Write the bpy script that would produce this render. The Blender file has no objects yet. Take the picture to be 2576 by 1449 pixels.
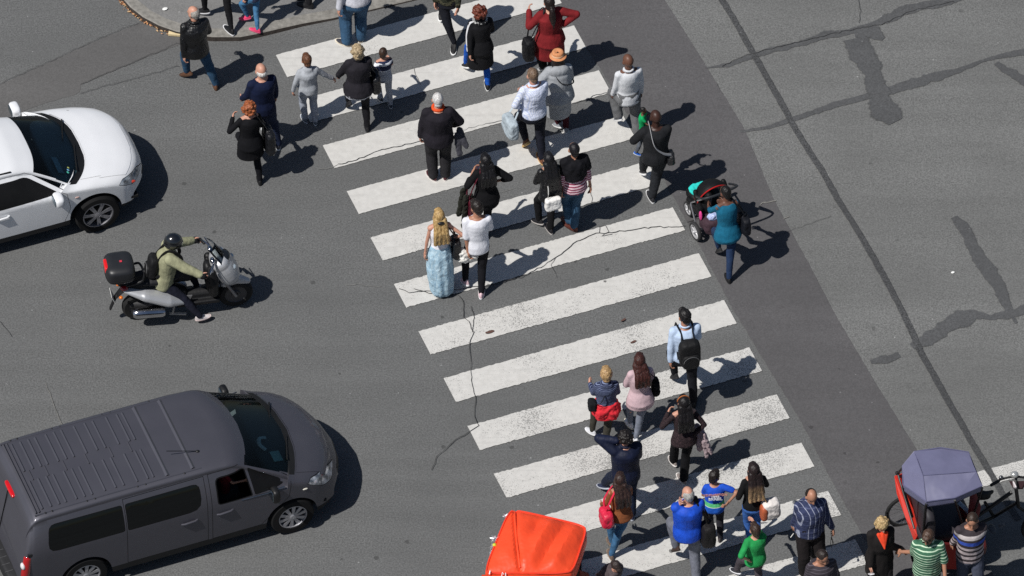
import bpy, bmesh, math, random
from math import sin, cos, pi, radians, sqrt, atan2
from mathutils import Vector, Matrix, noise as mnoise
V = Vector
random.seed(7)
SC = bpy.context.scene
COL = SC.collection

# ------------------------------------------------------------------ camera geometry
# a telephoto view down from a high terrace; ground plane z = 0, origin below the picture centre
CAM = V((0.0, -108.65, 113.9))
TH = radians(46.35)
FD = 27413.0            # focal length in units of the 2576 pixel wide working frame
FWD = V((0, cos(TH), -sin(TH)))
UPV = V((0, sin(TH), cos(TH)))

def G(u, v, z=0.0):
    """world point at height z seen at (u, v) of the working frame"""
    d = FWD + V((1, 0, 0)) * ((u - 1288) / FD) + UPV * (-(v - 724.5) / FD)
    t = (z - CAM.z) / d.z
    return CAM + d * t

# ------------------------------------------------------------------ object helpers
JOBS = []

def tag(o, label=None, cat=None, group=None, kind=None):
    if label: o['label'] = label
    if cat: o['category'] = cat
    if group: o['group'] = group
    if kind: o['kind'] = kind
    return o

def empty(name, loc=(0, 0, 0), rz=0.0, parent=None):
    o = bpy.data.objects.new(name, None)
    o.empty_display_size = 0.2
    COL.objects.link(o)
    o.location = loc
    o.rotation_euler = (0, 0, rz)
    if parent: o.parent = parent
    return o

def frame(d, hint=V((0, 0, 1))):
    """orthonormal columns x, y, z with z along d"""
    d = V(d).normalized()
    h = V(hint)
    if abs(d.dot(h)) > 0.98: h = V((0, 1, 0)) if abs(d.y) < 0.9 else V((1, 0, 0))
    x = h.cross(d).normalized()
    y = d.cross(x).normalized()
    return x, y, d

class MB:
    """collects shapes and links them as ONE mesh object"""
    def __init__(s):
        s.v, s.f, s.m = [], [], []
        s.mi = 0
    def add(s, vs, fs, mi=None):
        o = len(s.v)
        s.v += [V(p) for p in vs]
        s.f += [tuple(i + o for i in f) for f in fs]
        s.m += [s.mi if mi is None else mi] * len(fs)
        return s
    def grid(s, rings, closed=True, caps=True, mi=None):
        n = len(rings[0]); vs = [p for r in rings for p in r]; fs = []
        for i in range(len(rings) - 1):
            for j in range(n if closed else n - 1):
                a, b = i * n + j, i * n + (j + 1) % n
                fs.append((a, b, b + n, a + n))
        if caps and closed:
            fs.append(tuple(range(n - 1, -1, -1)))
            fs.append(tuple((len(rings) - 1) * n + j for j in range(n)))
        return s.add(vs, fs, mi)
    def ell(s, c, r, R=None, n=14, m=9, e1=1.0, e2=1.0, mi=None):
        """ellipsoid; e1, e2 < 1 give a rounded box"""
        c = V(c); r = (r, r, r) if isinstance(r, (int, float)) else r
        sp = lambda a, e: math.copysign(abs(a) ** e, a)
        rings = []
        for i in range(m + 1):
            ph = -pi / 2 + pi * i / m
            ring = []
            for j in range(n):
                t = 2 * pi * j / n
                cp = max(cos(ph), 1e-4)
                p = V((r[0] * sp(cp, e1) * sp(cos(t), e2), r[1] * sp(cp, e1) * sp(sin(t), e2), r[2] * sp(sin(ph), e1)))
                if R is not None: p = R @ p
                ring.append(c + p)
            rings.append(ring)
        return s.grid(rings, mi=mi)
    def rc(s, a, b, ra, rb=None, n=12, k=4, mi=None, sx=1.0, hint=V((0, 0, 1))):
        """rounded cone from a to b (sx squashes it along the frame's y)"""
        a, b = V(a), V(b); rb = ra if rb is None else rb
        d = b - a
        if d.length < 1e-5: d = V((0, 0, 1e-3)); b = a + d
        x, y, z = frame(d, hint)
        rings = []
        for (c, r, sg) in ((a, ra, -1), (b, rb, 1)):
            for i in range(k + 1):
                t = (pi / 2) * (i / k)
                if sg < 0: h, q = -cos(t), sin(t)
                else: h, q = sin(t), cos(t)
                q = max(q, 0.02)
                rings.append([c + z * (h * r) + (x * cos(2 * pi * j / n) + y * (sx * sin(2 * pi * j / n))) * (q * r) for j in range(n)])
        return s.grid(rings, mi=mi)
    def chain(s, pts, rads, **kw):
        for i in range(len(pts) - 1):
            s.rc(pts[i], pts[i + 1], rads[i], rads[i + 1], **kw)
        return s
    def tube(s, pts, r, n=8, mi=None, sx=1.0, hint=V((0, 0, 1))):
        pts = [V(p) for p in pts]; rings = []
        for i, p in enumerate(pts):
            d = (pts[min(i + 1, len(pts) - 1)] - pts[max(i - 1, 0)])
            x, y, z = frame(d, hint)
            rr = r[i] if isinstance(r, (list, tuple)) else r
            rings.append([p + x * (rr * cos(2 * pi * j / n)) + y * (rr * sx * sin(2 * pi * j / n)) for j in range(n)])
        return s.grid(rings, mi=mi)
    def box(s, c, sz, R=None, mi=None):
        c = V(c); x, y, z = (q / 2 for q in sz)
        vs = [V(p) for p in ((-x, -y, -z), (x, -y, -z), (x, y, -z), (-x, y, -z), (-x, -y, z), (x, -y, z), (x, y, z), (-x, y, z))]
        if R is not None: vs = [R @ p for p in vs]
        return s.add([c + p for p in vs], [(3, 2, 1, 0), (4, 5, 6, 7), (0, 1, 5, 4), (1, 2, 6, 5), (2, 3, 7, 6), (3, 0, 4, 7)], mi)
    def prism(s, pts, h, mi=None):
        """polygon points extruded by the vector h"""
        n = len(pts); h = V(h); pts = [V(p) for p in pts]
        return s.add(pts + [p + h for p in pts], [tuple(range(n - 1, -1, -1)), tuple(range(n, 2 * n))] +
                     [(i, (i + 1) % n, n + (i + 1) % n, n + i) for i in range(n)], mi)
    def revolve(s, c, axis, prof, n=28, mi=None):
        """profile of (radius, offset along axis)"""
        x, y, z = frame(axis); c = V(c); rings = []
        for (r, h) in prof:
            rings.append([c + z * h + x * (r * cos(2 * pi * j / n)) + y * (r * sin(2 * pi * j / n)) for j in range(n)])
        return s.grid(rings, mi=mi, caps=False)
    def mesh(s, name):
        me = bpy.data.meshes.new(name)
        me.from_pydata([tuple(p) for p in s.v], [], s.f)
        me.update()
        return me
    def build(s, name, mats, parent=None, smooth=True, loc=None, rz=0.0, angle=None, fix=True):
        me = s.mesh(name)
        mats = mats if isinstance(mats, (list, tuple)) else [mats]
        for m in mats: me.materials.append(m)
        if len(mats) > 1: me.polygons.foreach_set('material_index', s.m)
        if fix:
            bm = bmesh.new(); bm.from_mesh(me)
            bmesh.ops.recalc_face_normals(bm, faces=bm.faces)
            bm.to_mesh(me); bm.free()
        if smooth:
            me.polygons.foreach_set('use_smooth', [True] * len(me.polygons))
            me.set_sharp_from_angle(angle=radians(angle if angle else 42))
        o = bpy.data.objects.new(name, me)
        COL.objects.link(o)
        if parent: o.parent = parent
        if loc is not None: o.location = loc; o.rotation_euler = (0, 0, rz)
        return o
    def blob(s, name, mat, parent=None, vox=0.014, sm=3, disp=None, post=None, loc=None, rz=0.0):
        """the shapes melted into one continuous skin"""
        o = s.build(name, mat, parent, fix=False, loc=loc, rz=rz)
        r = o.modifiers.new('r', 'REMESH'); r.mode = 'VOXEL'; r.voxel_size = vox; r.use_smooth_shade = True
        if sm:
            q = o.modifiers.new('s', 'SMOOTH'); q.factor = 0.5; q.iterations = sm
        for (sc, st) in (disp or ()):
            d = o.modifiers.new('d', 'DISPLACE'); d.texture = cloud(sc); d.texture_coords = 'LOCAL'
            d.strength = st; d.mid_level = 0.5
        JOBS.append((o, mat if isinstance(mat, (list, tuple)) else [mat], post))
        return o

_cl = {}
def cloud(sc):
    if sc not in _cl:
        t = bpy.data.textures.new('cloud', 'CLOUDS'); t.noise_scale = sc; t.noise_depth = 1
        _cl[sc] = t
    return _cl[sc]

def finalize():
    dg = bpy.context.evaluated_depsgraph_get()
    out = []
    for (o, mats, post) in JOBS:
        me = bpy.data.meshes.new_from_object(o.evaluated_get(dg), preserve_all_data_layers=False, depsgraph=dg)
        out.append(me)
    for (o, mats, post), me in zip(JOBS, out):
        o.modifiers.clear()
        nm = o.data.name
        old = o.data
        o.data = me
        bpy.data.meshes.remove(old)
        me.name = nm
        me.materials.clear()
        for m in mats: me.materials.append(m)
        if post: post(o, me)
        me.polygons.foreach_set('use_smooth', [True] * len(me.polygons))

# ------------------------------------------------------------------ materials
def lin(h):
    h = h.lstrip('#')
    r = []
    for i in (0, 2, 4):
        c = int(h[i:i + 2], 16) / 255
        r.append(c / 12.92 if c <= 0.04045 else ((c + 0.055) / 1.055) ** 2.4)
    return tuple(r)

class NT:
    def __init__(s, name):
        s.m = bpy.data.materials.new(name); s.m.use_nodes = True
        s.t = s.m.node_tree; s.t.nodes.clear()
        s.out = s.n('ShaderNodeOutputMaterial'); s.b = s.n('ShaderNodeBsdfPrincipled')
        s.l(s.b.outputs[0], s.out.inputs[0])
        s._tc = None
    def n(s, ty, **kw):
        o = s.t.nodes.new(ty)
        for k, v in kw.items(): setattr(o, k, v)
        return o
    def l(s, a, b): s.t.links.new(a, b)
    def tc(s):
        if s._tc is None: s._tc = s.n('ShaderNodeTexCoord')
        return s._tc.outputs['Object']
    def mapped(s, scale=(1, 1, 1), rot=(0, 0, 0), loc=(0, 0, 0)):
        m = s.n('ShaderNodeMapping'); s.l(s.tc(), m.inputs[0])
        m.inputs['Scale'].default_value = scale; m.inputs['Rotation'].default_value = rot; m.inputs['Location'].default_value = loc
        return m.outputs[0]
    def noise(s, scale, detail=3, rough=.55, vec=None):
        o = s.n('ShaderNodeTexNoise'); s.l(vec or s.tc(), o.inputs['Vector'])
        o.inputs['Scale'].default_value = scale; o.inputs['Detail'].default_value = detail; o.inputs['Roughness'].default_value = rough
        return o.outputs[0]
    def voro(s, scale, vec=None, out='Distance', rnd=1.0):
        o = s.n('ShaderNodeTexVoronoi'); s.l(vec or s.tc(), o.inputs['Vector'])
        o.inputs['Scale'].default_value = scale; o.inputs['Randomness'].default_value = rnd
        return o.outputs[out]
    def ramp(s, fac, stops, mode='LINEAR'):
        r = s.n('ShaderNodeValToRGB'); s.l(fac, r.inputs[0])
        cr = r.color_ramp; cr.interpolation = mode
        while len(cr.elements) < len(stops): cr.elements.new(0.5)
        for e, (p, c) in zip(cr.elements, stops):
            e.position = p
            e.color = (c, c, c, 1) if isinstance(c, (int, float)) else (c[0], c[1], c[2], 1)
        return r.outputs[0]
    def mix(s, fac, a, b, bt='MIX'):
        m = s.n('ShaderNodeMix', data_type='RGBA', blend_type=bt)
        for idx, x in ((0, fac), (6, a), (7, b)):
            if isinstance(x, (int, float)): m.inputs[idx].default_value = x if idx == 0 else (x, x, x, 1)
            elif isinstance(x, tuple): m.inputs[idx].default_value = (x[0], x[1], x[2], 1)
            else: s.l(x, m.inputs[idx])
        return m.outputs[2]
    def math(s, op, a, b=0.0, c=None):
        m = s.n('ShaderNodeMath', operation=op)
        for i, x in enumerate((a, b) if c is None else (a, b, c)):
            if isinstance(x, (int, float)): m.inputs[i].default_value = x
            else: s.l(x, m.inputs[i])
        return m.outputs[0]
    def xyz(s, vec=None):
        o = s.n('ShaderNodeSeparateXYZ'); s.l(vec or s.tc(), o.inputs[0])
        return o.outputs
    def bump(s, h, st=.4, dist=.01, prev=None):
        b = s.n('ShaderNodeBump'); s.l(h, b.inputs['Height']); b.inputs['Strength'].default_value = st; b.inputs['Distance'].default_value = dist
        if prev is not None: s.l(prev, b.inputs['Normal'])
        return b.outputs[0]
    def fin(s, col, rough=.8, spec=.3, metal=0.0, nrm=None, coat=0.0, sheen=0.0):
        for k, x in (('Base Color', col), ('Roughness', rough), ('Metallic', metal), ('Specular IOR Level', spec), ('Coat Weight', coat)):
            i = s.b.inputs[k]
            if isinstance(x, (int, float)) and k != 'Base Color': i.default_value = x
            elif isinstance(x, tuple): i.default_value = (x[0], x[1], x[2], 1)
            else: s.l(x, i)
        s.b.inputs['Coat Roughness'].default_value = .08
        if nrm is not None: s.l(nrm, s.b.inputs['Normal'])
        return s.m

_mc = {}
def C(c):
    return lin(c) if isinstance(c, str) else c
def sc3(c, f): return tuple(min(.95, x * f) for x in c)

def fabric(c, rough=.85, var=.25, fold=.6, spec=.2, name='cloth_weave'):
    key = ('f', c, rough, var, fold, spec)
    if key in _mc: return _mc[key]
    t = NT(name); c = C(c)
    n1 = t.noise(9, 3); n2 = t.noise(70, 2)
    f = t.ramp(n1, [(.3, 0.0), (.7, 1.0)])
    col = t.mix(f, sc3(c, 1 - var), sc3(c, 1 + var))
    col = t.mix(t.math('MULTIPLY', n2, .35), col, sc3(c, .6))
    wr = t.noise(5, 3, .5, t.mapped((2.2, 2.2, .8), (.3, .2, 0)))
    nrm = t.bump(wr, fold * .8, .022)
    nrm = t.bump(n2, .25, .004, nrm)
    _mc[key] = t.fin(col, rough, spec, nrm=nrm)
    return _mc[key]

def plain(c, rough=.5, spec=.5, metal=0., coat=0., var=.12, nsc=6, bump=0., name='surface'):
    key = ('p', c, rough, spec, metal, coat, var, nsc, bump, name)
    if key in _mc: return _mc[key]
    t = NT(name); c = C(c)
    n1 = t.noise(nsc, 4)
    col = t.mix(t.ramp(n1, [(.3, 0.), (.7, 1.)]), sc3(c, 1 - var), sc3(c, 1 + var))
    rg = t.math('MULTIPLY_ADD', n1, .2, rough - .1)
    _mc[key] = t.fin(col, rg, spec, metal, coat=coat, nrm=t.bump(t.noise(nsc * 6, 2), bump, .01) if bump else None)
    return _mc[key]

def leather(c, name='leather'):
    key = ('l', c)
    if key in _mc: return _mc[key]
    t = NT(name); c = C(c)
    n1 = t.noise(12, 3)
    col = t.mix(t.ramp(n1, [(.3, 0.), (.7, 1.)]), sc3(c, .7), sc3(c, 1.3))
    nrm = t.bump(t.noise(11, 3, .6), .9, .035)
    _mc[key] = t.fin(col, .38, .5, nrm=nrm)
    return _mc[key]

def hairmat(c, c2=None, grad=None, name='hair_strands'):
    key = ('h', c, c2, grad)
    if key in _mc: return _mc[key]
    t = NT(name); a = C(c); b = C(c2) if c2 else sc3(a, 1.9)
    st = t.noise(1, 3, .6, t.mapped((70, 70, 9)))
    col = t.mix(t.ramp(st, [(.35, 0.), (.68, 1.)]), sc3(a, .75), b)
    if grad:
        z0, z1, cg = grad
        z = t.xyz()[2]
        mr = t.n('ShaderNodeMapRange'); t.l(z, mr.inputs[0]); mr.inputs[1].default_value = z0; mr.inputs[2].default_value = z1
        cg = C(cg)
        col2 = t.mix(t.ramp(st, [(.35, 0.), (.68, 1.)]), sc3(cg, .6), sc3(cg, 1.4))
        col = t.mix(mr.outputs[0], col, col2)
    nrm = t.bump(st, .6, .012)
    _mc[key] = t.fin(col, .45, .4, nrm=nrm)
    return _mc[key]

SK = {'light': (.52, .29, .21), 'tan': (.38, .2, .13), 'olive': (.34, .18, .115), 'brown': (.13, .062, .04), 'dark': (.045, .02, .014)}
def skin(kind):
    key = ('s', kind)
    if key in _mc: return _mc[key]
    t = NT('skin'); c = SK[kind]
    n1 = t.noise(14, 3)
    col = t.mix(n1, sc3(c, .85), (min(.9, c[0] * 1.2), c[1] * 1.05, c[2] * 1.0))
    t.b.inputs['Subsurface Weight'].default_value = 0.0
    _mc[key] = t.fin(col, .48, .4, nrm=t.bump(t.noise(60, 2), .15, .004))
    return _mc[key]

def bands(name, axis, period, stops, rot=0.0, rough=.85, wob=.012):
    """hard edged bands across a garment: stops = [(fraction, colour)]"""
    key = ('b', name, axis, period, str(stops), rot)
    if key in _mc: return _mc[key]
    t = NT(name)
    co = t.xyz(t.mapped((1, 1, 1), (0, rot, 0)))['XYZ'.index(axis)]
    co = t.math('ADD', co, t.math('MULTIPLY', t.noise(6, 2), wob))
    fr = t.math('FRACT', t.math('DIVIDE', co, period))
    col = t.ramp(fr, [(p, C(c)) for p, c in stops], 'CONSTANT')
    col = t.mix(.3, col, t.mix(t.noise(8, 3), 0.0, 1.0), 'SOFT_LIGHT')
    nrm = t.bump(t.noise(7, 2), .6, .05)
    _mc[key] = t.fin(col, rough, .2, nrm=nrm)
    return _mc[key]

def plaid(name, base, l1, l2, px, pz, w=.16):
    key = ('pl', name)
    if key in _mc: return _mc[key]
    t = NT(name)
    x, y, z = t.xyz()[0:3]
    xx = t.math('ADD', x, t.math('MULTIPLY', y, .6))
    fx = t.math('LESS_THAN', t.math('FRACT', t.math('DIVIDE', xx, px)), w)
    fz = t.math('LESS_THAN', t.math('FRACT', t.math('DIVIDE', z, pz)), w)
    col = t.mix(t.math('MULTIPLY', fx, .8), C(base), C(l1))
    col = t.mix(t.math('MULTIPLY', fz, .55), col, C(l2))
    col = t.mix(.3, col, t.mix(t.noise(8, 3), 0.0, 1.0), 'SOFT_LIGHT')
    _mc[key] = t.fin(col, .85, .2, nrm=t.bump(t.noise(8, 2), .7, .05))
    return _mc[key]

def blotch(name, cols, scale, rough=.85, stretch=(1, 1, 1)):
    key = ('bl', name)
    if key in _mc: return _mc[key]
    t = NT(name)
    n1 = t.noise(scale, 3, .6, t.mapped(stretch))
    k = len(cols)
    col = t.ramp(n1, [(.34 + .32 * i / k, C(c)) for i, c in enumerate(cols)], 'CONSTANT')
    _mc[key] = t.fin(col, rough, .2, nrm=t.bump(t.noise(8, 2), .6, .05))
    return _mc[key]

def glass(name, tint, alpha=.5, rough=.02):
    """tinted glass: part see-through, part mirror"""
    key = ('g', name, tint, alpha)
    if key in _mc: return _mc[key]
    t = NT(name)
    tr = t.n('ShaderNodeBsdfTransparent'); tr.inputs[0].default_value = (*tint, 1)
    gl = t.n('ShaderNodeBsdfGlossy'); gl.inputs['Roughness'].default_value = rough; gl.inputs['Color'].default_value = (.9, .95, 1, 1)
    fr = t.n('ShaderNodeFresnel'); fr.inputs[0].default_value = 1.28 if 'screen' in name else 1.5
    df = t.n('ShaderNodeBsdfDiffuse'); df.inputs[0].default_value = (tint[0] * .05, tint[1] * .05, tint[2] * .05, 1)
    m0 = t.n('ShaderNodeMixShader'); m0.inputs[0].default_value = alpha
    t.l(df.outputs[0], m0.inputs[1]); t.l(tr.outputs[0], m0.inputs[2])
    m1 = t.n('ShaderNodeMixShader'); t.l(fr.outputs[0], m1.inputs[0])
    t.l(m0.outputs[0], m1.inputs[1]); t.l(gl.outputs[0], m1.inputs[2])
    t.l(m1.outputs[0], t.out.inputs[0])
    _mc[key] = t.m
    return t.m
# ------------------------------------------------------------------ people
def ik(a, t, l1, l2, pole):
    """joint between a and t for two bones, bent towards pole; returns (joint, end)"""
    d = t - a; L = d.length; mx = (l1 + l2) * .998
    if L > mx: t = a + d * (mx / L); d = t - a; L = mx
    L = max(L, abs(l1 - l2) + .01)
    u = d.normalized()
    q = (l1 * l1 - l2 * l2 + L * L) / (2 * L)
    h = sqrt(max(l1 * l1 - q * q, 0))
    p = V(pole) - u * V(pole).dot(u)
    p = p.normalized() if p.length > 1e-4 else V((0, 1, 0))
    return a + u * q + p * h, t

def lerp_tab(tab, x):
    if x <= tab[0][0]: return tab[0][1:]
    for a, b in zip(tab, tab[1:]):
        if x <= b[0]:
            f = (x - a[0]) / (b[0] - a[0])
            return tuple(p + (q - p) * f for p, q in zip(a[1:], b[1:]))
    return tab[-1][1:]

# height above the hip joint, half width, half depth, shift back (all for 1.75 m)
T_MALE = [(-.14, .150, .100, .0), (-.06, .168, .118, -.02), (.04, .166, .115, -.015), (.15, .152, .105, .0), (.27, .160, .115, .0),
          (.38, .172, .122, -.01), (.45, .168, .112, -.015), (.50, .135, .092, -.015), (.54, .08, .07, -.012), (.58, .058, .06, -.01)]
T_FEM = [(-.14, .155, .105, .0), (-.06, .172, .122, -.025), (.04, .160, .112, -.015), (.15, .130, .092, .0), (.27, .142, .112, .01),
         (.38, .150, .110, -.005), (.45, .148, .098, -.015), (.50, .118, .082, -.015), (.54, .068, .062, -.012), (.58, .048, .052, -.01)]

class Person: pass

def person(label, head, H=1.72, hd=21, w=1.0, fem=False, kid=False, L=None, R=None, LA=('sw', 5, 8, 15), RA=('sw', 5, 8, 15),
           lean=.03, hr=(0, 0, 0), sk='light', hair=None, top=None, bot=None, shoe=None, twist=0, cat='person', z0=0.0, pelz=None, nohead=False,
           seat=None, group=None):
    P = Person(); k = H / 1.75; P.k = k; P.hd = hd; P.hs = hs = k * (1.19 if kid else 1.04); P.w = w; P.fem = fem
    rz = radians(hd)
    F = V((-sin(rz), cos(rz), 0)); Rt = V((cos(rz), sin(rz), 0))
    hw = G(head[0], head[1], H + z0) if len(head) == 2 else V(head)
    pel = V((hw.x, hw.y, 0)) - F * (lean * k)
    root = empty('person', (pel.x, pel.y, z0), rz)
    tag(root, label, cat, group)
    P.root = root
    P.pel = pel; P.z0 = z0
    def loc(p):
        d = V(p) - V((pel.x, pel.y, z0))
        return V((d.dot(Rt), d.dot(F), d.z))
    P.loc = loc
    # ---- legs
    TL, SL, AH = .44 * k, .42 * k, .085 * k
    ank = {}
    for s, f in ((-1, L), (1, R)):
        if f is None: f = ('l', .09 * s, .05, 0)
        if f[0] == 'l':
            a = V((f[1] * k, f[2] * k, AH + f[3])); lift = f[3]; ex = f[4:]
        else:
            lift = f[2]; a = loc(G(f[0], f[1], AH + lift + z0)); ex = f[3:]
        yaw = ex[0] if ex else -7 * s
        pit = ex[1] if len(ex) > 1 else min(65, lift * 230)
        ank[s] = (a, yaw, pit, lift)
    hipx = .088 * k * (1 + .25 * (w - 1))
    hz = .925 * k if pelz is None else pelz
    for s in (-1, 1):
        a, _, _, lift = ank[s]
        if lift < .06 and pelz is None:
            r2 = (TL + SL) ** 2 * .996 - (a.x - s * hipx) ** 2 - a.y ** 2
            hz = min(hz, a.z + sqrt(max(r2, (.62 * k) ** 2)))
    hips = {s: V((s * hipx, 0, hz)) for s in (-1, 1)}
    knee = {}
    for s in (-1, 1):
        a, yaw, pit, lift = ank[s]
        kn, a2 = ik(hips[s], a, TL, SL, V((.12 * s, 1, 0)))
        knee[s] = kn; ank[s] = (a2, yaw, pit, lift)
    # ---- spine
    hl = loc(hw); hl = V((hl.x, hl.y, H))
    N = V((hl.x * .85, hl.y * .72, H - .235 * hs))
    B = V((0, 0, hz)); spl = (N - B); UL = spl.length; U = spl.normalized()
    tw = radians(twist)
    X0 = V((1, 0, 0)); X1 = V((cos(tw), sin(tw), 0))
    def frm(t):
        x = X0.lerp(X1, max(0, min(1, t))).normalized()
        up = U if t > 0 else V((0, 0, 1))
        y = up.cross(x).normalized()
        return x, y, up
    P.U, P.N, P.B, P.UL = U, N, B, UL
    tab = T_FEM if fem else T_MALE
    TT = .575 * k
    wx = (1 + (w - 1) * .66) * .955; wy = 1 + (w - 1) * 1.3
    def dims(t):
        a, b, c = lerp_tab(tab, t / k)
        g = 1.0 if t / k < .45 else max(0, (.58 - t / k) / .13)
        return a * k * (1 + (wx - 1) * g), b * k * (1 + (wy - 1) * g), c * k
    def cen(t):
        return B + U * (t * UL / TT) if t >= 0 else B + V((0, 0, t))
    def ring(t, off=0.0, dx=0.0, dy=0.0, n=20, cy=0.0):
        a, b, c = dims(t); x, y, up = frm(t / TT)
        p = cen(t) + y * (c + cy)
        return [p + x * ((a + off + dx) * cos(2 * pi * j / n)) + y * ((b + off + dy) * sin(2 * pi * j / n)) for j in range(n)]
    P.ring, P.cen, P.dims, P.frm, P.TT = ring, cen, dims, frm, TT
    sw = (.140 if fem else .158) * k * (1 + .22 * (w - 1))
    if kid: sw *= .93
    sh = {}
    xs, ys, us = frm(1)
    for s in (-1, 1):
        sh[s] = N - us * (.088 * k) + xs * (s * sw) - ys * (.012 * k)
    P.sh = sh
    # ---- arms
    UA, FA = .285 * k, .25 * k
    elb, wri = {}, {}
    for s, a in ((-1, LA), (1, RA)):
        if a[0] == 'sw':
            sg, ab, be = radians(a[1]), radians(a[2]), radians(a[3])
            d = V((s * sin(ab), sin(sg) * cos(ab), -cos(sg) * cos(ab)))
            d = xs * d.x + ys * d.y + V((0, 0, 1)) * d.z
            e = sh[s] + d * UA
            sg2 = min(sg + be, radians(92))
            d2 = V((s * sin(ab) * .4, sin(sg2), -cos(sg2))).normalized()
            d2 = xs * d2.x + ys * d2.y + V((0, 0, 1)) * d2.z
            elb[s], wri[s] = e, e + d2 * FA
        else:
            if a[0] == 'fr': t = V((s * .05 * k, .25 * k + hl.y * .6, sh[s].z - .33 * k))
            elif a[0] == 'px': t = loc(G(a[1], a[2], a[3] + z0))
            else: t = V((a[1] * k, a[2] * k, a[3] * k))
            pole = V(a[4]) if len(a) > 4 else V((s * .7, -.5, -.6))
            elb[s], wri[s] = ik(sh[s], t, UA, FA, pole)
    P.elb, P.wri = elb, wri
    # ---- head
    hy, hp, hrl = (radians(q) for q in hr)
    HR = Matrix.Rotation(hy + tw * .5, 3, 'Z') @ Matrix.Rotation(-hp, 3, 'X') @ Matrix.Rotation(hrl, 3, 'Y')
    hc = V((hl.x, hl.y, H - .115 * hs))
    if hp: hc = hc + V((0, .02 * hs, 0))
    P.HR, P.hc = HR, hc
    hp_ = lambda p: hc + HR @ (V(p) * hs)
    P.hp = hp_
    # ---- the body, one skin
    b = MB()
    b.grid([ring(t * k, -.012 * k) for t in (-.12, -.06, .04, .15, .27, .38, .45, .50, .54)])
    b.rc(N - us * (.05 * k), hc + HR @ V((0, -.015, -.05)) * hs, .056 * k if not fem else .047 * k, .054 * k if not fem else .046 * k)
    for s in (-1, 1):
        b.rc(N - us * .05 * k, sh[s], .05 * k, .05 * k)
        ar = (.035 if fem else .040) * k * (1 + .4 * (w - 1))
        b.chain([sh[s], elb[s], wri[s]], [ar, ar * .82, ar * .62])
        lr = .066 * k * (1 + .5 * (w - 1))
        b.chain([hips[s], knee[s], ank[s][0]], [lr, lr * .68, lr * .46])
        b.rc(knee[s].lerp(ank[s][0], .28) + V((0, -.012 * k, 0)), knee[s].lerp(ank[s][0], .6), lr * .66, lr * .5)
    HS = lambda c, r: b.ell(hp_(c), tuple(q * hs for q in r), HR)
    if not nohead:
        HS((0, -.008, .018), (.074, .094, .097)); HS((0, .028, -.045), (.058, .062, .075)); HS((0, .052, -.088), (.03, .03, .025))
        b.rc(hp_((0, .088, .005)), hp_((0, .104, -.032)), .011 * hs, .017 * hs)
        HS((0, .092, -.066), (.024, .012, .011))
        for s in (-1, 1): b.ell(hp_((.077 * s, -.002, -.012)), (.012 * hs, .021 * hs, .032 * hs), HR)
    hands = MB()
    for s in (-1, 1):
        d = (wri[s] - elb[s]).normalized()
        hand(hands, wri[s], d, s, k * (.9 if fem else 1.0), xs)
    iHR = HR.transposed()
    def post(o, me):
        bm = bmesh.new(); bm.from_mesh(me)
        if not nohead:
            for f in bm.faces:
                q = iHR @ (f.calc_center_median() - hc) / hs
                if q.y > .05:
                    if abs(abs(q.x) - .032) < .016 and abs(q.z + .006) < .009: f.material_index = 1
                    elif abs(abs(q.x) - .033) < .024 and abs(q.z - .02) < .006: f.material_index = 1
                    elif abs(q.x) < .024 and abs(q.z + .066) < .008: f.material_index = 2
        hm = hands.mesh('tmp_hand'); bm.from_mesh(hm); bpy.data.meshes.remove(hm)
        bm.to_mesh(me); bm.free()
    P.body = b.blob('body', [skin(sk), plain((.02, .014, .012), .5, name='eye_and_brow'), plain((.3, .1, .09) if sk not in ('dark', 'brown') else (.12, .04, .035), .5, name='lips')],
                    root, vox=.0125, sm=2, post=post)
    # ---- clothes
    if bot: trousers(P, hips, knee, ank, **bot)
    if top: garment(P, sh, elb, wri, xs, ys, us, **top)
    P.hips, P.knee, P.ank = hips, knee, ank
    shoe = shoe or {}
    for s in (-1, 1): make_shoe(P, ank[s], s, **{kk: vv for kk, vv in shoe.items()})
    if hair and not nohead: make_hair(P, **hair)
    return P

def hand(b, wr, d, s, k, xs):
    """palm, four unequal bent fingers and a thumb leaving the side of the palm"""
    d = V(d).normalized()
    side = V((s, 0, 0)) - d * d.dot(V((s, 0, 0)))
    if side.length < .3: side = V((0, -1, 0)) - d * d.dot(V((0, -1, 0)))
    nrm = side.normalized()                      # back of the hand looks outward
    wide = d.cross(nrm).normalized()
    if wide.y < 0: wide = -wide                  # towards the thumb side (forward)
    c = wr + d * (.055 * k)
    b.rc(wr - d * .03 * k, wr + d * .02 * k, .027 * k, .027 * k, n=8)
    Rm = Matrix((wide, nrm, d)).transposed()
    b.ell(c, (.043 * k, .018 * k, .056 * k), Rm, n=10, m=6, e1=.7, e2=.7)
    for i, (off, ln, cu) in enumerate(((.031, .074, .35), (.011, .084, .42), (-.010, .078, .5), (-.030, .062, .6))):
        p0 = wr + d * (.10 * k) + wide * (off * k)
        d1 = (d * cos(cu) - nrm * sin(cu)); p1 = p0 + d1 * (ln * .52 * k)
        d2 = (d * cos(cu * 2.4) - nrm * sin(cu * 2.4)); p2 = p1 + d2 * (ln * .5 * k)
        r = .0098 * k
        b.rc(p0 - d * .012 * k, p1, r * 1.05, r, n=7, k=2); b.rc(p1, p2, r, r * .85, n=7, k=2)
    t0 = wr + d * (.035 * k) + wide * (.032 * k)
    t1 = t0 + (wide * .75 + d * .62 - nrm * .2) * (.042 * k)
    t2 = t1 + (wide * .25 + d * .9 - nrm * .35) * (.034 * k)
    b.rc(t0, t1, .0145 * k, .0115 * k, n=7, k=2); b.rc(t1, t2, .0115 * k, .0095 * k, n=7, k=2)

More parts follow.
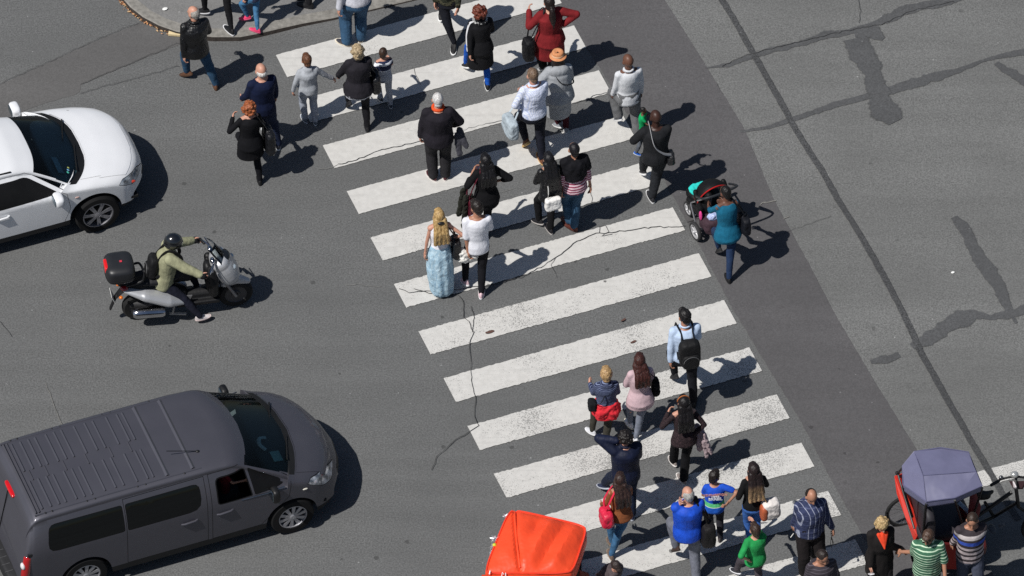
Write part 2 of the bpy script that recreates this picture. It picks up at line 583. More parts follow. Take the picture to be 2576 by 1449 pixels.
def trousers(P, hips, knee, ank, mat=None, fit=.012, flare=0.0, ln=1.0, name='trousers'):
    k = P.k; b = MB(); w = P.w
    b.grid([P.ring(t * k, fit * .6 * k) for t in (-.13, -.06, .02, .09, .13)])
    lr = .08 * k * (1 + .5 * (w - 1))
    for s in (-1, 1):
        a = ank[s][0]; e = knee[s].lerp(a, ln) if ln < 1 else a + V((0, 0, .012 * k))
        kn = knee[s]
        if ln <= 0: e = hips[s].lerp(knee[s], 1 + ln)
        b.rc(hips[s] + V((0, -.012 * k, -.02 * k)), kn, lr + fit * k, lr * .68 + fit * k)
        mid = kn.lerp(e, .35)
        b.rc(kn, mid, lr * .68 + fit * k, lr * .62 + (fit + flare * .4) * k)
        b.rc(mid, e, lr * .62 + (fit + flare * .4) * k, lr * .42 + (fit + flare) * k)
    P.bot = b.blob(name, mat, P.root, vox=.013, sm=3, disp=((.1, .012), (.04, .006)))

def garment(P, sh, elb, wri, xs, ys, us, mat=None, off=.014, hem=-.1, sl='long', flare=0.0, hood=None, collar=None, name='top', sr=.0,
            cut=.5, wear=.012, legs=False, puff=0.0):
    """top, coat or dress: hem is a height above the hip joint"""
    k = P.k; b = MB(); w = P.w; o = off * k * .72; sr *= .5
    ts = []
    t = hem
    while t < -.12:
        ts.append(t); t += .09
    ts += [q for q in (-.12, -.06, .04, .15, .27, .38, .45, .49) if q > hem + .01]
    if hem >= -.12: ts = [hem] + ts
    for_r = []
    for t in ts:
        fl = flare * max(0, (.15 - t)) / .5
        a = o + fl * k + (puff * k if -.1 < t < .3 else 0)
        for_r.append(P.ring(t * k, a, cy=0))
    neck = [P.ring(.525 * k, o * .8)]
    b.grid(for_r + neck)
    ar = (.036 if P.fem else .040) * k * (1 + .4 * (w - 1)) + o * .9 + sr * k
    for s in (-1, 1):
        b.rc(P.N - us * .085 * k, sh[s], .05 * k + o * .4, ar)
        e, q = elb[s], wri[s]
        if sl == 'long': b.chain([sh[s], e, q], [ar, ar * .86, ar * .66 + .004 * k])
        elif sl == '34': b.chain([sh[s], e, e.lerp(q, .45)], [ar, ar * .86, ar * .8])
        elif sl == 'elbow': b.rc(sh[s], sh[s].lerp(e, .95), ar, ar * .9)
        elif sl == 'short': b.rc(sh[s], sh[s].lerp(e, .62), ar, ar * .96)
        else: b.rc(sh[s], sh[s].lerp(e, .08), ar * .85, ar * .8)
    if hood:
        c = P.N - ys * (.085 * k) - us * (.05 * k)
        Rm = Matrix((xs, ys, us)).transposed()
        b.ell(c, (.125 * k * hood, .06 * k * hood, .085 * k * hood), Rm)
        b.ell(P.N - us * .01 * k - ys * .03 * k, (.1 * k, .085 * k, .04 * k), Rm)
    if collar:
        rr = []
        for i in range(15):
            a = 2 * pi * i / 14
            rr.append(P.N + us * (.0 * k) + xs * (.068 * k * cos(a)) + ys * (.066 * k * sin(a) - .012 * k) - us * (.03 * k * (sin(a) > .5)))
        b.tube(rr, .02 * k * collar, n=8)
    P.top = b.blob(name, mat, P.root, vox=.0135, sm=3, disp=((.15, .006 + wear * .45), (.05, wear * .22)))

def make_shoe(P, an, s, col='#141414', sole='#cfcfcf', hi=0.0, name='shoe', heel=0.0, ln=1.0, lab=None):
    a, yaw, pit, lift = an; k = P.k * ln
    Rm = Matrix.Rotation(radians(yaw), 3, 'Z') @ Matrix.Rotation(radians(-pit), 3, 'X')
    f = lambda x, y, z: a + Rm @ V((x, y, z))
    zs = -.085 * P.k
    out = []
    n = 18
    for j in range(n):
        t = 2 * pi * j / n
        y = .062 + .137 * sin(t); wd = .046 * (1 + .12 * sin(t)) * (1 - .10 * (abs(sin(t)) ** 6))
        x = math.copysign(abs(cos(t)) ** .75, cos(t)) * wd - s * .006 * sin(t) ** 2
        out.append((x * k, y * k))
    b = MB()
    b.grid([[f(x, y, zs + .002) for x, y in out], [f(x * 1.06, y * 1.02, zs + .008 * k) for x, y in out], [f(x * 1.05, y * 1.02, zs + .026 * k) for x, y in out], [f(x * .97, y, zs + .028 * k) for x, y in out]])
    u = MB()
    def up(fx, sh, zt):
        r = []
        for x, y in out:
            q = (y / k + .075) / .275        # 0 at the heel, 1 at the toe
            z = zt * (1 - .62 * max(0, min(1, (q - .25) / .6)))
            r.append(f(x * fx, (y - .062 * k) * sh + .062 * k - (1 - sh) * .05 * k, zs + z * k))
        return r
    u.grid([up(.99, .99, .026), up(1.0, .985, .05), up(.9, .93, .075), up(.62, .72, .105), up(.5, .5, .115 + hi)])
    o = u.build(name, plain(col, .6, .4, name='shoe_upper', var=.2), P.root)
    b.build('sole', plain(sole, .7, .3, name='shoe_sole', var=.15), o)
    return o

def make_hair(P, kind='short', c='#2a1c14', c2=None, L=.35, grad=None, vol=1.0, bald=False, seed=1):
    hs = P.hs; hp = P.hp; HR = P.HR; b = MB(); rnd = random.Random(seed)
    E = lambda c_, r: b.ell(hp(c_), tuple(q * hs for q in r), HR)
    mat = hairmat(c, c2, grad)
    disp = ((.03, .014), (.012, .006)); vox = .009; sm = 1
    if kind == 'rim':
        E((0, -.028, -.012), (.080, .089, .072))
        disp = ((.02, .004),)
    elif kind == 'crop':
        E((0, -.018, .026), (.0785, .0935, .0955)); disp = ((.02, .006),)
        E((0, -.055, -.04), (.058, .05, .05))
    elif kind == 'thin':
        E((0, -.028, .008), (.080, .086, .09)); disp = ((.02, .006),)
        E((0, -.055, -.04), (.058, .05, .05))
    elif kind == 'short':
        E((0, -.016, .03), (.083 * vol, .099 * vol, .1 * vol)); E((0, -.055, -.035), (.062, .055, .06)); E((0, .05, .085), (.055, .04, .03))
    elif kind == 'curly':
        E((0, -.02, .025), (.09, .1, .1))
        for i in range(60):
            th = rnd.uniform(0, 2 * pi); z = rnd.uniform(-.75, 1)
            q = sqrt(max(0, 1 - z * z)); x, y = q * cos(th), q * sin(th)
            if y > .55 and z < .5: continue
            E((x * .095 * vol, -.02 + y * .105 * vol, .015 + z * .105 * vol), (.028 * vol, .028 * vol, .026 * vol))
        disp = ((.022, .02), (.01, .008)); vox = .008
    elif kind == 'shag':
        E((0, -.018, .025), (.09 * vol, .102 * vol, .104 * vol)); E((0, -.05, -.05), (.075, .065, .075))
        for i in range(26):
            th = rnd.uniform(0, 2 * pi); z = rnd.uniform(-.7, 1)
            q = sqrt(max(0, 1 - z * z)); x, y = q * cos(th), q * sin(th)
            if y > .5 and z < .5: continue
            E((x * .088, -.02 + y * .1, .015 + z * .1), (.026, .026, .03))
        disp = ((.025, .018), (.01, .008))
    elif kind in ('long', 'pony', 'half', 'bob'):
        E((0, -.016, .03), (.085 * vol, .1 * vol, .1 * vol)); E((0, -.05, -.04), (.078 * vol, .065, .075)); E((0, .045, .085), (.06, .045, .03))
        k = P.k; x, y, u = P.frm(1)
        if kind == 'bob':
            E((0, -.05, -.085), (.09 * vol, .06, .06))
            for s in (-1, 1): E((.07 * s, -.01, -.06), (.028, .05, .09))
        elif kind == 'pony':
            p0 = hp((0, -.10, .0)); pts = [p0, p0 + HR @ V((0, -.045, -.06)) * hs]
            n = 5
            for i in range(1, n + 1):
                f = i / n
                pts.append(pts[1] + V((0, -.03 * f, -L * f)))
            b.chain(pts, [.03 * hs, .042 * hs] + [(.048 + .012 * sin(pi * i / n)) * hs * (1 - .55 * (i / n) ** 3) for i in range(1, n + 1)], n=10)
        else:
            n = 7
            for s in (-.055, -.02, .02, .055):
                pts = []; rr = []
                p0 = hp((s * 1.05, -.075, -.03))
                for i in range(n + 1):
                    f = i / n
                    back = P.dims(P.TT * max(.4, .86 - f * .6 * (L / .4)))[1] if i else 0
                    base = P.N + u * (.05 * hs) - u * (f * L * hs)
                    q = base - y * (.075 * hs + .03 * min(1, f * 3) * k + (back - .06 * k) * min(1, f * 2.2)) + x * (s * hs * (1.2 + .55 * f) + rnd.uniform(-.008, .008))
                    pts.append(p0.lerp(q, min(1, i / 1.5)))
                    rr.append((.05 - .018 * f) * hs * vol)
                b.chain(pts, rr, n=9)
            for s in (-1, 1): E((.066 * s, .0, -.055), (.026, .048, .085))
        disp = ((.05, .01), (.02, .004)); sm = 3
    o = b.blob('hair', mat, P.root, vox=vox * (1.0 if hs > .9 else .9), sm=sm, disp=disp)
    P.hair = o
    return o

# ------------------------------------------------------------------ things people carry
def carried(name, P, at, label, cat, group=None):
    """an empty where the thing hangs, turned like its bearer; at is in the bearer's coordinates"""
    rz = radians(P.hd); at = V(at)
    R = Matrix.Rotation(rz, 3, 'Z')
    w = V((P.pel.x, P.pel.y, P.z0)) + R @ at
    o = empty(name, w, rz)
    return tag(o, label, cat, group)

def soft_bag(name, P, at, size, mat, label, strap_to=None, cat='bag', sag=.25, smat=None, e=.45, tilt=0.0, part='bag_body', swid=.013, extra=None):
    """a slack bag with a strap loop up to a shoulder or a hand"""
    o = carried(name, P, at, label, cat)
    b = MB(); R = Matrix.Rotation(tilt, 3, 'Y')
    b.ell((0, 0, 0), (size[0] / 2, size[1] / 2, size[2] / 2), R, n=22, m=14, e1=e, e2=e)
    b.ell((0, 0, -size[2] * .18), (size[0] * .54, size[1] * .54, size[2] * .33), R, n=18, m=10, e1=.6, e2=.6)
    b.blob(part, mat, o, vox=.011, sm=2, disp=((.07, .02), (.03, .008)))
    if strap_to:
        for pts in strap_to:
            q = [V(p) - V(at) for p in pts]
            s = MB(); s.tube(smooth_path(q), swid, n=8, sx=.4); s.build('strap', smat or mat, o)
    return o

def smooth_path(p, n=5):
    out = []
    for i in range(len(p) - 1):
        a = p[max(i - 1, 0)]; b = p[i]; c = p[i + 1]; d = p[min(i + 2, len(p) - 1)]
        for j in range(n):
            t = j / n
            out.append(.5 * ((2 * b) + (c - a) * t + (2 * a - 5 * b + 4 * c - d) * t * t + (3 * b - a - 3 * c + d) * t ** 3))
    out.append(p[-1])
    return out

def backpack(P, label, c='#101012', size=(.31, .2, .46), drop=.02, one=None, lift=0.0):
    k = P.k; x, y, u = P.frm(1); d = P.dims(.3 * k)[1]
    at = P.cen(.27 * k) - y * (d + size[1] * .5 * k + .015) - u * drop
    if one: at = at + x * one
    o = carried('backpack', P, at, label, 'backpack')
    m = fabric(c, .7, .2, .5, .35, name='pack_cloth')
    R = Matrix((x, y, u)).transposed()
    sx, sy, sz = (q * k for q in size)
    b = MB(); b.ell((0, 0, 0), (sx / 2, sy / 2, sz / 2), R, n=20, m=14, e1=.5, e2=.6)
    b.blob('main_compartment', m, o, vox=.011, sm=2, disp=((.06, .012),))
    p = MB(); p.ell(R @ V((0, -sy * .45, -sz * .17)), (sx * .4, sy * .22, sz * .27), R, n=18, m=10, e1=.5, e2=.55)
    p.blob('front_pocket', m, o, vox=.01, sm=2)
    z = MB()
    z.tube([o_ for o_ in [R @ V((sx * .36 * cos(a), -sy * .64, -sz * .15 + sz * .23 * sin(a))) for a in [pi * i / 10 for i in range(11)]]], .004, n=6)
    z.build('zip', plain('#8a8a8a', .4, .5, .6, name='zip_metal'), o)
    for s in (-1, 1):
        sh = P.sh[s] - at
        up = P.U
        s_ = MB()
        k0 = k; L_ = up * lift + y * (lift * .0)
        pts = [R @ V((s * sx * .3, sy * .35, sz * .4)), sh * .62 + L_ + up * (.075 * k) + x * (-s * .02 * k) + V((0, 0, .1)) * .3, sh - x * (s * .055 * k) + up * (.07 * k) + L_, sh - x * (s * .06 * k) + y * (.12 * k + lift), sh - x * (s * .05 * k) + y * (.13 * k + lift) - u * (.2 * k), R @ V((s * sx * .45, sy * .4, -sz * .35))]
        s_.tube(smooth_path(pts), .03 * k, n=8, sx=.35, hint=x); s_.build('strap', m, o)
    return o
# ------------------------------------------------------------------ vehicles
def tabf(tab):
    def f(x):
        return lerp_tab(tab, x)
    return f

def smooth_tab(tab, x0, x1, n=400, win=9):
    """table resampled and softened"""
    xs = [x0 + (x1 - x0) * i / n for i in range(n + 1)]
    ys = [lerp_tab(tab, x) for x in xs]
    out = []
    for i, x in enumerate(xs):
        a, b = max(0, i - win), min(n, i + win)
        m = min(i - a, b - i); a, b = i - m, i + m
        out.append((x,) + tuple(sum(y[c] for y in ys[a:b + 1]) / (b - a + 1) for c in range(len(ys[0]))))
    return out

class Car:
    """a body skin made of cross sections; x forward, y left, z up"""
    def __init__(s, tab, bow, stations, arches, sill, belt, W, x0, x1, crown=4.5, m1=16, m2=16, tuck=.05, bp=2.0, tum=2.0):
        s.bow, s.bp = bow, bp
        s.bm = bmesh.new(); s.W = W
        T = smooth_tab(tab, x0, x1, win=6); Bt = smooth_tab(bow, x0, x1, win=8)
        rows = []
        for x in stations:
            zt, w, wt, r, sl = lerp_tab(T, x)
            bw = lerp_tab(Bt, x)[0]
            zb = max(sill, sl)
            xe = x - bw * (w * .97 / W) ** bp
            for (xa, za, ra) in arches:
                if abs(xe - xa) < ra: zb = max(zb, za + sqrt(ra * ra - (xe - xa) ** 2))
            zb = min(zb, zt - .12)
            zs = max(zt - r, zb + .05)
            half = []
            def side(z):
                if z <= belt:
                    q = (belt - z) / belt
                    return w * (1 - tuck * q ** 2.2)
                q = (z - belt) / max(.01, 1.0)
                top = max(.02, zs - belt)
                return w - (w - wt) * (min(1, (z - belt) / top)) ** tum if zs > belt + .05 else w
            for i in range(m1):
                z = zb + (zs - zb) * i / m1
                half.append((side(z), z))
            ys = side(zs)
            for i in range(m2 + 1):
                ph = (pi / 2) * (i / m2)
                c, sn = max(cos(ph), 0), sin(ph)
                half.append((ys * c ** (2 / crown), zs + (zt - zs) * sn ** (2 / crown)))
            ring = [(-y, z) for y, z in half] + [(y, z) for y, z in reversed(half[:-1])]
            rows.append([s.bm.verts.new((x - bw * (abs(y) / W) ** bp, y, z)) for y, z in ring])
        for a, b in zip(rows, rows[1:]):
            for j in range(len(a) - 1):
                s.bm.faces.new((a[j], b[j], b[j + 1], a[j + 1]))
        s.rows = rows
        s.bm.faces.new(rows[0])
        s.bm.normal_update()
    def u(s, f):
        """station a face came from, and its centre"""
        c = f.calc_center_median(); x = c.x
        for _ in range(4): x = c.x + lerp_tab(s.bow, x)[0] * (abs(c.y) / s.W) ** s.bp
        return x, c
    def cut(s, poly, ax, sel):
        n = len(poly)
        for i in range(n):
            a, b = poly[i], poly[(i + 1) % n]
            d = (b[0] - a[0], b[1] - a[1])
            co = [0, 0, 0]; no = [0, 0, 0]
            co[ax[0]], co[ax[1]] = a; no[ax[0]], no[ax[1]] = d[1], -d[0]
            fs = [f for f in s.bm.faces if sel(f)]
            es = {e for f in fs for e in f.edges}; vs = {v for f in fs for v in f.verts}
            bmesh.ops.bisect_plane(s.bm, geom=list(vs) + list(es) + fs, dist=1e-5, plane_co=co, plane_no=no)
    @staticmethod
    def inside(poly, p):
        sg = 0
        for i in range(len(poly)):
            a, b = poly[i], poly[(i + 1) % len(poly)]
            c = (b[0] - a[0]) * (p[1] - a[1]) - (b[1] - a[1]) * (p[0] - a[0])
            if abs(c) < 1e-9: continue
            if sg == 0: sg = 1 if c > 0 else -1
            elif (c > 0) != (sg > 0): return False
        return True
    def panel(s, poly, ax, sel, gap=.009, gmat=1):
        """cut a convex panel out of the skin with a dark joint round it; returns the panel's faces as new bmeshes, one per side"""
        cx = sum(p[0] for p in poly) / len(poly); cy = sum(p[1] for p in poly) / len(poly)
        s.cut(poly, ax, sel)
        inner = poly
        if gap:
            inner = []
            n = len(poly)
            area = sum(poly[i][0] * poly[(i + 1) % n][1] - poly[(i + 1) % n][0] * poly[i][1] for i in range(n))
            sg = 1 if area > 0 else -1
            L = []
            for i in range(n):
                a, b = poly[i], poly[(i + 1) % n]
                dx, dy = b[0] - a[0], b[1] - a[1]; l = sqrt(dx * dx + dy * dy)
                nx, ny = -dy / l * sg, dx / l * sg
                L.append(((a[0] + nx * gap, a[1] + ny * gap), (dx, dy)))
            for i in range(n):
                (p, d), (q, e) = L[i - 1], L[i]
                den = d[0] * e[1] - d[1] * e[0]
                if abs(den) < 1e-9: inner.append(q); continue
                t = ((q[0] - p[0]) * e[1] - (q[1] - p[1]) * e[0]) / den
                inner.append((p[0] + d[0] * t, p[1] + d[1] * t))
            s.cut(inner, ax, sel)
        out = []
        for f in s.bm.faces:
            if not sel(f): continue
            c = f.calc_center_median(); q = (c[ax[0]], c[ax[1]])
            if s.inside(inner, q): out.append(f)
            elif gap and s.inside(poly, q): f.material_index = gmat
        return out
    def take(s, faces, name, mat, parent, shift=0.0, gmat=None):
        """move faces into their own object"""
        if not faces: return None
        bm = bmesh.new(); mp = {}
        for f in faces:
            vs = []
            for v in f.verts:
                if v not in mp: mp[v] = bm.verts.new(v.co + v.normal * shift)
                vs.append(mp[v])
            try:
                nf = bm.faces.new(vs); nf.material_index = f.material_index if gmat else 0
            except ValueError: pass
        bmesh.ops.delete(s.bm, geom=faces, context='FACES_ONLY')
        me = bpy.data.meshes.new(name); bm.normal_update(); bm.to_mesh(me); bm.free()
        for m in (mat if isinstance(mat, (list, tuple)) else [mat]): me.materials.append(m)
        me.polygons.foreach_set('use_smooth', [True] * len(me.polygons))
        o = bpy.data.objects.new(name, me); COL.objects.link(o); o.parent = parent
        return o
    def done(s, name, mats, parent):
        loose = [v for v in s.bm.verts if not v.link_faces]
        bmesh.ops.delete(s.bm, geom=loose, context='VERTS')
        me = bpy.data.meshes.new(name); s.bm.normal_update(); s.bm.to_mesh(me); s.bm.free()
        for m in mats: me.materials.append(m)
        me.polygons.foreach_set('use_smooth', [True] * len(me.polygons))
        me.set_sharp_from_angle(angle=radians(50))
        o = bpy.data.objects.new(name, me); COL.objects.link(o); o.parent = parent
        return o

def rounded(poly, r):
    """convex polygon with every corner cut twice"""
    out = []; n = len(poly)
    for i in range(n):
        a, b, c = V(poly[i - 1]), V(poly[i]), V(poly[(i + 1) % n])
        rr = r[i] if isinstance(r, (list, tuple)) else r
        if rr <= 0: out.append(tuple(b)); continue
        u, w = (a - b), (c - b); q = min(rr, u.length * .45, w.length * .45)
        p0, p2 = b + u.normalized() * q, b + w.normalized() * q
        for t in (0, .33, .67, 1):
            out.append(tuple((p0 * (1 - t) ** 2 + b * 2 * t * (1 - t) + p2 * t * t)))
    return out

def wheel(parent, c, r, wd, side, rimr, spokes, rimmat, style='alloy', tyre=None):
    b = MB(); ax = V((0, side, 0)); h = wd / 2
    b.revolve(c, ax, [(rimr * .98, -h), (r * .93, -h), (r * .985, -h * .8), (r, -h * .4), (r, h * .4), (r * .985, h * .8), (r * .93, h), (rimr * 1.03, h * 1.02), (rimr, h * .92), (rimr * .96, h * .5)], n=40)
    w = b.build('wheel', tyre or plain('#151516', .85, .25, name='tyre_rubber', bump=.2), parent, loc=(0, 0, 0))
    m = MB(); cc = V(c) + ax * (h * .55)
    m.revolve(cc, ax, [(rimr * .99, h * .4), (rimr * .93, h * .42), (rimr * .9, h * .1), (rimr * .88, -h * .6)], n=40)
    x = V((1, 0, 0)); z = V((0, 0, 1))
    for i in range(spokes):
        a = 2 * pi * i / spokes + .2
        d = x * cos(a) + z * sin(a); t = -x * sin(a) + z * cos(a)
        pr = (.0, .18) if style == 'alloy' else (0,)
        for o in pr:
            dd = x * cos(a + o) + z * sin(a + o)
            w0, w1 = (.03, .02) if style == 'alloy' else (.028, .05)
            p0 = cc + dd * rimr * .16 + ax * (h * .35); p1 = cc + dd * rimr * .93 + ax * (h * .3)
            tt = -x * sin(a + o) + z * cos(a + o)
            m.add([p0 - tt * w0 * .6, p0 + tt * w0 * .6, p1 + tt * w1 * .6, p1 - tt * w1 * .6] + [p - ax * .02 for p in (p0 - tt * w0 * .6, p0 + tt * w0 * .6, p1 + tt * w1 * .6, p1 - tt * w1 * .6)],
                  [(0, 1, 2, 3), (7, 6, 5, 4), (0, 4, 5, 1), (1, 5, 6, 2), (2, 6, 7, 3), (3, 7, 4, 0)])
    m.revolve(cc, ax, [(.001, h * .45), (rimr * .14, h * .45), (rimr * .22, h * .36), (rimr * .22, h * .1)], n=20)
    m.build('rim', rimmat, w, angle=30)
    d = MB(); d.revolve(cc - ax * h * .5, ax, [(.001, 0), (rimr * .9, 0)], n=24); d.build('wheel_hollow_disc', plain('#0c0c0d', .6, name='wheel_hollow'), w)  # near-black disc painted as the dark hollow behind the spokes
    return w

def car_paint(c, metal=0., rough=.3, coat=1., name='car_paint'):
    t = NT(name); c = C(c)
    n1 = t.noise(3, 3)
    inside = t.n('ShaderNodeNewGeometry').outputs['Backfacing']      # the lining on the inner side of the sheet
    col = t.mix(inside, t.mix(n1, sc3(c, .94), sc3(c, 1.04)), (.02, .02, .022))
    return t.fin(col, t.math('MULTIPLY_ADD', n1, .12, rough - .05), .5, t.math('MULTIPLY', t.math('SUBTRACT', 1.0, inside), metal), coat=coat)

def stations(parts):
    r = []
    for a, b, n in parts: r += [a + (b - a) * i / n for i in range(n)]
    return r + [parts[-1][1]]

def mirror_blob(parent, c, size, side, mat, name='wing_mirror'):
    b = MB(); b.ell(c, size, n=18, m=12, e1=.6, e2=.6)
    b.rc(V(c) + V((0, -side * size[1] * .6, -size[2] * .5)), V(c) + V((-.02, -side * (size[1] + .07), -size[2] * .9)), .03, .035, n=8)
    o = b.build(name, mat, parent)
    g = MB(); g.ell(V(c) + V((-size[0] * .93, 0, 0)), (.008, size[1] * .8, size[2] * .75), n=16, m=8, e1=.5, e2=.6)
    g.build('mirror_glass', plain('#9fb0b8', .05, .8, 1.0, name='mirror_silver'), o)
    return o

def place(root, px_, local):
    """move root so that its local point is seen at the pixel"""
    w = G(px_[0], px_[1], local[2]); R = Matrix.Rotation(root.rotation_euler.z, 3, 'Z')
    q = R @ V(local); root.location = (w.x - q.x, w.y - q.y, 0)

def build_van():
    root = empty('minivan', rz=radians(21.2)); tag(root, 'dark grey passenger van with a ribbed roof waiting before the crossing', 'van')
    place(root, (735, 1297), (4.067, -.93, .33))
    tab = [(0, 1.42, .93, .80, .16, .42), (.03, 1.54, .955, .80, .14, .40), (.10, 1.595, .968, .80, .11, .32), (.3, 1.615, .975, .80, .1, .25), (1.5, 1.63, .978, .80, .1, .25), (2.8, 1.625, .978, .80, .1, .25),
           (3.3, 1.60, .978, .79, .1, .25), (3.45, 1.565, .978, .78, .1, .25), (3.6, 1.48, .978, .78, .1, .25), (4.28, 1.11, .975, .86, .12, .25), (4.34, 1.085, .97, .92, .18, .25), (4.6, 1.01, .96, .94, .22, .25),
           (4.78, .93, .94, .93, .24, .27), (4.88, .84, .91, .91, .24, .30), (4.95, .74, .88, .88, .2, .32), (5.0, .65, .84, .84, .16, .34), (5.03, .56, .81, .81, .1, .36), (5.04, .52, .80, .80, .08, .38)]
    bow = [(0, .03), (.2, .0), (2.9, .0), (3.3, .16), (3.6, .28), (4.2, .26), (4.34, .26), (4.8, .34), (5.04, .44)]
    st = stations([(0, .12, 8), (.12, .55, 8), (.55, 1.4, 30), (1.4, 3.2, 24), (3.2, 3.62, 26), (3.62, 4.5, 50), (4.5, 4.94, 26), (4.94, 5.04, 12)])
    car = Car(tab, bow, st, [(.968, .33, .385), (4.067, .33, .385)], .25, .95, .978, 0, 5.04, crown=5.0, m1=22, m2=18)
    # the tail leans forward towards the roof
    lean = lambda x, z: x + .24 * max(0, min(1, (z - .45) / 1.15)) * max(0, 1 - x / 1.1)
    for v in car.bm.verts: v.co.x = lean(v.co.x, v.co.z)
    car.bm.normal_update()
    paint = car_paint((.090, .089, .108), .5, .5, .4, 'van_paint')
    blk = plain('#0a0a0b', .6, .3, name='panel_joint')
    dark = glass('privacy_glass', (.05, .06, .06), .35)
    clear = glass('windscreen_glass', (.55, .72, .72), .93)
    side = lambda f: abs(f.normal.y) > .55 and abs(f.calc_center_median().y) > .5
    sgn = lambda fs, s_: [f for f in fs if f.calc_center_median().y * s_ > 0]
    # windscreen: between two bowed lines of the skin
    up = lambda f: f.normal.z > .15 and f.normal.x > .12
    def ws(f):
        x, c = car.u(f)
        return 3.60 < x < 4.24 and abs(c.y) < .80 and c.z > 1.06 and up(f)
    wsf = [f for f in car.bm.faces if ws(f)]
    # side windows and doors
    win = []
    def both(name, poly, mat, gap=.008, shift=0):
        fs = car.panel(poly, (0, 2), side, gap)
        return fs
    parts = []
    def two(name, poly, mat, gap=.008, nm2=None, sides=(-1, 1)):
        fs = both(name, poly, mat, gap)
        for s_ in sides:
            o = car.take(sgn(fs, s_), name, mat, root); parts.append(o)
            fs = [f for f in fs if f.is_valid]
        return parts[-len(sides):]
    rear_w = rounded([(.42, 1.03), (1.57, 1.03), (1.57, 1.45), (.48, 1.45)], [.16, .04, .04, .10])
    mid_w = rounded([(1.61, 1.03), (2.72, 1.03), (2.72, 1.45), (1.61, 1.45)], [.04, .20, .10, .04])
    a = two('side_window', rear_w, dark, .012); b_ = two('side_window', mid_w, dark, .012)
    drv = rounded([(2.95, 1.02), (3.48, 1.02), (3.42, 1.43), (2.95, 1.45)], [.07, .03, .05, .08])
    fs = car.panel(drv, (0, 2), side, .018)
    o = car.take(sgn(fs, 1), 'side_window', dark, root)
    near = [f for f in fs if f.is_valid]
    bmesh.ops.delete(car.bm, geom=near, context='FACES')
    qtr = rounded([(3.51, 1.02), (3.98, 1.03), (3.90, 1.10), (3.46, 1.42)], [.03, .04, .03, .04])
    two('quarter_window', qtr, glass('quarter_glass', (.25, .28, .28), .7), .012)
    slide = [(1.59, .36), (2.80, .36), (2.80, 1.52), (1.59, 1.52)]
    fs = car.panel(slide, (0, 2), side, .008)
    for s_ in (-1, 1):
        o = car.take(sgn([f for f in fs if f.is_valid], s_), 'sliding_door', [paint, blk], root, gmat=True)
    fs = car.panel([(2.86, .36), (3.60, .36), (4.02, .80), (4.06, 1.08), (3.50, 1.52), (2.86, 1.525)], (0, 2), side, .008)
    for s_ in (-1, 1):
        car.take(sgn([f for f in fs if f.is_valid], s_), 'front_door', [paint, blk], root, gmat=True)
    # bonnet
    top = lambda f: f.normal.z > .35 and f.calc_center_median().x > 4.0
    wsf = [f for f in car.bm.faces if f.is_valid and ws(f)]
    car.take(wsf, 'windscreen', clear, root)
    def cowl(f):
        x, c = car.u(f)
        return 4.24 <= x < 4.34 and abs(c.y) < .84 and f.normal.z > .3
    car.take([f for f in car.bm.faces if cowl(f)], 'wiper_cowl', plain('#0c0c0d', .7, name='black_plastic'), root)
    bon = [f for f in car.bm.faces if (lambda t: 4.352 < t[0] < 4.86 and abs(t[1].y) < .80 and f.normal.z > .45)(car.u(f))]
    car.take(bon, 'bonnet', paint, root, shift=.006)
    hl = car.panel(rounded([(4.26, .88), (4.36, .96), (4.62, .90), (4.86, .74), (4.70, .64), (4.52, .76)], .03), (0, 2), lambda f: abs(f.calc_center_median().y) > .45 and f.calc_center_median().x > 4.2 and f.normal.z < .8, .008)
    lamp = NT('headlamp_glass'); lamp.fin(lamp.mix(lamp.ramp(lamp.noise(9, 2), [(.4, 0.), (.6, 1.)]), (.12, .13, .15), (.65, .68, .72)), .12, .7, .3, coat=1)
    for s_ in (-1, 1): car.take(sgn([f for f in hl if f.is_valid], s_), 'headlight', lamp.m, root)
    gr = [f for f in car.bm.faces if (lambda c: c.x > 4.62 and c.z < .62 and abs(c.y) < .55)(f.calc_center_median())]
    car.take(gr, 'grille', plain('#0d0d0e', .6, name='grille_black'), root)
    low = [f for f in car.bm.faces if f.calc_center_median().z < .36]
    for f in low: f.material_index = 2
    body = car.done('body', [paint, blk, plain('#131314', .8, name='sill_plastic')], root)
    # rear end
    rb = MB(); rb.ell((-.03, 0, .47), (.11, .93, .12), n=24, m=10, e1=.4, e2=.3); o = rb.build('rear_bumper', plain('#1d1d1f', .7, name='bumper_plastic', bump=.3), root)
    for i in range(11):
        s_ = MB(); s_.tube([(-.14, -.7 + i * .14, .585), (-.02, -.7 + i * .14, .592)], .006, n=6); 
        if i == 0: tr = MB()
        tr.tube([(-.14, -.7 + i * .14, .580), (-.02, -.7 + i * .14, .588)], .006, n=6)
    tr.build('step_tread', plain('#4a4a4c', .6, name='tread'), o)
    for s_ in (-1, 1):
        q = MB(); q.prism([(lean(-.006, 1.0), s_ * .07, 1.0), (lean(-.006, 1.0), s_ * .75, 1.0), (lean(-.002, 1.36), s_ * .70, 1.36), (lean(-.002, 1.36), s_ * .07, 1.36)], (-.008, 0, 0))
        q.build('rear_window', dark, root, smooth=False)
        q = MB(); q.rc((.085, s_ * .93, .68), (.135, s_ * .915, .98), .07, .062, sx=.9); q.build('tail_light', plain('#b01015', .15, .6, coat=1, name='red_lens'), root)
        q2 = MB(); q2.ell((.055, s_ * .925, .86), (.035, .055, .055)); q2.build('reversing_lamp', plain('#e4e0e0', .15, .6, coat=1, name='clear_lens'), root)
        h = MB(); h.box((.16, s_ * .945, 1.06), (.06, .03, .05)); h.build('door_hinge', plain('#1a1a1c', .5, name='hinge'), root)
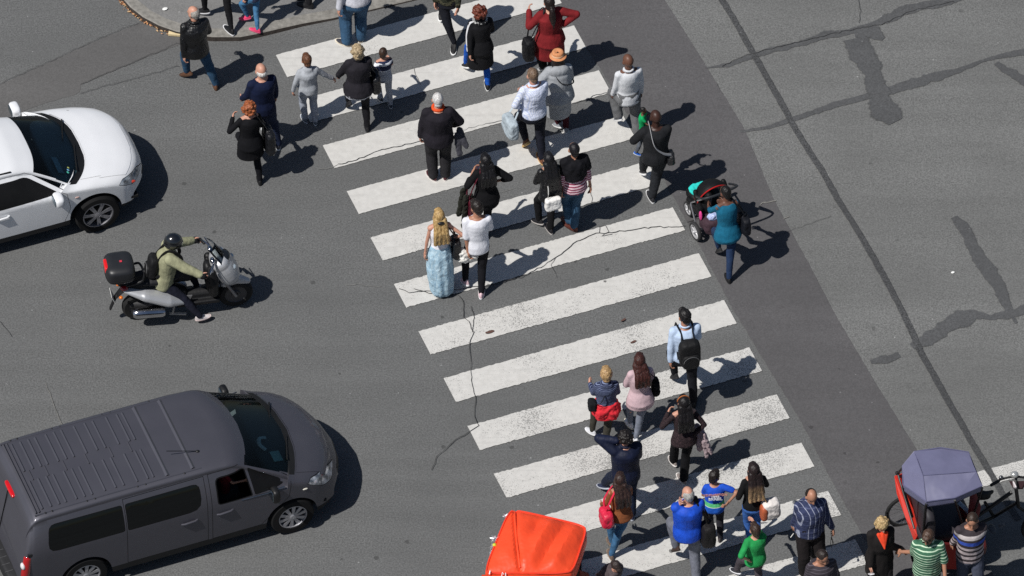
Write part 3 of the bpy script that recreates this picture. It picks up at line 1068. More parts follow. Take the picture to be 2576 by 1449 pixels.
    q = MB(); q.box((.08, 0, .98), (.01, .012, .95), Matrix.Rotation(.205, 3, 'Y')); q.build('door_joint', blk, root)
    q = MB(); q.ell((.215, 0, 1.46), (.04, .17, .03), e1=.5, e2=.5); q.build('brake_light', plain('#d0141a', .2, .6, coat=1, name='brake_lens'), root)
    t = bpy.data.curves.new('lettering', 'FONT'); t.body = 'TRAFIC'; t.size = .11; t.extrude = .004; t.align_x = 'CENTER'
    o = bpy.data.objects.new('lettering', t); COL.objects.link(o); o.parent = root
    o.matrix_local = Matrix.Translation((.07, -.48, .84)) @ Matrix.Rotation(.205, 4, 'Y') @ Matrix(((0, 0, -1), (-1, 0, 0), (0, 1, 0))).to_4x4()
    t.materials.append(plain('#c8c8cc', .2, .6, 1., name='chrome_letters'))
    # roof ribs
    rz = lambda x, y: lerp_tab([(0, 1.597), (.3, 1.615), (1.5, 1.630), (2.8, 1.625), (3.1, 1.612)], x)[0] - .012 * (abs(y) / .75) ** 3
    r = MB()
    def rib(x, y0, y1, w=.013, h=.011):
        h *= 1.6
        n = 10; a = [y0 + (y1 - y0) * i / n for i in range(n + 1)]
        for dx in (0,):
            vs = []; fs = []
            for y in a:
                z = rz(x, y)
                vs += [(x - w * 1.7, y, z - .002), (x - w * .12, y, z + h), (x + w * .12, y, z + h), (x + w * 1.7, y, z - .002)]
            for i in range(n):
                for j in range(3): fs.append((i * 4 + j, i * 4 + j + 1, (i + 1) * 4 + j + 1, (i + 1) * 4 + j))
            r.add([V(p) for p in vs], fs)
    for x in (.36, .41): rib(x, -.70, .70, .010)
    for i, x in enumerate((.47, .60, .72, .82, .98, 1.10, 1.21, 1.40, 1.56, 1.68, 1.88, 2.04, 2.12)):
        rib(x, .10, .66, .012); rib(x, -.66, -.10, .012)
    for x in (.53, .76, 1.03, 1.36, 1.72, 2.0): rib(x, -.10, .10, .008)
    for x in (2.31, 2.69): rib(x, -.70, .70, .02, .013)
    for s_ in (-1, 1): r.tube([(.33, s_ * .725, 1.592), (1.5, s_ * .725, 1.612), (2.8, s_ * .722, 1.605)], .012, n=6)
    r.build('roof_ribbing', paint, root, angle=10)
    for s_ in (-1, 1):
        for x in (.48, .58, 1.1, 1.22, 1.85, 1.97, 2.55):
            ch = MB(); ch.ell((x, s_ * .737, 1.612), (.014, .014, .008), n=8, m=5); ch.build('roof_rack_cap', plain('#0d0d0e', .6, name='black_cap'), root)
    an = MB(); an.ell((2.86, -.42, 1.622), (.03, .025, .02)); an.tube([(2.86, -.42, 1.63), (2.42, -.36, 1.74)], .006, n=6); an.build('antenna', plain('#101012', .5, name='antenna_black'), root)
    # trim
    for s_ in (-1, 1):
        mirror_blob(root, (3.78, s_ * 1.05, 1.0), (.06, .10, .12), s_, plain('#101011', .5, name='mirror_plastic'))
        for x, z in ((2.52, .86), (3.05, .86)):
            h = MB(); h.tube([(x - .12, s_ * .978, z - .01), (x - .08, s_ * 1.0, z), (x + .08, s_ * 1.0, z + .01), (x + .12, s_ * .976, z + .01)], .016, n=8, sx=.7); h.build('door_handle', paint, root)
        h = MB(); h.ell((4.26, s_ * .962, .84), (.04, .012, .016)); h.build('side_indicator', plain('#d8d4c8', .2, .6, name='clear_indicator'), root)
        h = MB(); h.tube([(3.30, s_ * .975, 1.0), (3.75, s_ * .98, 1.0), (3.95, s_ * .975, 1.03)], .009, n=6); h.build('window_trim', plain('#9a9aa0', .2, .6, 1., name='bright_trim'), root)
        wheel(root, (4.067, s_ * .86, .33), .33, .22, s_, .215, 10, plain('#a8a8ac', .4, .5, .6, name='hubcap_silver'), 'cap')
        wheel(root, (.968, s_ * .86, .33), .33, .22, s_, .215, 10, plain('#a8a8ac', .4, .5, .6, name='hubcap_silver'), 'cap')
        w = MB(); p0 = V((4.34, -s_ * .1 + .35 * (s_ < 0) - .1, 1.20)); w.tube([(4.28, .55 * s_ if s_ > 0 else -.15, 1.115), (4.12, .1 if s_ > 0 else -.62, 1.165)], .011, n=6); w.build('wiper', plain('#0a0a0a', .6, name='wiper_black'), root)
    # inside
    fl = MB(); fl.box((2.4, 0, .42), (4.4, 1.8, .04)); fl.box((.968, 0, .62), (.86, 1.5, .4)); fl.box((4.067, 0, .55), (.9, 1.5, .5)); fl.build('floor_pan', plain('#0c0c0d', .9, name='interior_black'), root, smooth=False)
    d = MB(); d.ell((4.06, 0, .98), (.26, .86, .1), n=24, m=10, e1=.5, e2=.4); d.build('dashboard', plain('#3c4a4e', .8, name='dash_grey'), root)
    p = MB(); p.box((4.02, -.45, 1.10), (.14, .2, .006), Matrix.Rotation(.2, 3, 'Y')); p.build('dashboard_paper', plain('#b8dcd2', .6, name='paper'), root, smooth=False)
    p = MB(); p.tube(smooth_path([V((3.92, -.30, 1.12)), V((3.86, -.20, 1.15)), V((3.90, -.08, 1.14)), V((4.0, -.06, 1.10))]), .03, n=8, sx=.5); p.build('dashboard_cloth', plain('#e0e0dc', .8, name='white_cloth'), root)
    for y in (-.48, .05, .52):
        s_ = MB(); s_.ell((3.15, y, .72), (.27, .22, .1), e1=.5, e2=.5); s_.ell((2.91, y, 1.0), (.1, .22, .34), Matrix.Rotation(-.15, 3, 'Y'), e1=.5, e2=.5); s_.ell((2.84, y, 1.36), (.06, .13, .09), e1=.6, e2=.6)
        s_.build('seat', plain('#1c1d20', .9, name='seat_cloth'), root)
    stw = MB(); stw.tube([V((3.68, .48, 1.0)) + Matrix.Rotation(-.5, 3, 'Y') @ V((0, .18 * cos(a), .18 * sin(a))) for a in [2 * pi * i / 20 for i in range(21)]], .014, n=6); stw.build('steering_wheel', plain('#101010', .6, name='wheel_black'), root)
    # passenger seen through the open front window
    R = Matrix.Rotation(root.rotation_euler.z, 3, 'Z'); hw = root.location + R @ V((3.18, -.52, 1.5))
    person('person in a dark red t-shirt at the open front window of the grey van', (hw.x, hw.y, 0), H=1.17, hd=21.2 - 90, z0=.27, pelz=.44, kid=False, lean=-.05,
           L=('l', -.14, .62, -.02), R=('l', .14, .62, -.02), LA=('sw', 40, 8, 50), RA=('sw', 30, 16, 60), hr=(0, 0, 0), hair=dict(kind='short', c='#2a1c16'), top=dict(mat=fabric('#6a1a22'), hem=-.05, sl='short', name='t_shirt'), bot=dict(mat=fabric('#2a2e3c'), fit=.015), shoe=dict(col='#222224'), sk='tan')

def build_white_car():
    root = empty('suv', rz=radians(20.6)); tag(root, 'white sport utility car entering from the left edge above the scooter', 'car')
    place(root, (243, 533), (3.40, -.82, .34))
    tab = [(0, 1.1, .8, .6, .2, .4), (.3, 1.35, .86, .62, .12, .3), (1.0, 1.42, .88, .63, .1, .26), (1.9, 1.425, .885, .63, .1, .26), (2.3, 1.395, .885, .61, .1, .26), (2.6, 1.315, .885, .60, .09, .26), (3.34, 1.005, .88, .76, .08, .26), (3.42, .985, .875, .80, .08, .26), (3.7, .955, .87, .83, .10, .26), (3.95, .91, .86, .84, .12, .28), (4.1, .87, .85, .84, .13, .3), (4.2, .82, .84, .84, .14, .32), (4.26, .73, .83, .83, .14, .34), (4.29, .61, .80, .80, .12, .35), (4.30, .53, .79, .79, .09, .36)]
    bow = [(0, .1), (.5, .0), (1.9, .06), (2.5, .28), (2.7, .32), (3.3, .45), (3.5, .45), (3.9, .42), (4.30, .46)]
    st = stations([(0, .3, 8), (.3, 1.9, 40), (1.9, 2.5, 30), (2.5, 3.3, 50), (3.3, 4.0, 40), (4.0, 4.30, 26)])
    car = Car(tab, bow, st, [(.74, .36, .39), (3.40, .36, .40)], .27, .90, .885, 0, 4.30, bp=3.0, tum=1.5, crown=4.2, m1=20, m2=18)
    paint = car_paint((.80, .81, .83), 0, .28, 1., 'white_paint'); blk = plain('#0a0a0b', .6, .3, name='panel_joint')
    dark = glass('car_dark_glass', (.10, .12, .12), .4); clear = glass('car_windscreen', (.62, .80, .84), .93)
    side = lambda f: abs(f.normal.y) > .5 and abs(f.calc_center_median().y) > .45
    sgn = lambda fs, s_: [f for f in fs if f.is_valid and f.calc_center_median().y * s_ > 0]
    def X(f, b=0): return car.u(f)
    fr = rounded([(1.72, .945), (2.84, .945), (2.40, 1.24), (1.72, 1.29)], [.03, .05, .08, .03])
    fs = car.panel(fr, (0, 2), side, .022)
    for s_ in (-1, 1): car.take(sgn(fs, s_), 'side_window', dark, root)
    re = rounded([(.7, .96), (1.66, .945), (1.66, 1.29), (.8, 1.27)], .05)
    fs = car.panel(re, (0, 2), side, .02)
    for s_ in (-1, 1): car.take(sgn(fs, s_), 'side_window', dark, root)
    for poly in ([(1.69, .36), (2.90, .36), (3.0, .62), (2.95, .93), (2.40, 1.30), (1.69, 1.345)], [(1.0, .45), (1.20, .36), (1.66, .36), (1.66, 1.345), (.9, 1.32), (.75, .9)]):
        fs = car.panel(poly, (0, 2), side, .007)
        for s_ in (-1, 1): car.take(sgn(fs, s_), 'front_door' if poly[0][0] > 1.5 else 'rear_door', [paint, blk], root, gmat=True)
    w = [f for f in car.bm.faces if (lambda t: 2.62 < t[0] < 3.32 and abs(t[1].y) < .74 and t[1].z > .97 and f.normal.z > .2 and f.normal.x > .1)(X(f))]
    car.take(w, 'windscreen', clear, root)
    w = [f for f in car.bm.faces if (lambda t: 3.32 <= t[0] < 3.42 and abs(t[1].y) < .78 and f.normal.z > .2)(X(f))]
    car.take(w, 'wiper_cowl', plain('#0b0b0c', .6, name='black_plastic'), root)
    w = [f for f in car.bm.faces if (lambda t: 3.437 <= t[0] < 4.13 and abs(t[1].y) < .72 and f.normal.z > .5)(X(f, .30))]
    car.take(w, 'bonnet', paint, root, shift=.006)
    hl = car.panel(rounded([(3.74, .78), (3.82, .83), (4.10, .78), (4.24, .66), (4.0, .64)], .03), (0, 2), lambda f: abs(f.calc_center_median().y) > .38 and f.calc_center_median().x > 3.3 and f.normal.z < .75, .007)
    lamp = NT('headlamp_glass'); lamp.fin(lamp.mix(lamp.ramp(lamp.noise(8, 2), [(.4, 0.), (.6, 1.)]), (.10, .11, .13), (.55, .6, .66)), .12, .7, .3, coat=1)
    for s_ in (-1, 1):
        car.take(sgn(hl, s_), 'headlight', lamp.m, root)
        q = MB(); q.ell((3.99, s_ * .735, .675), (.05, .02, .025)); q.build('indicator', plain('#c8402a', .2, .6, coat=1, name='amber_lens'), root)
    gr = [f for f in car.bm.faces if (lambda c: c.x > 3.95 and c.z < .60 and abs(c.y) < .5)(f.calc_center_median())]
    car.take(gr, 'grille', plain('#0d0d0e', .6, name='grille_black'), root)
    for f in car.bm.faces:
        if f.calc_center_median().z < .37: f.material_index = 2
    car.done('body', [paint, blk, plain('#1a1a1c', .8, name='sill_plastic')], root)
    for s_ in (-1, 1):
        mirror_blob(root, (2.78, s_ * .98, .97), (.075, .12, .085), s_, paint)
        for x in (1.95, .95):
            h = MB(); h.tube([(x - .11, s_ * .885, .80), (x - .07, s_ * .91, .805), (x + .07, s_ * .91, .81), (x + .11, s_ * .885, .81)], .014, n=8, sx=.8); h.build('door_handle', paint, root)
        h = MB(); h.ell((3.10, s_ * .873, .80), (.035, .01, .015)); h.build('side_indicator', plain('#c8a8a0', .3, .6, name='indicator_lens'), root)
        wheel(root, (3.40, s_ * .79, .34), .34, .22, s_, .235, 7, plain('#9a9aa0', .35, .5, .7, name='alloy'), 'alloy')
        wheel(root, (.74, s_ * .79, .34), .34, .22, s_, .235, 7, plain('#9a9aa0', .35, .5, .7, name='alloy'), 'alloy')
        r_ = MB(); r_.tube([(.6, s_ * .585, 1.375), (1.4, s_ * .60, 1.405), (2.2, s_ * .585, 1.375)], .012, n=8); r_.build('roof_rail', blk, root)
        w = MB(); w.tube([(3.34, .5 if s_ > 0 else -.05, 1.02), (3.20, .05 if s_ > 0 else -.58, 1.05)], .011, n=6); w.build('wiper', plain('#0a0a0a', .6, name='wiper_black'), root)
    fl = MB(); fl.box((2.1, 0, .42), (3.9, 1.6, .04)); fl.box((3.40, 0, .55), (.86, 1.36, .5)); fl.box((.74, 0, .55), (.8, 1.36, .5)); fl.build('floor_pan', plain('#0c0c0d', .9, name='interior_black'), root, smooth=False)
    d = MB(); d.ell((3.10, 0, .90), (.26, .70, .09), n=24, m=10, e1=.5, e2=.4); d.build('dashboard', plain('#66767c', .8, name='dash_pale'), root)
    p = MB(); p.box((2.98, -.36, 1.02), (.10, .34, .008), Matrix.Rotation(.5, 3, 'Y')); p.build('sun_shade', plain('#9ab2b8', .6, name='pale_shade'), root, smooth=False)
    for y in (-.38, .38):
        s_ = MB(); s_.ell((2.05, y, .68), (.27, .24, .1), e1=.5, e2=.5); s_.ell((1.80, y, .95), (.1, .24, .3), Matrix.Rotation(-.2, 3, 'Y'), e1=.5, e2=.5); s_.ell((1.72, y, 1.24), (.06, .13, .09), e1=.6, e2=.6); s_.build('seat', plain('#23262a', .9, name='seat_cloth'), root)
    stw = MB(); stw.tube([V((2.62, .38, .92)) + Matrix.Rotation(-.5, 3, 'Y') @ V((0, .18 * cos(a), .18 * sin(a))) for a in [2 * pi * i / 20 for i in range(21)]], .014, n=6); stw.build('steering_wheel', plain('#101010', .6, name='wheel_black'), root)
    for i, c in enumerate(('#b8c06a', '#7ab0d0', '#5ac8b0')):
        b = MB(); b.ell((3.10 - i * .02, -.50 - i * .05, 1.065 + i * .004), (.022, .022, .004), Matrix.Rotation(.55, 3, 'Y')); b.build('sticker', plain(c, .5, name='sticker_paper'), root)

def build_scooter():
    root = empty('scooter', rz=radians(-2)); tag(root, 'silver maxi scooter with a black top case waiting between the cars', 'scooter')
    # two wheels: rear at x = 0, front at x = 1.42
    a, b = G(350, 768, .25), G(592, 735, .25)
    root.location = (a.x, a.y, 0); d = b - a; root.rotation_euler.z = atan2(d.y, d.x); WB = V((d.x, d.y)).length
    f = WB / 1.42
    sil = car_paint((.44, .45, .47), .3, .36, .8, 'scooter_silver'); blk = plain('#121214', .55, .4, name='black_plastic', bump=.2); chrome = plain('#c8c8cc', .15, .6, 1., name='chrome')
    for x in (0, 1.42 * f):
        w = MB(); w.revolve((x, 0, .255), (0, 1, 0), [(.16, -.05), (.22, -.06), (.25, -.035), (.256, 0), (.25, .035), (.22, .06), (.16, .05)], n=36); o = w.build('wheel', plain('#131314', .85, name='tyre_rubber'), root)
        r = MB(); r.revolve((x, 0, .255), (0, 1, 0), [(.03, -.05), (.06, -.045), (.07, -.03), (.15, -.035), (.165, -.05), (.165, .05), (.15, .035), (.07, .03), (.06, .045), (.03, .05)], n=30); r.build('rim', plain('#4a4a4d', .45, .5, .5, name='dark_alloy'), o)
    P = lambda *q: [V((x * f, y, z)) for x, y, z in q]
    # side panels and tail
    for s in (-1, 1):
        m = MB()
        m.chain(P((-.18, s * .1, .70), (.1, s * .16, .62), (.4, s * .185, .50), (.66, s * .16, .40)), [.07, .14, .15, .08], sx=.6, n=14)
        m.blob('side_panel', sil, root, vox=.012, sm=3)
    t = MB(); t.chain(P((-.25, 0, .78), (.0, 0, .72), (.3, 0, .56), (.6, 0, .42)), [.07, .13, .15, .12], n=14); t.blob('tail_section', blk, root, vox=.014)
    s = MB(); s.chain(P((-.1, 0, .84), (.12, 0, .83), (.30, 0, .78), (.58, 0, .76), (.72, 0, .70)), [.10, .14, .13, .13, .08], n=14, sx=.5, hint=V((0, 1, 0))); s.ell((.25 * f, 0, .78), (.4, .15, .07)); s.blob('seat', plain('#17171a', .6, .35, name='seat_vinyl', bump=.4), root, vox=.012)
    m = MB(); m.box((.85 * f, 0, .30), (.62, .36, .07)); m.rc((.55 * f, 0, .34), (1.1 * f, 0, .34), .1, .1); m.blob('footboard', blk, root, vox=.014)
    # front: leg shield, fairing, mudguard
    m = MB(); m.chain(P((1.06, 0, .42), (1.04, 0, .66), (1.02, 0, .84)), [.12, .15, .12], n=14, sx=.55, hint=V((1, 0, 0)))
    for q in (-1, 1): m.chain(P((1.08, q * .14, .45), (1.08, q * .2, .72), (1.05, q * .14, .93)), [.07, .07, .06])
    m.blob('leg_shield', blk, root, vox=.013)
    m = MB(); Rf = Matrix.Rotation(-.42, 3, 'Y')
    m.ell(P((1.28, 0, .80))[0], (.17, .235, .26), Rf, n=26, m=16, e1=.75, e2=.8); m.ell(P((1.20, 0, .97))[0], (.15, .215, .12), Rf, n=22, m=12, e1=.8, e2=.8)
    m.ell(P((1.36, 0, .66))[0], (.08, .13, .14), Rf, n=18, m=10)
    m.blob('front_fairing', sil, root, vox=.012, sm=3)
    m = MB(); m.ell((1.255 * f, 0, 1.055), (.10, .13, .05)); m.build('instrument_cowl', plain('#1a1c20', .25, .6, name='gloss_black'), root)
    m = MB(); m.ell((1.15 * f, 0, 1.09), (.05, .12, .045)); m.build('dial', plain('#c4c4c2', .25, .6, .4, name='dial_face'), root)
    for i in range(3):
        m = MB(); m.ell((1.475 * f - i * .006, -.06 + i * .06, .76), (.012, .022, .05)) if 0 else m.rc((1.435 * f + i * .012, -.10, .80 - i * .045), (1.445 * f + i * .012, .10, .80 - i * .045), .014, .014); m.build('fairing_vent', plain('#0e1014', .5, name='vent_black'), root)
    for q in (-1, 1):
        m = MB(); m.ell((1.385 * f, q * .11, .90), (.045, .05, .04)); m.build('headlight', plain('#b8c4cc', .1, .7, .3, coat=1, name='lens'), root)
    m = MB(); m.chain(P((1.26, 0, .50), (1.42, 0, .545), (1.60, 0, .46)), [.085, .09, .05], n=14); m.blob('front_mudguard', sil, root, vox=.012)
    for q in (-1, 1):
        m = MB(); m.tube(P((1.24, q * .09, .62), (1.42, q * .085, .26)), .024, n=8); m.build('fork', plain('#8a8a8e', .35, .5, .7, name='fork_metal'), root)
    # windscreen, a thin curved pane
    g = MB(); rows = []
    for i in range(7):
        z = i / 6; rows.append([V((1.30 * f - .17 * z - .10 * (abs(y) ** 2), y * (.19 - .05 * z), 1.05 + .27 * z)) for y in [-1 + j / 6 for j in range(13)]])
    g.grid(rows, closed=False, caps=False); o = g.build('windscreen', glass('scooter_screen', (.8, .85, .86), .9), root)
    o.modifiers.new('t', 'SOLIDIFY').thickness = .004
    # bars
    m = MB(); m.tube(smooth_path(P((.98, .37, 1.06), (1.08, .2, 1.08), (1.12, 0, 1.06), (1.08, -.2, 1.08), (.98, -.37, 1.06))), .018, n=8); m.build('handlebar', chrome, root)
    for q in (-1, 1):
        m = MB(); m.rc(P((.98, q * .37, 1.06))[0], P((1.02, q * .27, 1.07))[0], .022, .022, n=8); m.build('grip', blk, root)
        m = MB(); m.tube(P((1.04, q * .36, 1.10), (1.09, q * .18, 1.11)), .008, n=6); m.ell((1.08 * f, q * .12, 1.10), (.04, .06, .04)); m.build('brake_lever', chrome, root)
    # rear: exhaust, lights, plate, stand
    e = MB(); e.revolve((-.1 * f, -.20, .30), V((1, -.08, .0)), [(.001, -.02), (.05, -.02), (.075, .02), (.078, .06), (.078, .40), (.06, .44), (.001, .45)], n=24); e.build('exhaust', chrome, root)
    e = MB(); e.ell((-.105 * f, -.2, .30), (.02, .06, .06)); e.build('exhaust_cap', plain('#5a5a5c', .4, .5, .8, name='steel'), root)
    e = MB(); e.chain(P((-.1, 0, .3), (.2, -.06, .32), (.55, 0, .32)), [.07, .09, .12]); e.build('engine', plain('#2a2a2c', .6, .4, .3, name='engine_metal'), root)
    m = MB(); m.tube(P((.42, -.16, .16), (.66, -.2, .15)), .018, n=8); m.tube(P((.50, -.13, .30), (.46, -.18, .16)), .014, n=8); m.build('stand', plain('#b0b0b2', .35, .5, .7, name='stand_metal'), root)
    m = MB(); m.prism([V((.46 * f, -.17, .40)), V((.72 * f, -.18, .40)), V((.76 * f, -.17, .48)), V((.50 * f, -.17, .50))], (0, .02, 0)); m.build('footrest_plate', plain('#8a8a8c', .4, .5, .6, name='plate_metal'), root, smooth=False)
    for q in (-1, 1):
        m = MB(); m.ell((-.22 * f, q * .09, .74), (.06, .05, .035)); m.build('tail_light', plain('#a01020', .15, .6, coat=1, name='red_lens'), root)
        m = MB(); m.ell((-.28 * f, q * .13, .60), (.03, .03, .022)); m.build('indicator', plain('#d8701a', .2, .6, coat=1, name='amber_lens'), root)
    m = MB(); m.chain(P((-.2, 0, .68), (-.34, 0, .5), (-.42, 0, .28)), [.08, .05, .04], sx=.35, hint=V((1, 0, 0)), n=12); m.build('rear_mudguard', blk, root)
    R = Matrix.Rotation(-.35, 3, 'Y')
    m = MB(); m.box(P((-.385, 0, .52))[0], (.006, .2, .15), R); o = m.build('number_plate', plain('#d0d0cc', .5, name='plate_white'), root, smooth=False)
    for i in range(6):
        m = MB(); m.box(P((-.385, 0, .52))[0] + R @ V((-.006, -.075 + (i % 3) * .06, .03 - .06 * (i // 3))), (.004, .03, .04), R)
        if i == 0: pl = MB()
        pl.box(P((-.385, 0, .52))[0] + R @ V((-.005, -.07 + (i % 3) * .065 + .01 * (i // 3), .03 - .06 * (i // 3))), (.004, .035 if i % 2 else .022, .042), R)
    pl.build('plate_characters', plain('#1a1a1e', .6, name='plate_ink'), o, smooth=False)
    # top case
    m = MB(); c = V((-.27 * f, 0, 1.08)); m.ell(c, (.215, .245, .15), n=32, m=20, e1=.55, e2=.5); tc = m.build('top_case', plain('#232427', .45, .45, name='case_plastic', var=.08), root)
    m = MB(); m.revolve(c + V((0, 0, -.03)), (0, 0, 1), [(0.001, 0)], n=8) if 0 else m.grid([[c + V((.22 * math.copysign(abs(cos(t)) ** .5, cos(t)), .25 * math.copysign(abs(sin(t)) ** .5, sin(t)), z)) for t in [2 * pi * i / 40 for i in range(40)]] for z in (-.045, -.03)]); m.build('case_rim', plain('#17181a', .6, name='rim_plastic'), tc)
    m = MB(); m.ell(c + V((-.178, .01, .06)), (.045, .11, .065), n=20, m=12, e1=.4, e2=.4); m.build('reflector', plain('#d81a1a', .15, .6, coat=1, name='red_reflector'), tc)
    m = MB(); m.box(c + V((.02, -.02, .155)), (.035, .035, .006)); m.build('badge', plain('#c83a4a', .4, name='badge_red'), tc)
    m = MB(); m.tube(smooth_path(P((-.2, .17, .86), (-.0, .19, .93), (.06, .14, .94), (.08, 0, .94), (.06, -.14, .94), (-.0, -.19, .93), (-.2, -.17, .86))), .018, n=8); m.build('grab_rail', blk, root)
    # ---- the rider
    rz = root.rotation_euler.z
    Rm = Matrix.Rotation(rz, 3, 'Z')
    L2W = lambda x, y, z: root.location + Rm @ V((x * f, y, z))
    hp = L2W(.38, 0, 0); hd = math.degrees(rz) - 90
    hw = L2W(.52, .0, 0)
    hl = lambda p: p
    Pn = person('rider in a pale khaki jacket and black helmet sitting on the silver scooter', (hw.x, hw.y, 0), H=1.60, hd=hd, lean=.16, w=1.12, pelz=.90,
                L=('l', -.2, .52, .27, 0, 0), R=('l', .45, .42, .0, -20, 0), LA=('sw', 40, 10, 40), RA=('sw', 40, 10, 40), hr=(-14, 14, 0), sk='light',
                top=dict(mat=fabric('#9c9c7e', fold=1.), hem=-.1, off=.03, sr=.02, name='jacket', collar=1.2), bot=dict(mat=fabric('#1d1f2c'), fit=.018, name='trousers'), shoe=dict(col='#d8d4d4', sole='#d8ccc8'),
                ) if 0 else None
    # hands on the grips: targets in the rider's own frame (x right, y ahead), scaled
    k = 1.60 / 1.75
    def to(x, y, z):
        q = V((x * f, y, 0)) - V((.52 * f - .16 * k, 0, 0)); return ('l', -q.y / k, q.x / k, z / k)
    foot = G(515, 806, .08); q = Rm.transposed() @ (foot - root.location)
    fo = to(q.x / f, q.y, 0)
    Pn = person('rider in a pale khaki jacket and black helmet sitting on the silver scooter', (hw.x, hw.y, 0), H=1.56, hd=hd, lean=.16, w=1.15, pelz=.73,
                L=('l', -.16, .55, .28, 0, 0), R=('l', fo[1], fo[2], .0, 12, 0), LA=to(.90, .37, 1.09) + ((-.8, -.4, -.5),), RA=to(.90, -.37, 1.09) + ((.8, -.5, -.4),), hr=(-12, 14, 0), sk='light',
                top=dict(mat=fabric('#9c9c7e', fold=1.), hem=-.1, off=.05, sr=.05, name='jacket', collar=1.3, wear=.02), bot=dict(mat=fabric('#1d1f2c'), fit=.018, name='trousers'), shoe=dict(col='#cfc8c8', sole='#d8c4c0'))
    h = MB(); A = Pn.hp; hs = Pn.hs
    h.ell(A((0, -.01, .03)), (.125 * hs, .148 * hs, .135 * hs), Pn.HR, n=28, m=18); h.ell(A((0, -.03, -.03)), (.118 * hs, .13 * hs, .09 * hs), Pn.HR, n=24, m=14)
    ho = h.blob('helmet', plain('#15171a', .22, .6, coat=1, name='helmet_gloss', var=.2), Pn.root, vox=.01)
    v = MB(); rows = []
    for i in range(6):
        e = -.35 + .5 * i / 5; rows.append([A((.132 * cos(e) * sin(t), -.005 + .152 * cos(e) * cos(t), .02 + .14 * sin(e))) for t in [-1.25 + 2.5 * j / 14 for j in range(15)]])
    v.grid(rows, closed=False, caps=False); v.build('visor', glass('visor_tint', (.15, .16, .17), .5), ho)
    for s in (-1, 1):
        gl = MB(); d = (Pn.wri[s] - Pn.elb[s]).normalized(); gl.rc(Pn.wri[s] - d * .07, Pn.wri[s], .043, .04); gl.build('glove_cuff', plain('#5f5e62', .8, name='grey_knit'), Pn.root)
        c = Pn.wri[s] + d * .05; gl = MB(); gl.ell(c, (.058, .06, .05), n=12, m=8)
        for j in range(4): gl.rc(c + V((.03 - .02 * j, .03, .01)), c + V((.03 - .02 * j, .075 - .008 * abs(j - 1.5), -.03)), .0125, .011, n=7, k=2)
        gl.rc(c + V((-s * .04, .01, 0)), c + V((-s * .05, .055, -.02)), .015, .012, n=7, k=2); gl.blob('glove', fabric('#1a1a1d'), Pn.root, vox=.007, sm=1)
    backpack(Pn, 'slim black backpack on the back of the scooter rider', size=(.29, .16, .44), lift=.05)

def wheel_spoked(parent, c, ax, r, name='wheel'):
    b = MB(); x, y, z = frame(ax)
    b.tube([V(c) + x * (r * cos(a)) + y * (r * sin(a)) for a in [2 * pi * i / 40 for i in range(41)]], .024, n=8); o = b.build(name, plain('#141415', .85, name='tyre_rubber'), parent)
    s = MB(); s.tube([V(c) + x * ((r - .03) * cos(a)) + y * ((r - .03) * sin(a)) for a in [2 * pi * i / 40 for i in range(41)]], .011, n=6)
    for i in range(28):
        a = 2 * pi * i / 28 + .1; s.tube([V(c) + z * (.03 if i % 2 else -.03), V(c) + x * ((r - .03) * cos(a)) + y * ((r - .03) * sin(a))], .0022, n=4)
    s.rc(V(c) - z * .05, V(c) + z * .05, .022, .022, n=10); s.build('spokes', plain('#8c8c8e', .35, .5, .8, name='spoke_steel'), o)
    return o

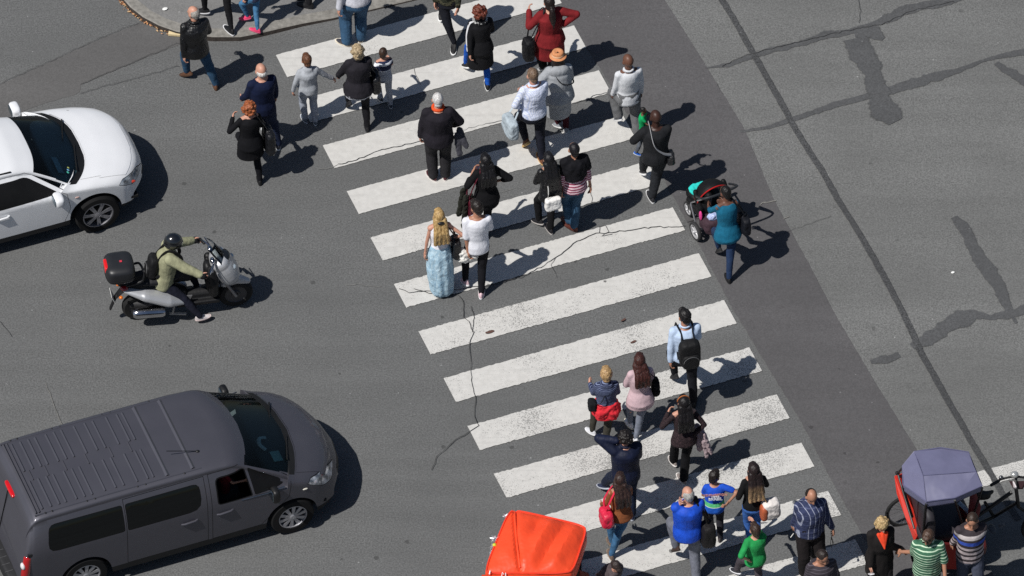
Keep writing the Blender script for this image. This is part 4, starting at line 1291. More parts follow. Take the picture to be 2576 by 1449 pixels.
def build_pedicab_blue():
    # x runs forward along the vehicle, y to its left
    root = empty('pedicab', rz=radians(17)); tag(root, 'red cycle rickshaw under a faded blue vinyl canopy at the right edge', 'pedicab')
    place(root, (2293, 1288), (.0, .0, .33))
    # measured corner points: canopy outline in the air
    Rm = Matrix.Rotation(root.rotation_euler.z, 3, 'Z').transposed()
    Lc = lambda u, v, z: Rm @ (G(u, v, z) - V(root.location))
    vin = NT('blue_vinyl'); c = lin('#6b6b86'); n = vin.noise(5, 3); vin.fin(vin.mix(n, sc3(c, .85), sc3(c, 1.12)), .45, .45, nrm=vin.bump(vin.noise(3, 2), .4, .04))
    red = car_paint('#c83020', 0, .4, .6, 'pedicab_red'); shaded_red = car_paint('#5c1512', 0, .5, .3, 'pedicab_red_shaded'); blk = plain('#121214', .5, name='black_tube')  # darker red is the body red with shade put into its colour
    # upper ring (ridge line to rear edge) and lower ring of the hood
    A = [(2300, 1136, 1.92), (2366, 1126, 1.95), (2436, 1137, 1.93), (2471, 1222, 1.86), (2402, 1252, 1.84), (2330, 1262, 1.80), (2272, 1220, 1.72), (2270, 1172, 1.78)]
    top = [Lc(*q) for q in A]
    rid0, rid1 = Lc(2306, 1140, 1.98), Lc(2346, 1262, 1.86)
    m0, m1 = Lc(2322, 1196, 2.02), Lc(2456, 1186, 2.0)
    m = MB()
    V0 = top + [rid0, rid1, m0, m1]
    i0, i1, j0, j1 = 8, 9, 10, 11
    fs = [(0, 1, 2, j1, j0), (j0, j1, 3, 4, 9), (7, 0, j0), (7, j0, 6), (6, j0, 9), (6, 9, 5), (2, 3, j1), (4, 5, 9)]
    m.add([V(p) for p in V0], [(7, 0, 10), (7, 10, 6), (6, 10, 5), (0, 1, 10), (1, 2, 11), (1, 11, 10), (2, 3, 11), (11, 3, 4), (10, 11, 4), (10, 4, 5)])
    drop = [p + V((0, 0, -.12)) - (p - sum(top, V()) / 8) * .02 for p in top]
    o_ = len(m.v); m.add(top + drop, [(i, i + 8, (i + 1) % 8 + 8, (i + 1) % 8) for i in range(8)])
    bm = bmesh.new(); me = m.mesh('canopy'); bm.from_mesh(me); bmesh.ops.remove_doubles(bm, verts=bm.verts, dist=.001)
    used = [v for v in bm.verts if not v.link_faces]; bmesh.ops.delete(bm, geom=used, context='VERTS')
    bmesh.ops.subdivide_edges(bm, edges=bm.edges, cuts=4, use_grid_fill=True)
    bmesh.ops.recalc_face_normals(bm, faces=bm.faces)
    ctr = sum(top, V()) / 8
    for v in bm.verts:
        v.co += V((0, 0, .016 * mnoise.noise(v.co * 3.5) - .03 * max(0, 1 - abs((v.co - ctr).length - .35) / .3) * (mnoise.noise(v.co * 1.7) + .4)))
    bm.to_mesh(me); bm.free(); me.materials.append(vin.m); me.polygons.foreach_set('use_smooth', [True] * len(me.polygons)); me.set_sharp_from_angle(angle=radians(14))
    can = bpy.data.objects.new('canopy', me); COL.objects.link(can); can.parent = root
    so = can.modifiers.new('t', 'SOLIDIFY'); so.thickness = .012
    # seam piping
    s = MB()
    for p, q in ((top[0], m0), (m0, m1), (m0, top[5])): s.tube([p + V((0, 0, -.001)), (p + q) / 2 + V((0, 0, -.001)), q + V((0, 0, -.001))], .006, n=6)
    s.tube(top + [top[0]], .009, n=6); s.build('canopy_piping', plain('#5c5c78', .5, name='dark_piping'), can)
    # frame posts
    L0 = Lc(2262, 1178, 1.30); L1 = Lc(2312, 1355, .55)
    f = MB()
    f.tube([top[7] + V((0, 0, -.05)), Lc(2258, 1190, 1.25)], .016, n=8); f.tube([Lc(2258, 1190, 1.25), Lc(2300, 1330, .9)], .016, n=8)
    f.tube([top[6] + V((0, 0, -.05)), Lc(2295, 1300, .95)], .02, n=8); f.tube([top[5] + V((0, 0, -.05)), Lc(2322, 1345, .8)], .02, n=8)
    f.tube([top[3] + V((0, 0, -.05)), Lc(2448, 1300, .9)], .018, n=8); f.tube([top[4] + V((0, 0, -.05)), Lc(2425, 1330, .6)], .018, n=8)
    f.ell(Lc(2258, 1190, 1.25), (.035, .035, .03), n=8, m=6); f.build('canopy_frame', blk, root)
    # red body: rear side panel sloping down, seat back, floor and front panel
    b = MB(); q = [Lc(2260, 1195, 1.15), Lc(2274, 1222, 1.10), Lc(2318, 1345, .60), Lc(2310, 1360, .45), Lc(2288, 1300, .75), Lc(2266, 1240, .95)]
    b.prism([p + V((-.06, 0, 0)) for p in q], V((.17, 0.03, -.01))); b.build('rear_panel', red, root, smooth=False)
    w = MB(); w.tube([Lc(2276, 1250, .75), Lc(2290, 1295, .58), Lc(2308, 1355, .40)], .03, n=8, sx=.5); w.build('bumper_strip', plain('#b8c0c0', .5, name='pale_strip'), root)
    b = MB(); b.ell(Lc(2365, 1300, .62), (.42, .42, .10), n=24, m=12, e1=.5, e2=.4); b.build('bench_seat', plain('#2b262c', .6, name='seat_vinyl'), root)
    b = MB(); b.ell(Lc(2318, 1285, .92), (.08, .46, .34), n=24, m=14, e1=.5, e2=.4); b.build('seat_back', plain('#26242a', .6, name='seat_vinyl_dark'), root)
    b = MB(); b.ell(Lc(2392, 1352, .34), (.44, .42, .12), n=24, m=12, e1=.4, e2=.3); b.build('tub', shaded_red, root)
    for (u0, v0, u1, v1) in ((2412, 1266, 2450, 1320), (2330, 1365, 2410, 1372)):
        b = MB(); p0, p1 = Lc(u0, v0, .95), Lc(u1, v1, .75); b.prism([p0, p1, p1 + V((0, 0, -.5)), p0 + V((0, 0, -.55))], V((.03, .03, 0))); b.build('side_panel', shaded_red, root, smooth=False)
    b = MB(); p0, p1 = Lc(2412, 1264, .98), Lc(2440, 1290, .90); b.tube([p0, p1, Lc(2456, 1322, .7)], .035, n=8, sx=.5); b.build('arm_rest', plain('#8fa0b0', .4, name='pale_blue_vinyl'), root)
    b = MB(); b.chain([Lc(2448, 1245, 1.2), Lc(2452, 1275, 1.05), Lc(2446, 1312, .85)], [.05, .09, .07], sx=.5); b.build('backrest_cushion', plain('#7a2420', .6, name='dark_red_vinyl'), root)
    # wheels of the cabin
    ax = (0, 1, 0)
    wheel_spoked(root, Lc(2279, 1284, .29), ax, .29); wheel_spoked(root, Lc(2279, 1284, .29) + V((.1, -.85, 0)), ax, .29)
    # the cycle in front
    Z = lambda u, v, z: Lc(u, v, z)
    f = MB(); sad = Z(2479, 1252, 1.0); hd_ = Z(2556, 1228, 1.05); bb = Z(2500, 1300, .35)
    for p, q, r in ((Z(2478, 1264, .92), bb, .024), (Z(2545, 1238, .95), Z(2430, 1318, .55), .03), (Z(2558, 1265, .75), bb, .026), (hd_, Z(2562, 1275, .68), .028), (bb, Z(2420, 1335, .42), .026), (Z(2562, 1275, .68), Z(2628, 1318, .33), .022)):
        f.tube([p, q], r, n=8)
    f.build('cycle_frame', blk, root)
    s = MB(); s.chain([Z(2462, 1245, 1.0), Z(2478, 1246, 1.0), Z(2494, 1238, 1.02)], [.10, .085, .04], sx=.5, hint=V((0, 1, 0))); s.blob('saddle', plain('#171718', .6, name='saddle_vinyl'), root, vox=.01)
    h = MB(); h.tube(smooth_path([Z(2496, 1219, 1.08), Z(2520, 1205, 1.12), Z(2556, 1199, 1.14), Z(2590, 1203, 1.12), Z(2625, 1200, 1.08)]), .016, n=8); h.tube([Z(2556, 1199, 1.13), Z(2556, 1235, 1.0)], .02, n=8); h.build('handlebar', blk, root)
    for p, q in ((Z(2494, 1220, 1.08), Z(2512, 1210, 1.10)), (Z(2608, 1200, 1.1), Z(2626, 1200, 1.08))):
        g_ = MB(); g_.rc(p, q, .024, .024, n=8); g_.build('grip', plain('#1a1a1b', .8, name='rubber_grip'), root)
    l = MB(); l.ell(Z(2552, 1194, 1.2), (.06, .055, .05)); l.build('headlight', plain('#c8c8c4', .2, .6, .6, name='lamp_chrome'), root)
    l = MB(); l.ell(Z(2518, 1201, 1.15), (.035, .03, .03)); l.build('bell', plain('#77777a', .3, .6, .8, name='bell_steel'), root)
    l = MB(); l.box(Z(2552, 1222, 1.04), (.02, .12, .07)); l.build('reflector', plain('#e0d8da', .3, name='white_reflector'), root)
    l = MB(); l.prism([Z(2538, 1210, 1.08), Z(2580, 1210, 1.08), Z(2570, 1228, .98), Z(2548, 1228, .98)], V((.02, 0, -.03))); l.build('front_basket', plain('#3a2226', .6, name='dark_red_plate'), root, smooth=False)
    wheel_spoked(root, Z(2628, 1318, .33), ax, .33)
    p = MB(); p.ell(Z(2496, 1330, .3), (.05, .1, .02)); p.ell(Z(2520, 1322, .3), (.05, .03, .02)); p.build('pedal', plain('#5a5a5c', .5, name='pedal_metal'), root)

def build_pedicab_red():
    root = empty('pedicab', rz=radians(0)); tag(root, 'cycle rickshaw with a glossy orange red canopy trimmed with silver tinsel', 'pedicab')
    c0 = G(1360, 1500, 0); root.location = (c0.x, c0.y, 0)
    Lc = lambda u, v, z: G(u, v, z) - V(root.location)
    vin = NT('orange_red_vinyl'); n = vin.noise(4, 2); c = (.86, .075, .022)
    vin.fin(vin.mix(n, sc3(c, .9), sc3(c, 1.05)), vin.math('MULTIPLY_ADD', n, .2, .38), .4, nrm=vin.bump(vin.noise(2.6, 3), .6, .06), coat=.0)
    # corners of the sheet: far left, far right, near right, near left
    FL, FR, NR, NL = Lc(1282, 1277, 1.92), Lc(1479, 1322, 1.86), Lc(1440, 1440, 1.80), Lc(1216, 1440, 1.86)
    m = MB(); N = 40; rows = []
    for i in range(N + 1):
        t = i / N; row = []
        for j in range(N + 1):
            s = j / N
            p = FL.lerp(FR, s).lerp(NL.lerp(NR, s), t)
            p = p + V((0, 0, .10 * (1 - abs(2 * t - 1) ** 2.5) * (1 - abs(2 * s - 1) ** 3)))
            cr = abs(s - (.06 + .36 * t))                      # the long crease
            p.z -= .045 * max(0, 1 - cr / .045) * (.25 + .75 * (t < .97))
            fe = min(1, 4 * t * (1 - t) * 1.6) * min(1, 4 * s * (1 - s) * 1.6)
            p.z += fe * .03 * sin(s * 15 + t * 3 - 1) * min(1, max(0, (s - .25) * 4)) * (1 - .5 * t) + fe * .02 * mnoise.noise(V((s * 5, t * 4, 1.3)))
            cc = abs(2 * s - 1) ** 5 * abs(2 * t - 1) ** 5
            p = p.lerp((FL + FR + NR + NL) / 4, .07 * cc)
            p.z += fe * .05 * (abs(((s * 3.4 + t * .5) % 1) * 2 - 1) - .5) * min(1, max(0, (s - .2 - .3 * t) * 8))
            p.z -= .03 * max(abs(2 * s - 1), abs(2 * t - 1)) ** 10
            row.append(p)
        rows.append(row)
    m.grid(rows, closed=False, caps=False)
    # skirts
    edge = rows[0] + [r[-1] for r in rows[1:]] + list(reversed(rows[-1]))[1:] + [r[0] for r in reversed(rows[1:-1])]
    ctr = sum(edge, V()) / len(edge)
    lo = [p + V((0, 0, -.2)) + (p - ctr) * .035 for p in edge]; mid = [p + V((0, 0, -.04)) + (p - ctr) * .03 for p in edge]
    nn = len(edge)
    m.add(edge + mid + lo, [(i, i + nn, (i + 1) % nn + nn, (i + 1) % nn) for i in range(nn)] + [(i + nn, i + 2 * nn, (i + 1) % nn + 2 * nn, (i + 1) % nn + nn) for i in range(nn)])
    me = m.mesh('canopy'); bm = bmesh.new(); bm.from_mesh(me); bmesh.ops.remove_doubles(bm, verts=bm.verts, dist=.001); bmesh.ops.recalc_face_normals(bm, faces=bm.faces); bm.to_mesh(me); bm.free()
    me.materials.append(vin.m); me.polygons.foreach_set('use_smooth', [True] * len(me.polygons)); me.set_sharp_from_angle(angle=radians(24))
    can = bpy.data.objects.new('canopy', me); COL.objects.link(can); can.parent = root
    sd = can.modifiers.new('t', 'SOLIDIFY'); sd.thickness = .008
    # stitched hem and the long fold
    s = MB(); s.tube([p + V((0, 0, .012)) for p in edge] + [edge[0] + V((0, 0, .012))], .014, n=6); s.build('piping', plain('#f0452c', .3, .5, coat=.5, name='bright_piping'), can)
    f = MB(); pts = [FL.lerp(NL, t).lerp(FR.lerp(NR, t), .06 + .36 * t) + V((0, 0, .10 * (1 - abs(2 * t - 1) ** 2.5) * .75 - .012)) for t in [.03 + .9 * i / 14 for i in range(15)]]
    f.tube(pts, [.006] + [.016] * 13 + [.02], n=8, sx=.6); f.build('fold', vin.m, can)
    # second hood part running out of the picture
    h = MB(); rows = []
    a, b = Lc(1212, 1442, 1.84), Lc(1442, 1452, 1.76); 
    for i in range(8):
        t = i / 7; rows.append([a.lerp(b, j / 12) + V((-.06 * t, -.55 * t, -.03 - .25 * t ** 2 + .06 * sin(pi * j / 12))) for j in range(13)])
    h.grid(rows, closed=False, caps=False); o = h.build('front_hood', vin.m, root); o.modifiers.new('t', 'SOLIDIFY').thickness = .008
    mk = MB()
    for u, v, du, dv in ((1233, 1436, 2, 9), (1230, 1450, 2, 6)): mk.tube([Lc(u, v, 1.88), Lc(u - du, v + dv, 1.86)], .009, n=6)
    q = [(1262, 1450), (1264, 1440), (1268, 1445), (1272, 1441), (1272, 1451)]
    mk.tube([Lc(u, v, 1.875) for u, v in q], .006, n=6); mk.build('white_marking', plain('#f2f0ee', .6, name='white_paint'), o)
    # tinsel
    t = MB(); rnd = random.Random(3)
    for (u, v, z, r, n) in ((1278, 1302, 1.86, .05, 40), (1251, 1360, 1.84, .075, 90), (1247, 1378, 1.82, .06, 50), (1243, 1394, 1.80, .055, 50), (1240, 1408, 1.78, .05, 40)):
        c = Lc(u - 7, v - 4, z + .03)
        for i in range(n):
            d = V((rnd.gauss(0, 1), rnd.gauss(0, 1), rnd.gauss(0, 1))).normalized() * r * rnd.uniform(.6, 1.1); e = V((rnd.uniform(-1, 1), rnd.uniform(-1, 1), rnd.uniform(-1, 1))) * .006
            t.add([c + e, c - e, c + d], [(0, 1, 2)])
    t.build('tinsel', plain('#e8e8f0', .25, .6, .4, name='silver_foil'), can, smooth=False, fix=False)
    y = MB(); y.ell(Lc(1244, 1371, 1.87), (.03, .03, .025)); y.build('yellow_bauble', plain('#c8c83a', .4, name='yellow_plastic'), can)
    # carriage below
    blk = plain('#141415', .5, name='black_tube'); 
    for q, g in ((FL, (-.05, -.1)), (FR, (-.05, -.1)), (NR, (0, .1)), (NL, (0, .1))):
        p = MB(); qq = q.lerp((FL + FR + NR + NL) / 4, .1); p.tube([qq + V((0, 0, -.03)), V((qq.x * .9 + g[0], qq.y * .9 + g[1], .5))], .018, n=8); p.build('canopy_pole', blk, root)
    b = MB(); b.ell((0, .1, .5), (.5, .5, .14), n=24, m=12, e1=.4, e2=.3); b.build('tub', car_paint('#8a1a12', 0, .4, .6, 'tub_red'), root)
    b = MB(); b.ell((-.05, .35, .72), (.45, .16, .28), n=24, m=12, e1=.5, e2=.4); b.build('bench_seat', plain('#2b2426', .6, name='seat_vinyl'), root)
    pn = MB(); pn.prism([Lc(1455, 1432, 1.0), Lc(1478, 1440, .9), Lc(1492, 1500, .4), Lc(1455, 1500, .4)], V((.02, -.03, 0))); pn.build('side_panel', plain('#7a3026', .5, name='rust_panel'), root, smooth=False)
    for s_ in (-1, 1): wheel_spoked(root, V((s_ * .55, .1, .33)), (1, 0, 0), .33)
    c = MB(); c.tube([(0, -.3, .5), (0, -1.2, .4), (0, -1.6, .9)], .03, n=8); c.build('cycle_frame', blk, root); wheel_spoked(root, V((0, -1.75, .33)), (1, 0, 0), .33)

def build_pram(P):
    rz = radians(P.hd + 8)
    root = empty('pram', rz=rz); tag(root, 'black pram with red piping and a turquoise blanket pushed by the woman in teal', 'pram')
    c = G(1760, 600, 0); root.location = (c.x, c.y, 0)
    Rm = Matrix.Rotation(rz, 3, 'Z').transposed(); Lc = lambda u, v, z: Rm @ (G(u, v, z) - V(root.location))
    blk = fabric('#141416', .6, name='pram_cloth'); alu = plain('#a8a8ac', .3, .5, .8, name='aluminium'); red = plain('#b01e1e', .4, name='red_trim')
    RL, FLw = Lc(1750, 582, .15), Lc(1733, 525, .13)
    wid = .60
    def wh(c, r):
        b = MB(); b.revolve(c, (1, 0, 0), [(r * .72, -.02), (r * .93, -.028), (r, -.012), (r, .012), (r * .93, .028), (r * .72, .02)], n=28); o = b.build('wheel', plain('#2c2c2e', .8, name='grey_tyre'), root)
        s = MB(); s.revolve(c, (1, 0, 0), [(r * .74, -.022), (r * .66, -.02), (r * .66, .02), (r * .74, .022)], n=28)
        for i in range(5):
            a = 2 * pi * i / 5; d = V((0, cos(a), sin(a))); s.rc(V(c) + d * r * .12, V(c) + d * r * .7, .018, .014, n=8, k=2)
        s.rc(V(c) - V((.03, 0, 0)), V(c) + V((.03, 0, 0)), .025, .025, n=10, k=2); s.build('rim', plain('#c4c4c6', .4, .5, .3, name='grey_rim'), o)
    wh(RL, .15); wh(RL + V((wid, 0, 0)), .15)
    wh(FLw + V((.0, 0, 0)), .12); wh(FLw + V((wid - .08, .0, 0)), .12)
    f = MB()
    for x in (0, wid - .06):
        q = V((x + .04, 0, 0))
        hnd = Lc(1783, 520, .98); b0 = V((RL.x + x + .03, RL.y, .16)); b1 = V((FLw.x + x * .9 + .03, FLw.y, .22)); tp = V((RL.x + x + .05, RL.y - .16, .96))
        f.tube([b0, V((b0.x + .01, b0.y + .22, .5)), b1 + V((0, 0, .18))], .014, n=8); f.tube([tp, V((b0.x + .02, b0.y + .2, .55)), b1], .015, n=8); f.tube([b1, b1 + V((0, 0, -.08))], .02, n=8)
    f.tube([RL, RL + V((wid, 0, 0))], .012, n=8)
    f.build('chassis', alu, root)
    fk = MB()
    for x in (0, wid - .08): fk.chain([FLw + V((x, -.02, .02)), FLw + V((x, .02, .16)), FLw + V((x + .02, .02, .26))], [.025, .035, .03])
    fk.build('fork', plain('#17171a', .5, name='black_plastic'), root)
    cx = RL.x + wid * .5; y0 = RL.y
    h = MB(); h.tube(smooth_path([V((cx - .27, y0 + .05, .82)), V((cx - .27, y0 - .18, .98)), V((cx, y0 - .22, 1.0)), V((cx + .27, y0 - .18, .98)), V((cx + .27, y0 + .05, .82))]), .017, n=8); h.build('handle', plain('#26282c', .5, name='handle_grip'), root)
    s = MB(); s.ell((cx, y0 + .20, .42), (.23, .26, .09), n=22, m=12, e1=.5, e2=.5); s.rc((cx - .12, y0 + .02, .5), (cx - .12, y0 - .05, .85), .07, .06); s.rc((cx + .12, y0 + .02, .5), (cx + .12, y0 - .05, .85), .07, .06)
    for q in (-1, 1): s.rc((cx + q * .22, y0 + .0, .46), (cx + q * .22, y0 + .36, .46), .05, .04); s.rc((cx + q * .23, y0 + .0, .6), (cx + q * .23, y0 + .15, .8), .05, .04)
    s.blob('seat', blk, root, vox=.012)
    hd_ = MB(); rows = []
    for i in range(9):
        a = -.25 + 1.75 * i / 8; rows.append([V((cx + .26 * cos(t), y0 + .04 + .28 * sin(t) * sin(a), .60 + .30 * sin(t) * cos(a) + .06)) for t in [pi * j / 16 for j in range(17)]])
    hd_.grid(rows, closed=False, caps=False); o = hd_.build('hood', blk, root); o.modifiers.new('t', 'SOLIDIFY').thickness = .014
    for r_ in (rows[0], rows[8]):
        t = MB(); t.tube([p + V((0, 0, .008)) for p in r_], .009, n=6); t.build('hood_trim', red, o)
    b = MB(); b.ell((cx, y0 + .40, .46), (.21, .16, .09), n=20, m=12, e1=.6, e2=.6); b.blob('leg_cover', blk, root, vox=.012)
    bk = MB(); bk.ell((cx, y0 - .10, .34), (.25, .17, .15), n=20, m=12, e1=.5, e2=.5); bk.blob('storage_basket', fabric('#43323a', .8, name='basket_cloth'), root, vox=.012, disp=((.08, .03),))
    # blanket lies on the pram, a parcel in the basket
    o = empty('blanket', root.location + Matrix.Rotation(rz, 3, 'Z') @ V((cx - .04, y0 + .38, .57)), rz); tag(o, 'turquoise blanket spread over the front of the pram', 'blanket')
    m = MB(); m.ell((0, 0, 0), (.15, .12, .03), n=20, m=10, e1=.6, e2=.5); m.ell((.03, -.06, .02), (.10, .07, .04)); m.blob('cloth', fabric('#2fc9c0', .8, name='turquoise_cloth'), o, vox=.01, disp=((.07, .03),))
    o = empty('parcel', root.location + Matrix.Rotation(rz, 3, 'Z') @ V((cx - .04, y0 - .16, .52)), rz); tag(o, 'pale blue plastic bag in the basket below the pram handle', 'bag')
    m = MB(); m.ell((0, 0, 0), (.15, .07, .06), e1=.7, e2=.7); m.blob('plastic', plain('#a9b6dc', .4, name='pale_plastic'), o, vox=.01, disp=((.05, .04),))
    p = MB(); p.ell((cx - .25, y0 - .05, .50), (.02, .04, .09)); p.build('side_pocket', plain('#d03a86', .5, name='pink_mesh'), root)

def build_vehicles():
    build_van(); build_white_car(); build_scooter(); build_pedicab_red(); build_pedicab_blue()
# ------------------------------------------------------------------ the street
def asphalt(name, base, tint=(1, 1, 1), speck=.75, spots=.7):
    t = NT(name)
    c = tuple(base * q for q in tint)
    fine = t.noise(42, 4, .75)
    mid = t.noise(14, 3)
    big = t.noise(.55, 4)
    streak = t.noise(1.2, 3, .5, t.mapped((.35, 3.0, 1), (0, 0, -ZA)))
    col = t.mix(t.ramp(fine, [(.36, 0.), (.64, 1.)]), sc3(c, max(.1, 1 - speck * .75)), sc3(c, 1 + speck * .8))
    col = t.mix(t.ramp(big, [(.35, .4), (.65, 0.)]), col, sc3(c, .70))
    col = t.mix(t.ramp(streak, [(.4, 0.), (.75, .22)]), col, sc3(c, 1.35))
    col = t.mix(t.ramp(mid, [(.3, .25), (.55, 0.)]), col, sc3(c, .6))
    vs = t.voro(2.1); rr = t.voro(2.1, out='Color')
    size = t.math('MULTIPLY', t.xyz(rr)[0], .105)
    wob = t.math('MULTIPLY_ADD', t.noise(28, 3), .10, -.05)
    spot = t.math('LESS_THAN', t.math('ADD', vs, wob), t.math('SUBTRACT', size, .025))
    col = t.mix(t.math('MULTIPLY', spot, spots), col, sc3(c, .38))
    v2 = t.voro(5.5, t.mapped((1, 1, 1), loc=(3.1, 1.7, 0))); r2 = t.voro(5.5, t.mapped((1, 1, 1), loc=(3.1, 1.7, 0)), 'Color')
    lite = t.math('LESS_THAN', v2, t.math('MULTIPLY_ADD', t.xyz(r2)[1], .16, -.085))
    col = t.mix(t.math('MULTIPLY', lite, .55), col, sc3(c, 2.8))
    lane = t.noise(.42, 2, .5, t.mapped((.12, 2.4, 1), (0, 0, -ZA), (.3, .7, 0)))
    col = t.mix(t.ramp(lane, [(.42, .22), (.60, 0.)]), col, sc3(c, .62))
    fl = t.math('MULTIPLY', t.ramp(t.noise(7, 5, .75), [(.60, 0.), (.70, 1.)]), t.ramp(t.noise(.9, 2), [(.45, 0.), (.6, 1.)]))
    col = t.mix(t.math('MULTIPLY', fl, .45), col, sc3(c, .5))
    nrm = t.bump(fine, .35, .006)
    return t.fin(col, .9, .25, nrm=nrm)

ZA = radians(20.95)                                     # direction of the stripes
ZE = V((cos(ZA), sin(ZA), 0)); ZN = V((sin(ZA), -cos(ZA), 0)); ZO = V((-3.486, 4.743, 0))

def sheet(name, pts, z, mat, parent=None, jit=0.0, kind='structure', step=.06, rnd=random.Random(3)):
    """flat polygon lying on the road; pts are world points"""
    q = []
    n = len(pts)
    for i in range(n):
        a, b = V(pts[i]), V(pts[(i + 1) % n])
        m = max(1, int((b - a).length / step)) if jit else 1
        nn = V((-(b - a).y, (b - a).x, 0)).normalized()
        for j in range(m):
            p = a.lerp(b, j / m)
            if j or not jit: p = p + nn * rnd.uniform(-jit, jit)
            q.append(V((p.x, p.y, z)))
    me = bpy.data.meshes.new(name)
    bm = bmesh.new()
    f = bm.faces.new([bm.verts.new(p) for p in q])
    bmesh.ops.triangulate(bm, faces=[f])
    bm.normal_update()
    for f in bm.faces:
        if f.normal.z < 0: f.normal_flip()
    bm.to_mesh(me); bm.free()
    me.materials.append(mat)
    o = bpy.data.objects.new(name, me); COL.objects.link(o)
    if kind: o['kind'] = kind
    return o

def px(*uv, z=0.0):
    return [G(u, v, z) for u, v in uv]

RN = [0]
def ribbon(mb, pts, w, z, jit=.25, step=.04, wj=.35, rnd=random.Random(5)):
    """flat strip with a wandering outline along a path of world points; w metres wide (number or list)"""
    ws = w if isinstance(w, (list, tuple)) else [w] * len(pts)
    P_ = []; W_ = []
    for i in range(len(pts) - 1):
        a, b = V(pts[i]), V(pts[i + 1]); m = max(1, int((b - a).length / step))
        for j in range(m):
            P_.append(a.lerp(b, j / m)); W_.append(ws[i] + (ws[i + 1] - ws[i]) * j / m)
    P_.append(V(pts[-1])); W_.append(ws[-1])
    RN[0] += 1; z = z + (RN[0] % 17) * .00013; ph = RN[0] * 7.3
    nz = lambda i, f, k: mnoise.noise(V((i * step * f, ph, k)))
    vs = []
    for i, p in enumerate(P_):
        d = P_[min(i + 1, len(P_) - 1)] - P_[max(i - 1, 0)]
        n = V((-d.y, d.x, 0)).normalized(); ww = W_[i]
        c = p + n * (jit * ww * (nz(i, 1.6, 0) * 2 + nz(i, 9, .5)))
        for sd, k in ((1, 1.), (-1, 2.)):
            h = ww * .5 * (1 + wj * (1.2 * nz(i, 2.2, k) + .9 * nz(i, 8, k) + .5 * nz(i, 21, k)))
            vs.append((c + n * (sd * max(h, .12 * ww)), c + n * (sd * max(h, .12 * ww) * .66)))
    V4 = []
    for i in range(len(P_)):
        (lo, li), (ro, ri) = vs[2 * i], vs[2 * i + 1]
        V4 += [V((q.x, q.y, z)) for q in (lo, li, ri, ro)]
    mb.add(V4, [(4 * i + k + 1, 4 * i + k + 5, 4 * i + k + 4, 4 * i + k) for i in range(len(P_) - 1) for k in range(3)])
    if not hasattr(mb, 'fade'): mb.fade = []
    mb.fade += [0, 1, 1, 0] * len(P_)

def faded(o, mb):
    """outer rim of the strip thins out over the road below"""
    at = o.data.attributes.new('fade', 'FLOAT', 'POINT'); at.data.foreach_set('value', [float(q) for q in mb.fade])
    return o

def thin_edges(m, lo=.25, hi=.6, amt=.9):
    t = m.node_tree; N = t.nodes
    out = next(n for n in N if n.type == 'OUTPUT_MATERIAL'); b = next(n for n in N if n.type == 'BSDF_PRINCIPLED')
    a = N.new('ShaderNodeAttribute'); a.attribute_name = 'fade'
    tc = N.new('ShaderNodeTexCoord'); nz = N.new('ShaderNodeTexNoise'); nz.inputs['Scale'].default_value = 26; nz.inputs['Detail'].default_value = 4; nz.inputs['Roughness'].default_value = .7
    t.links.new(tc.outputs['Object'], nz.inputs['Vector'])
    ad = N.new('ShaderNodeMath'); ad.operation = 'MULTIPLY_ADD'; t.links.new(nz.outputs[0], ad.inputs[0]); ad.inputs[1].default_value = 1.1; ad.inputs[2].default_value = -.55
    s_ = N.new('ShaderNodeMath'); s_.operation = 'ADD'; t.links.new(a.outputs['Fac'], s_.inputs[0]); t.links.new(ad.outputs[0], s_.inputs[1])
    r = N.new('ShaderNodeMapRange'); t.links.new(s_.outputs[0], r.inputs[0]); r.inputs[1].default_value = lo; r.inputs[2].default_value = hi; r.inputs[4].default_value = amt
    tr = N.new('ShaderNodeBsdfTransparent'); mx = N.new('ShaderNodeMixShader')
    t.links.new(r.outputs[0], mx.inputs[0]); t.links.new(tr.outputs[0], mx.inputs[1]); t.links.new(b.outputs[0], mx.inputs[2]); t.links.new(mx.outputs[0], out.inputs[0])
    return m

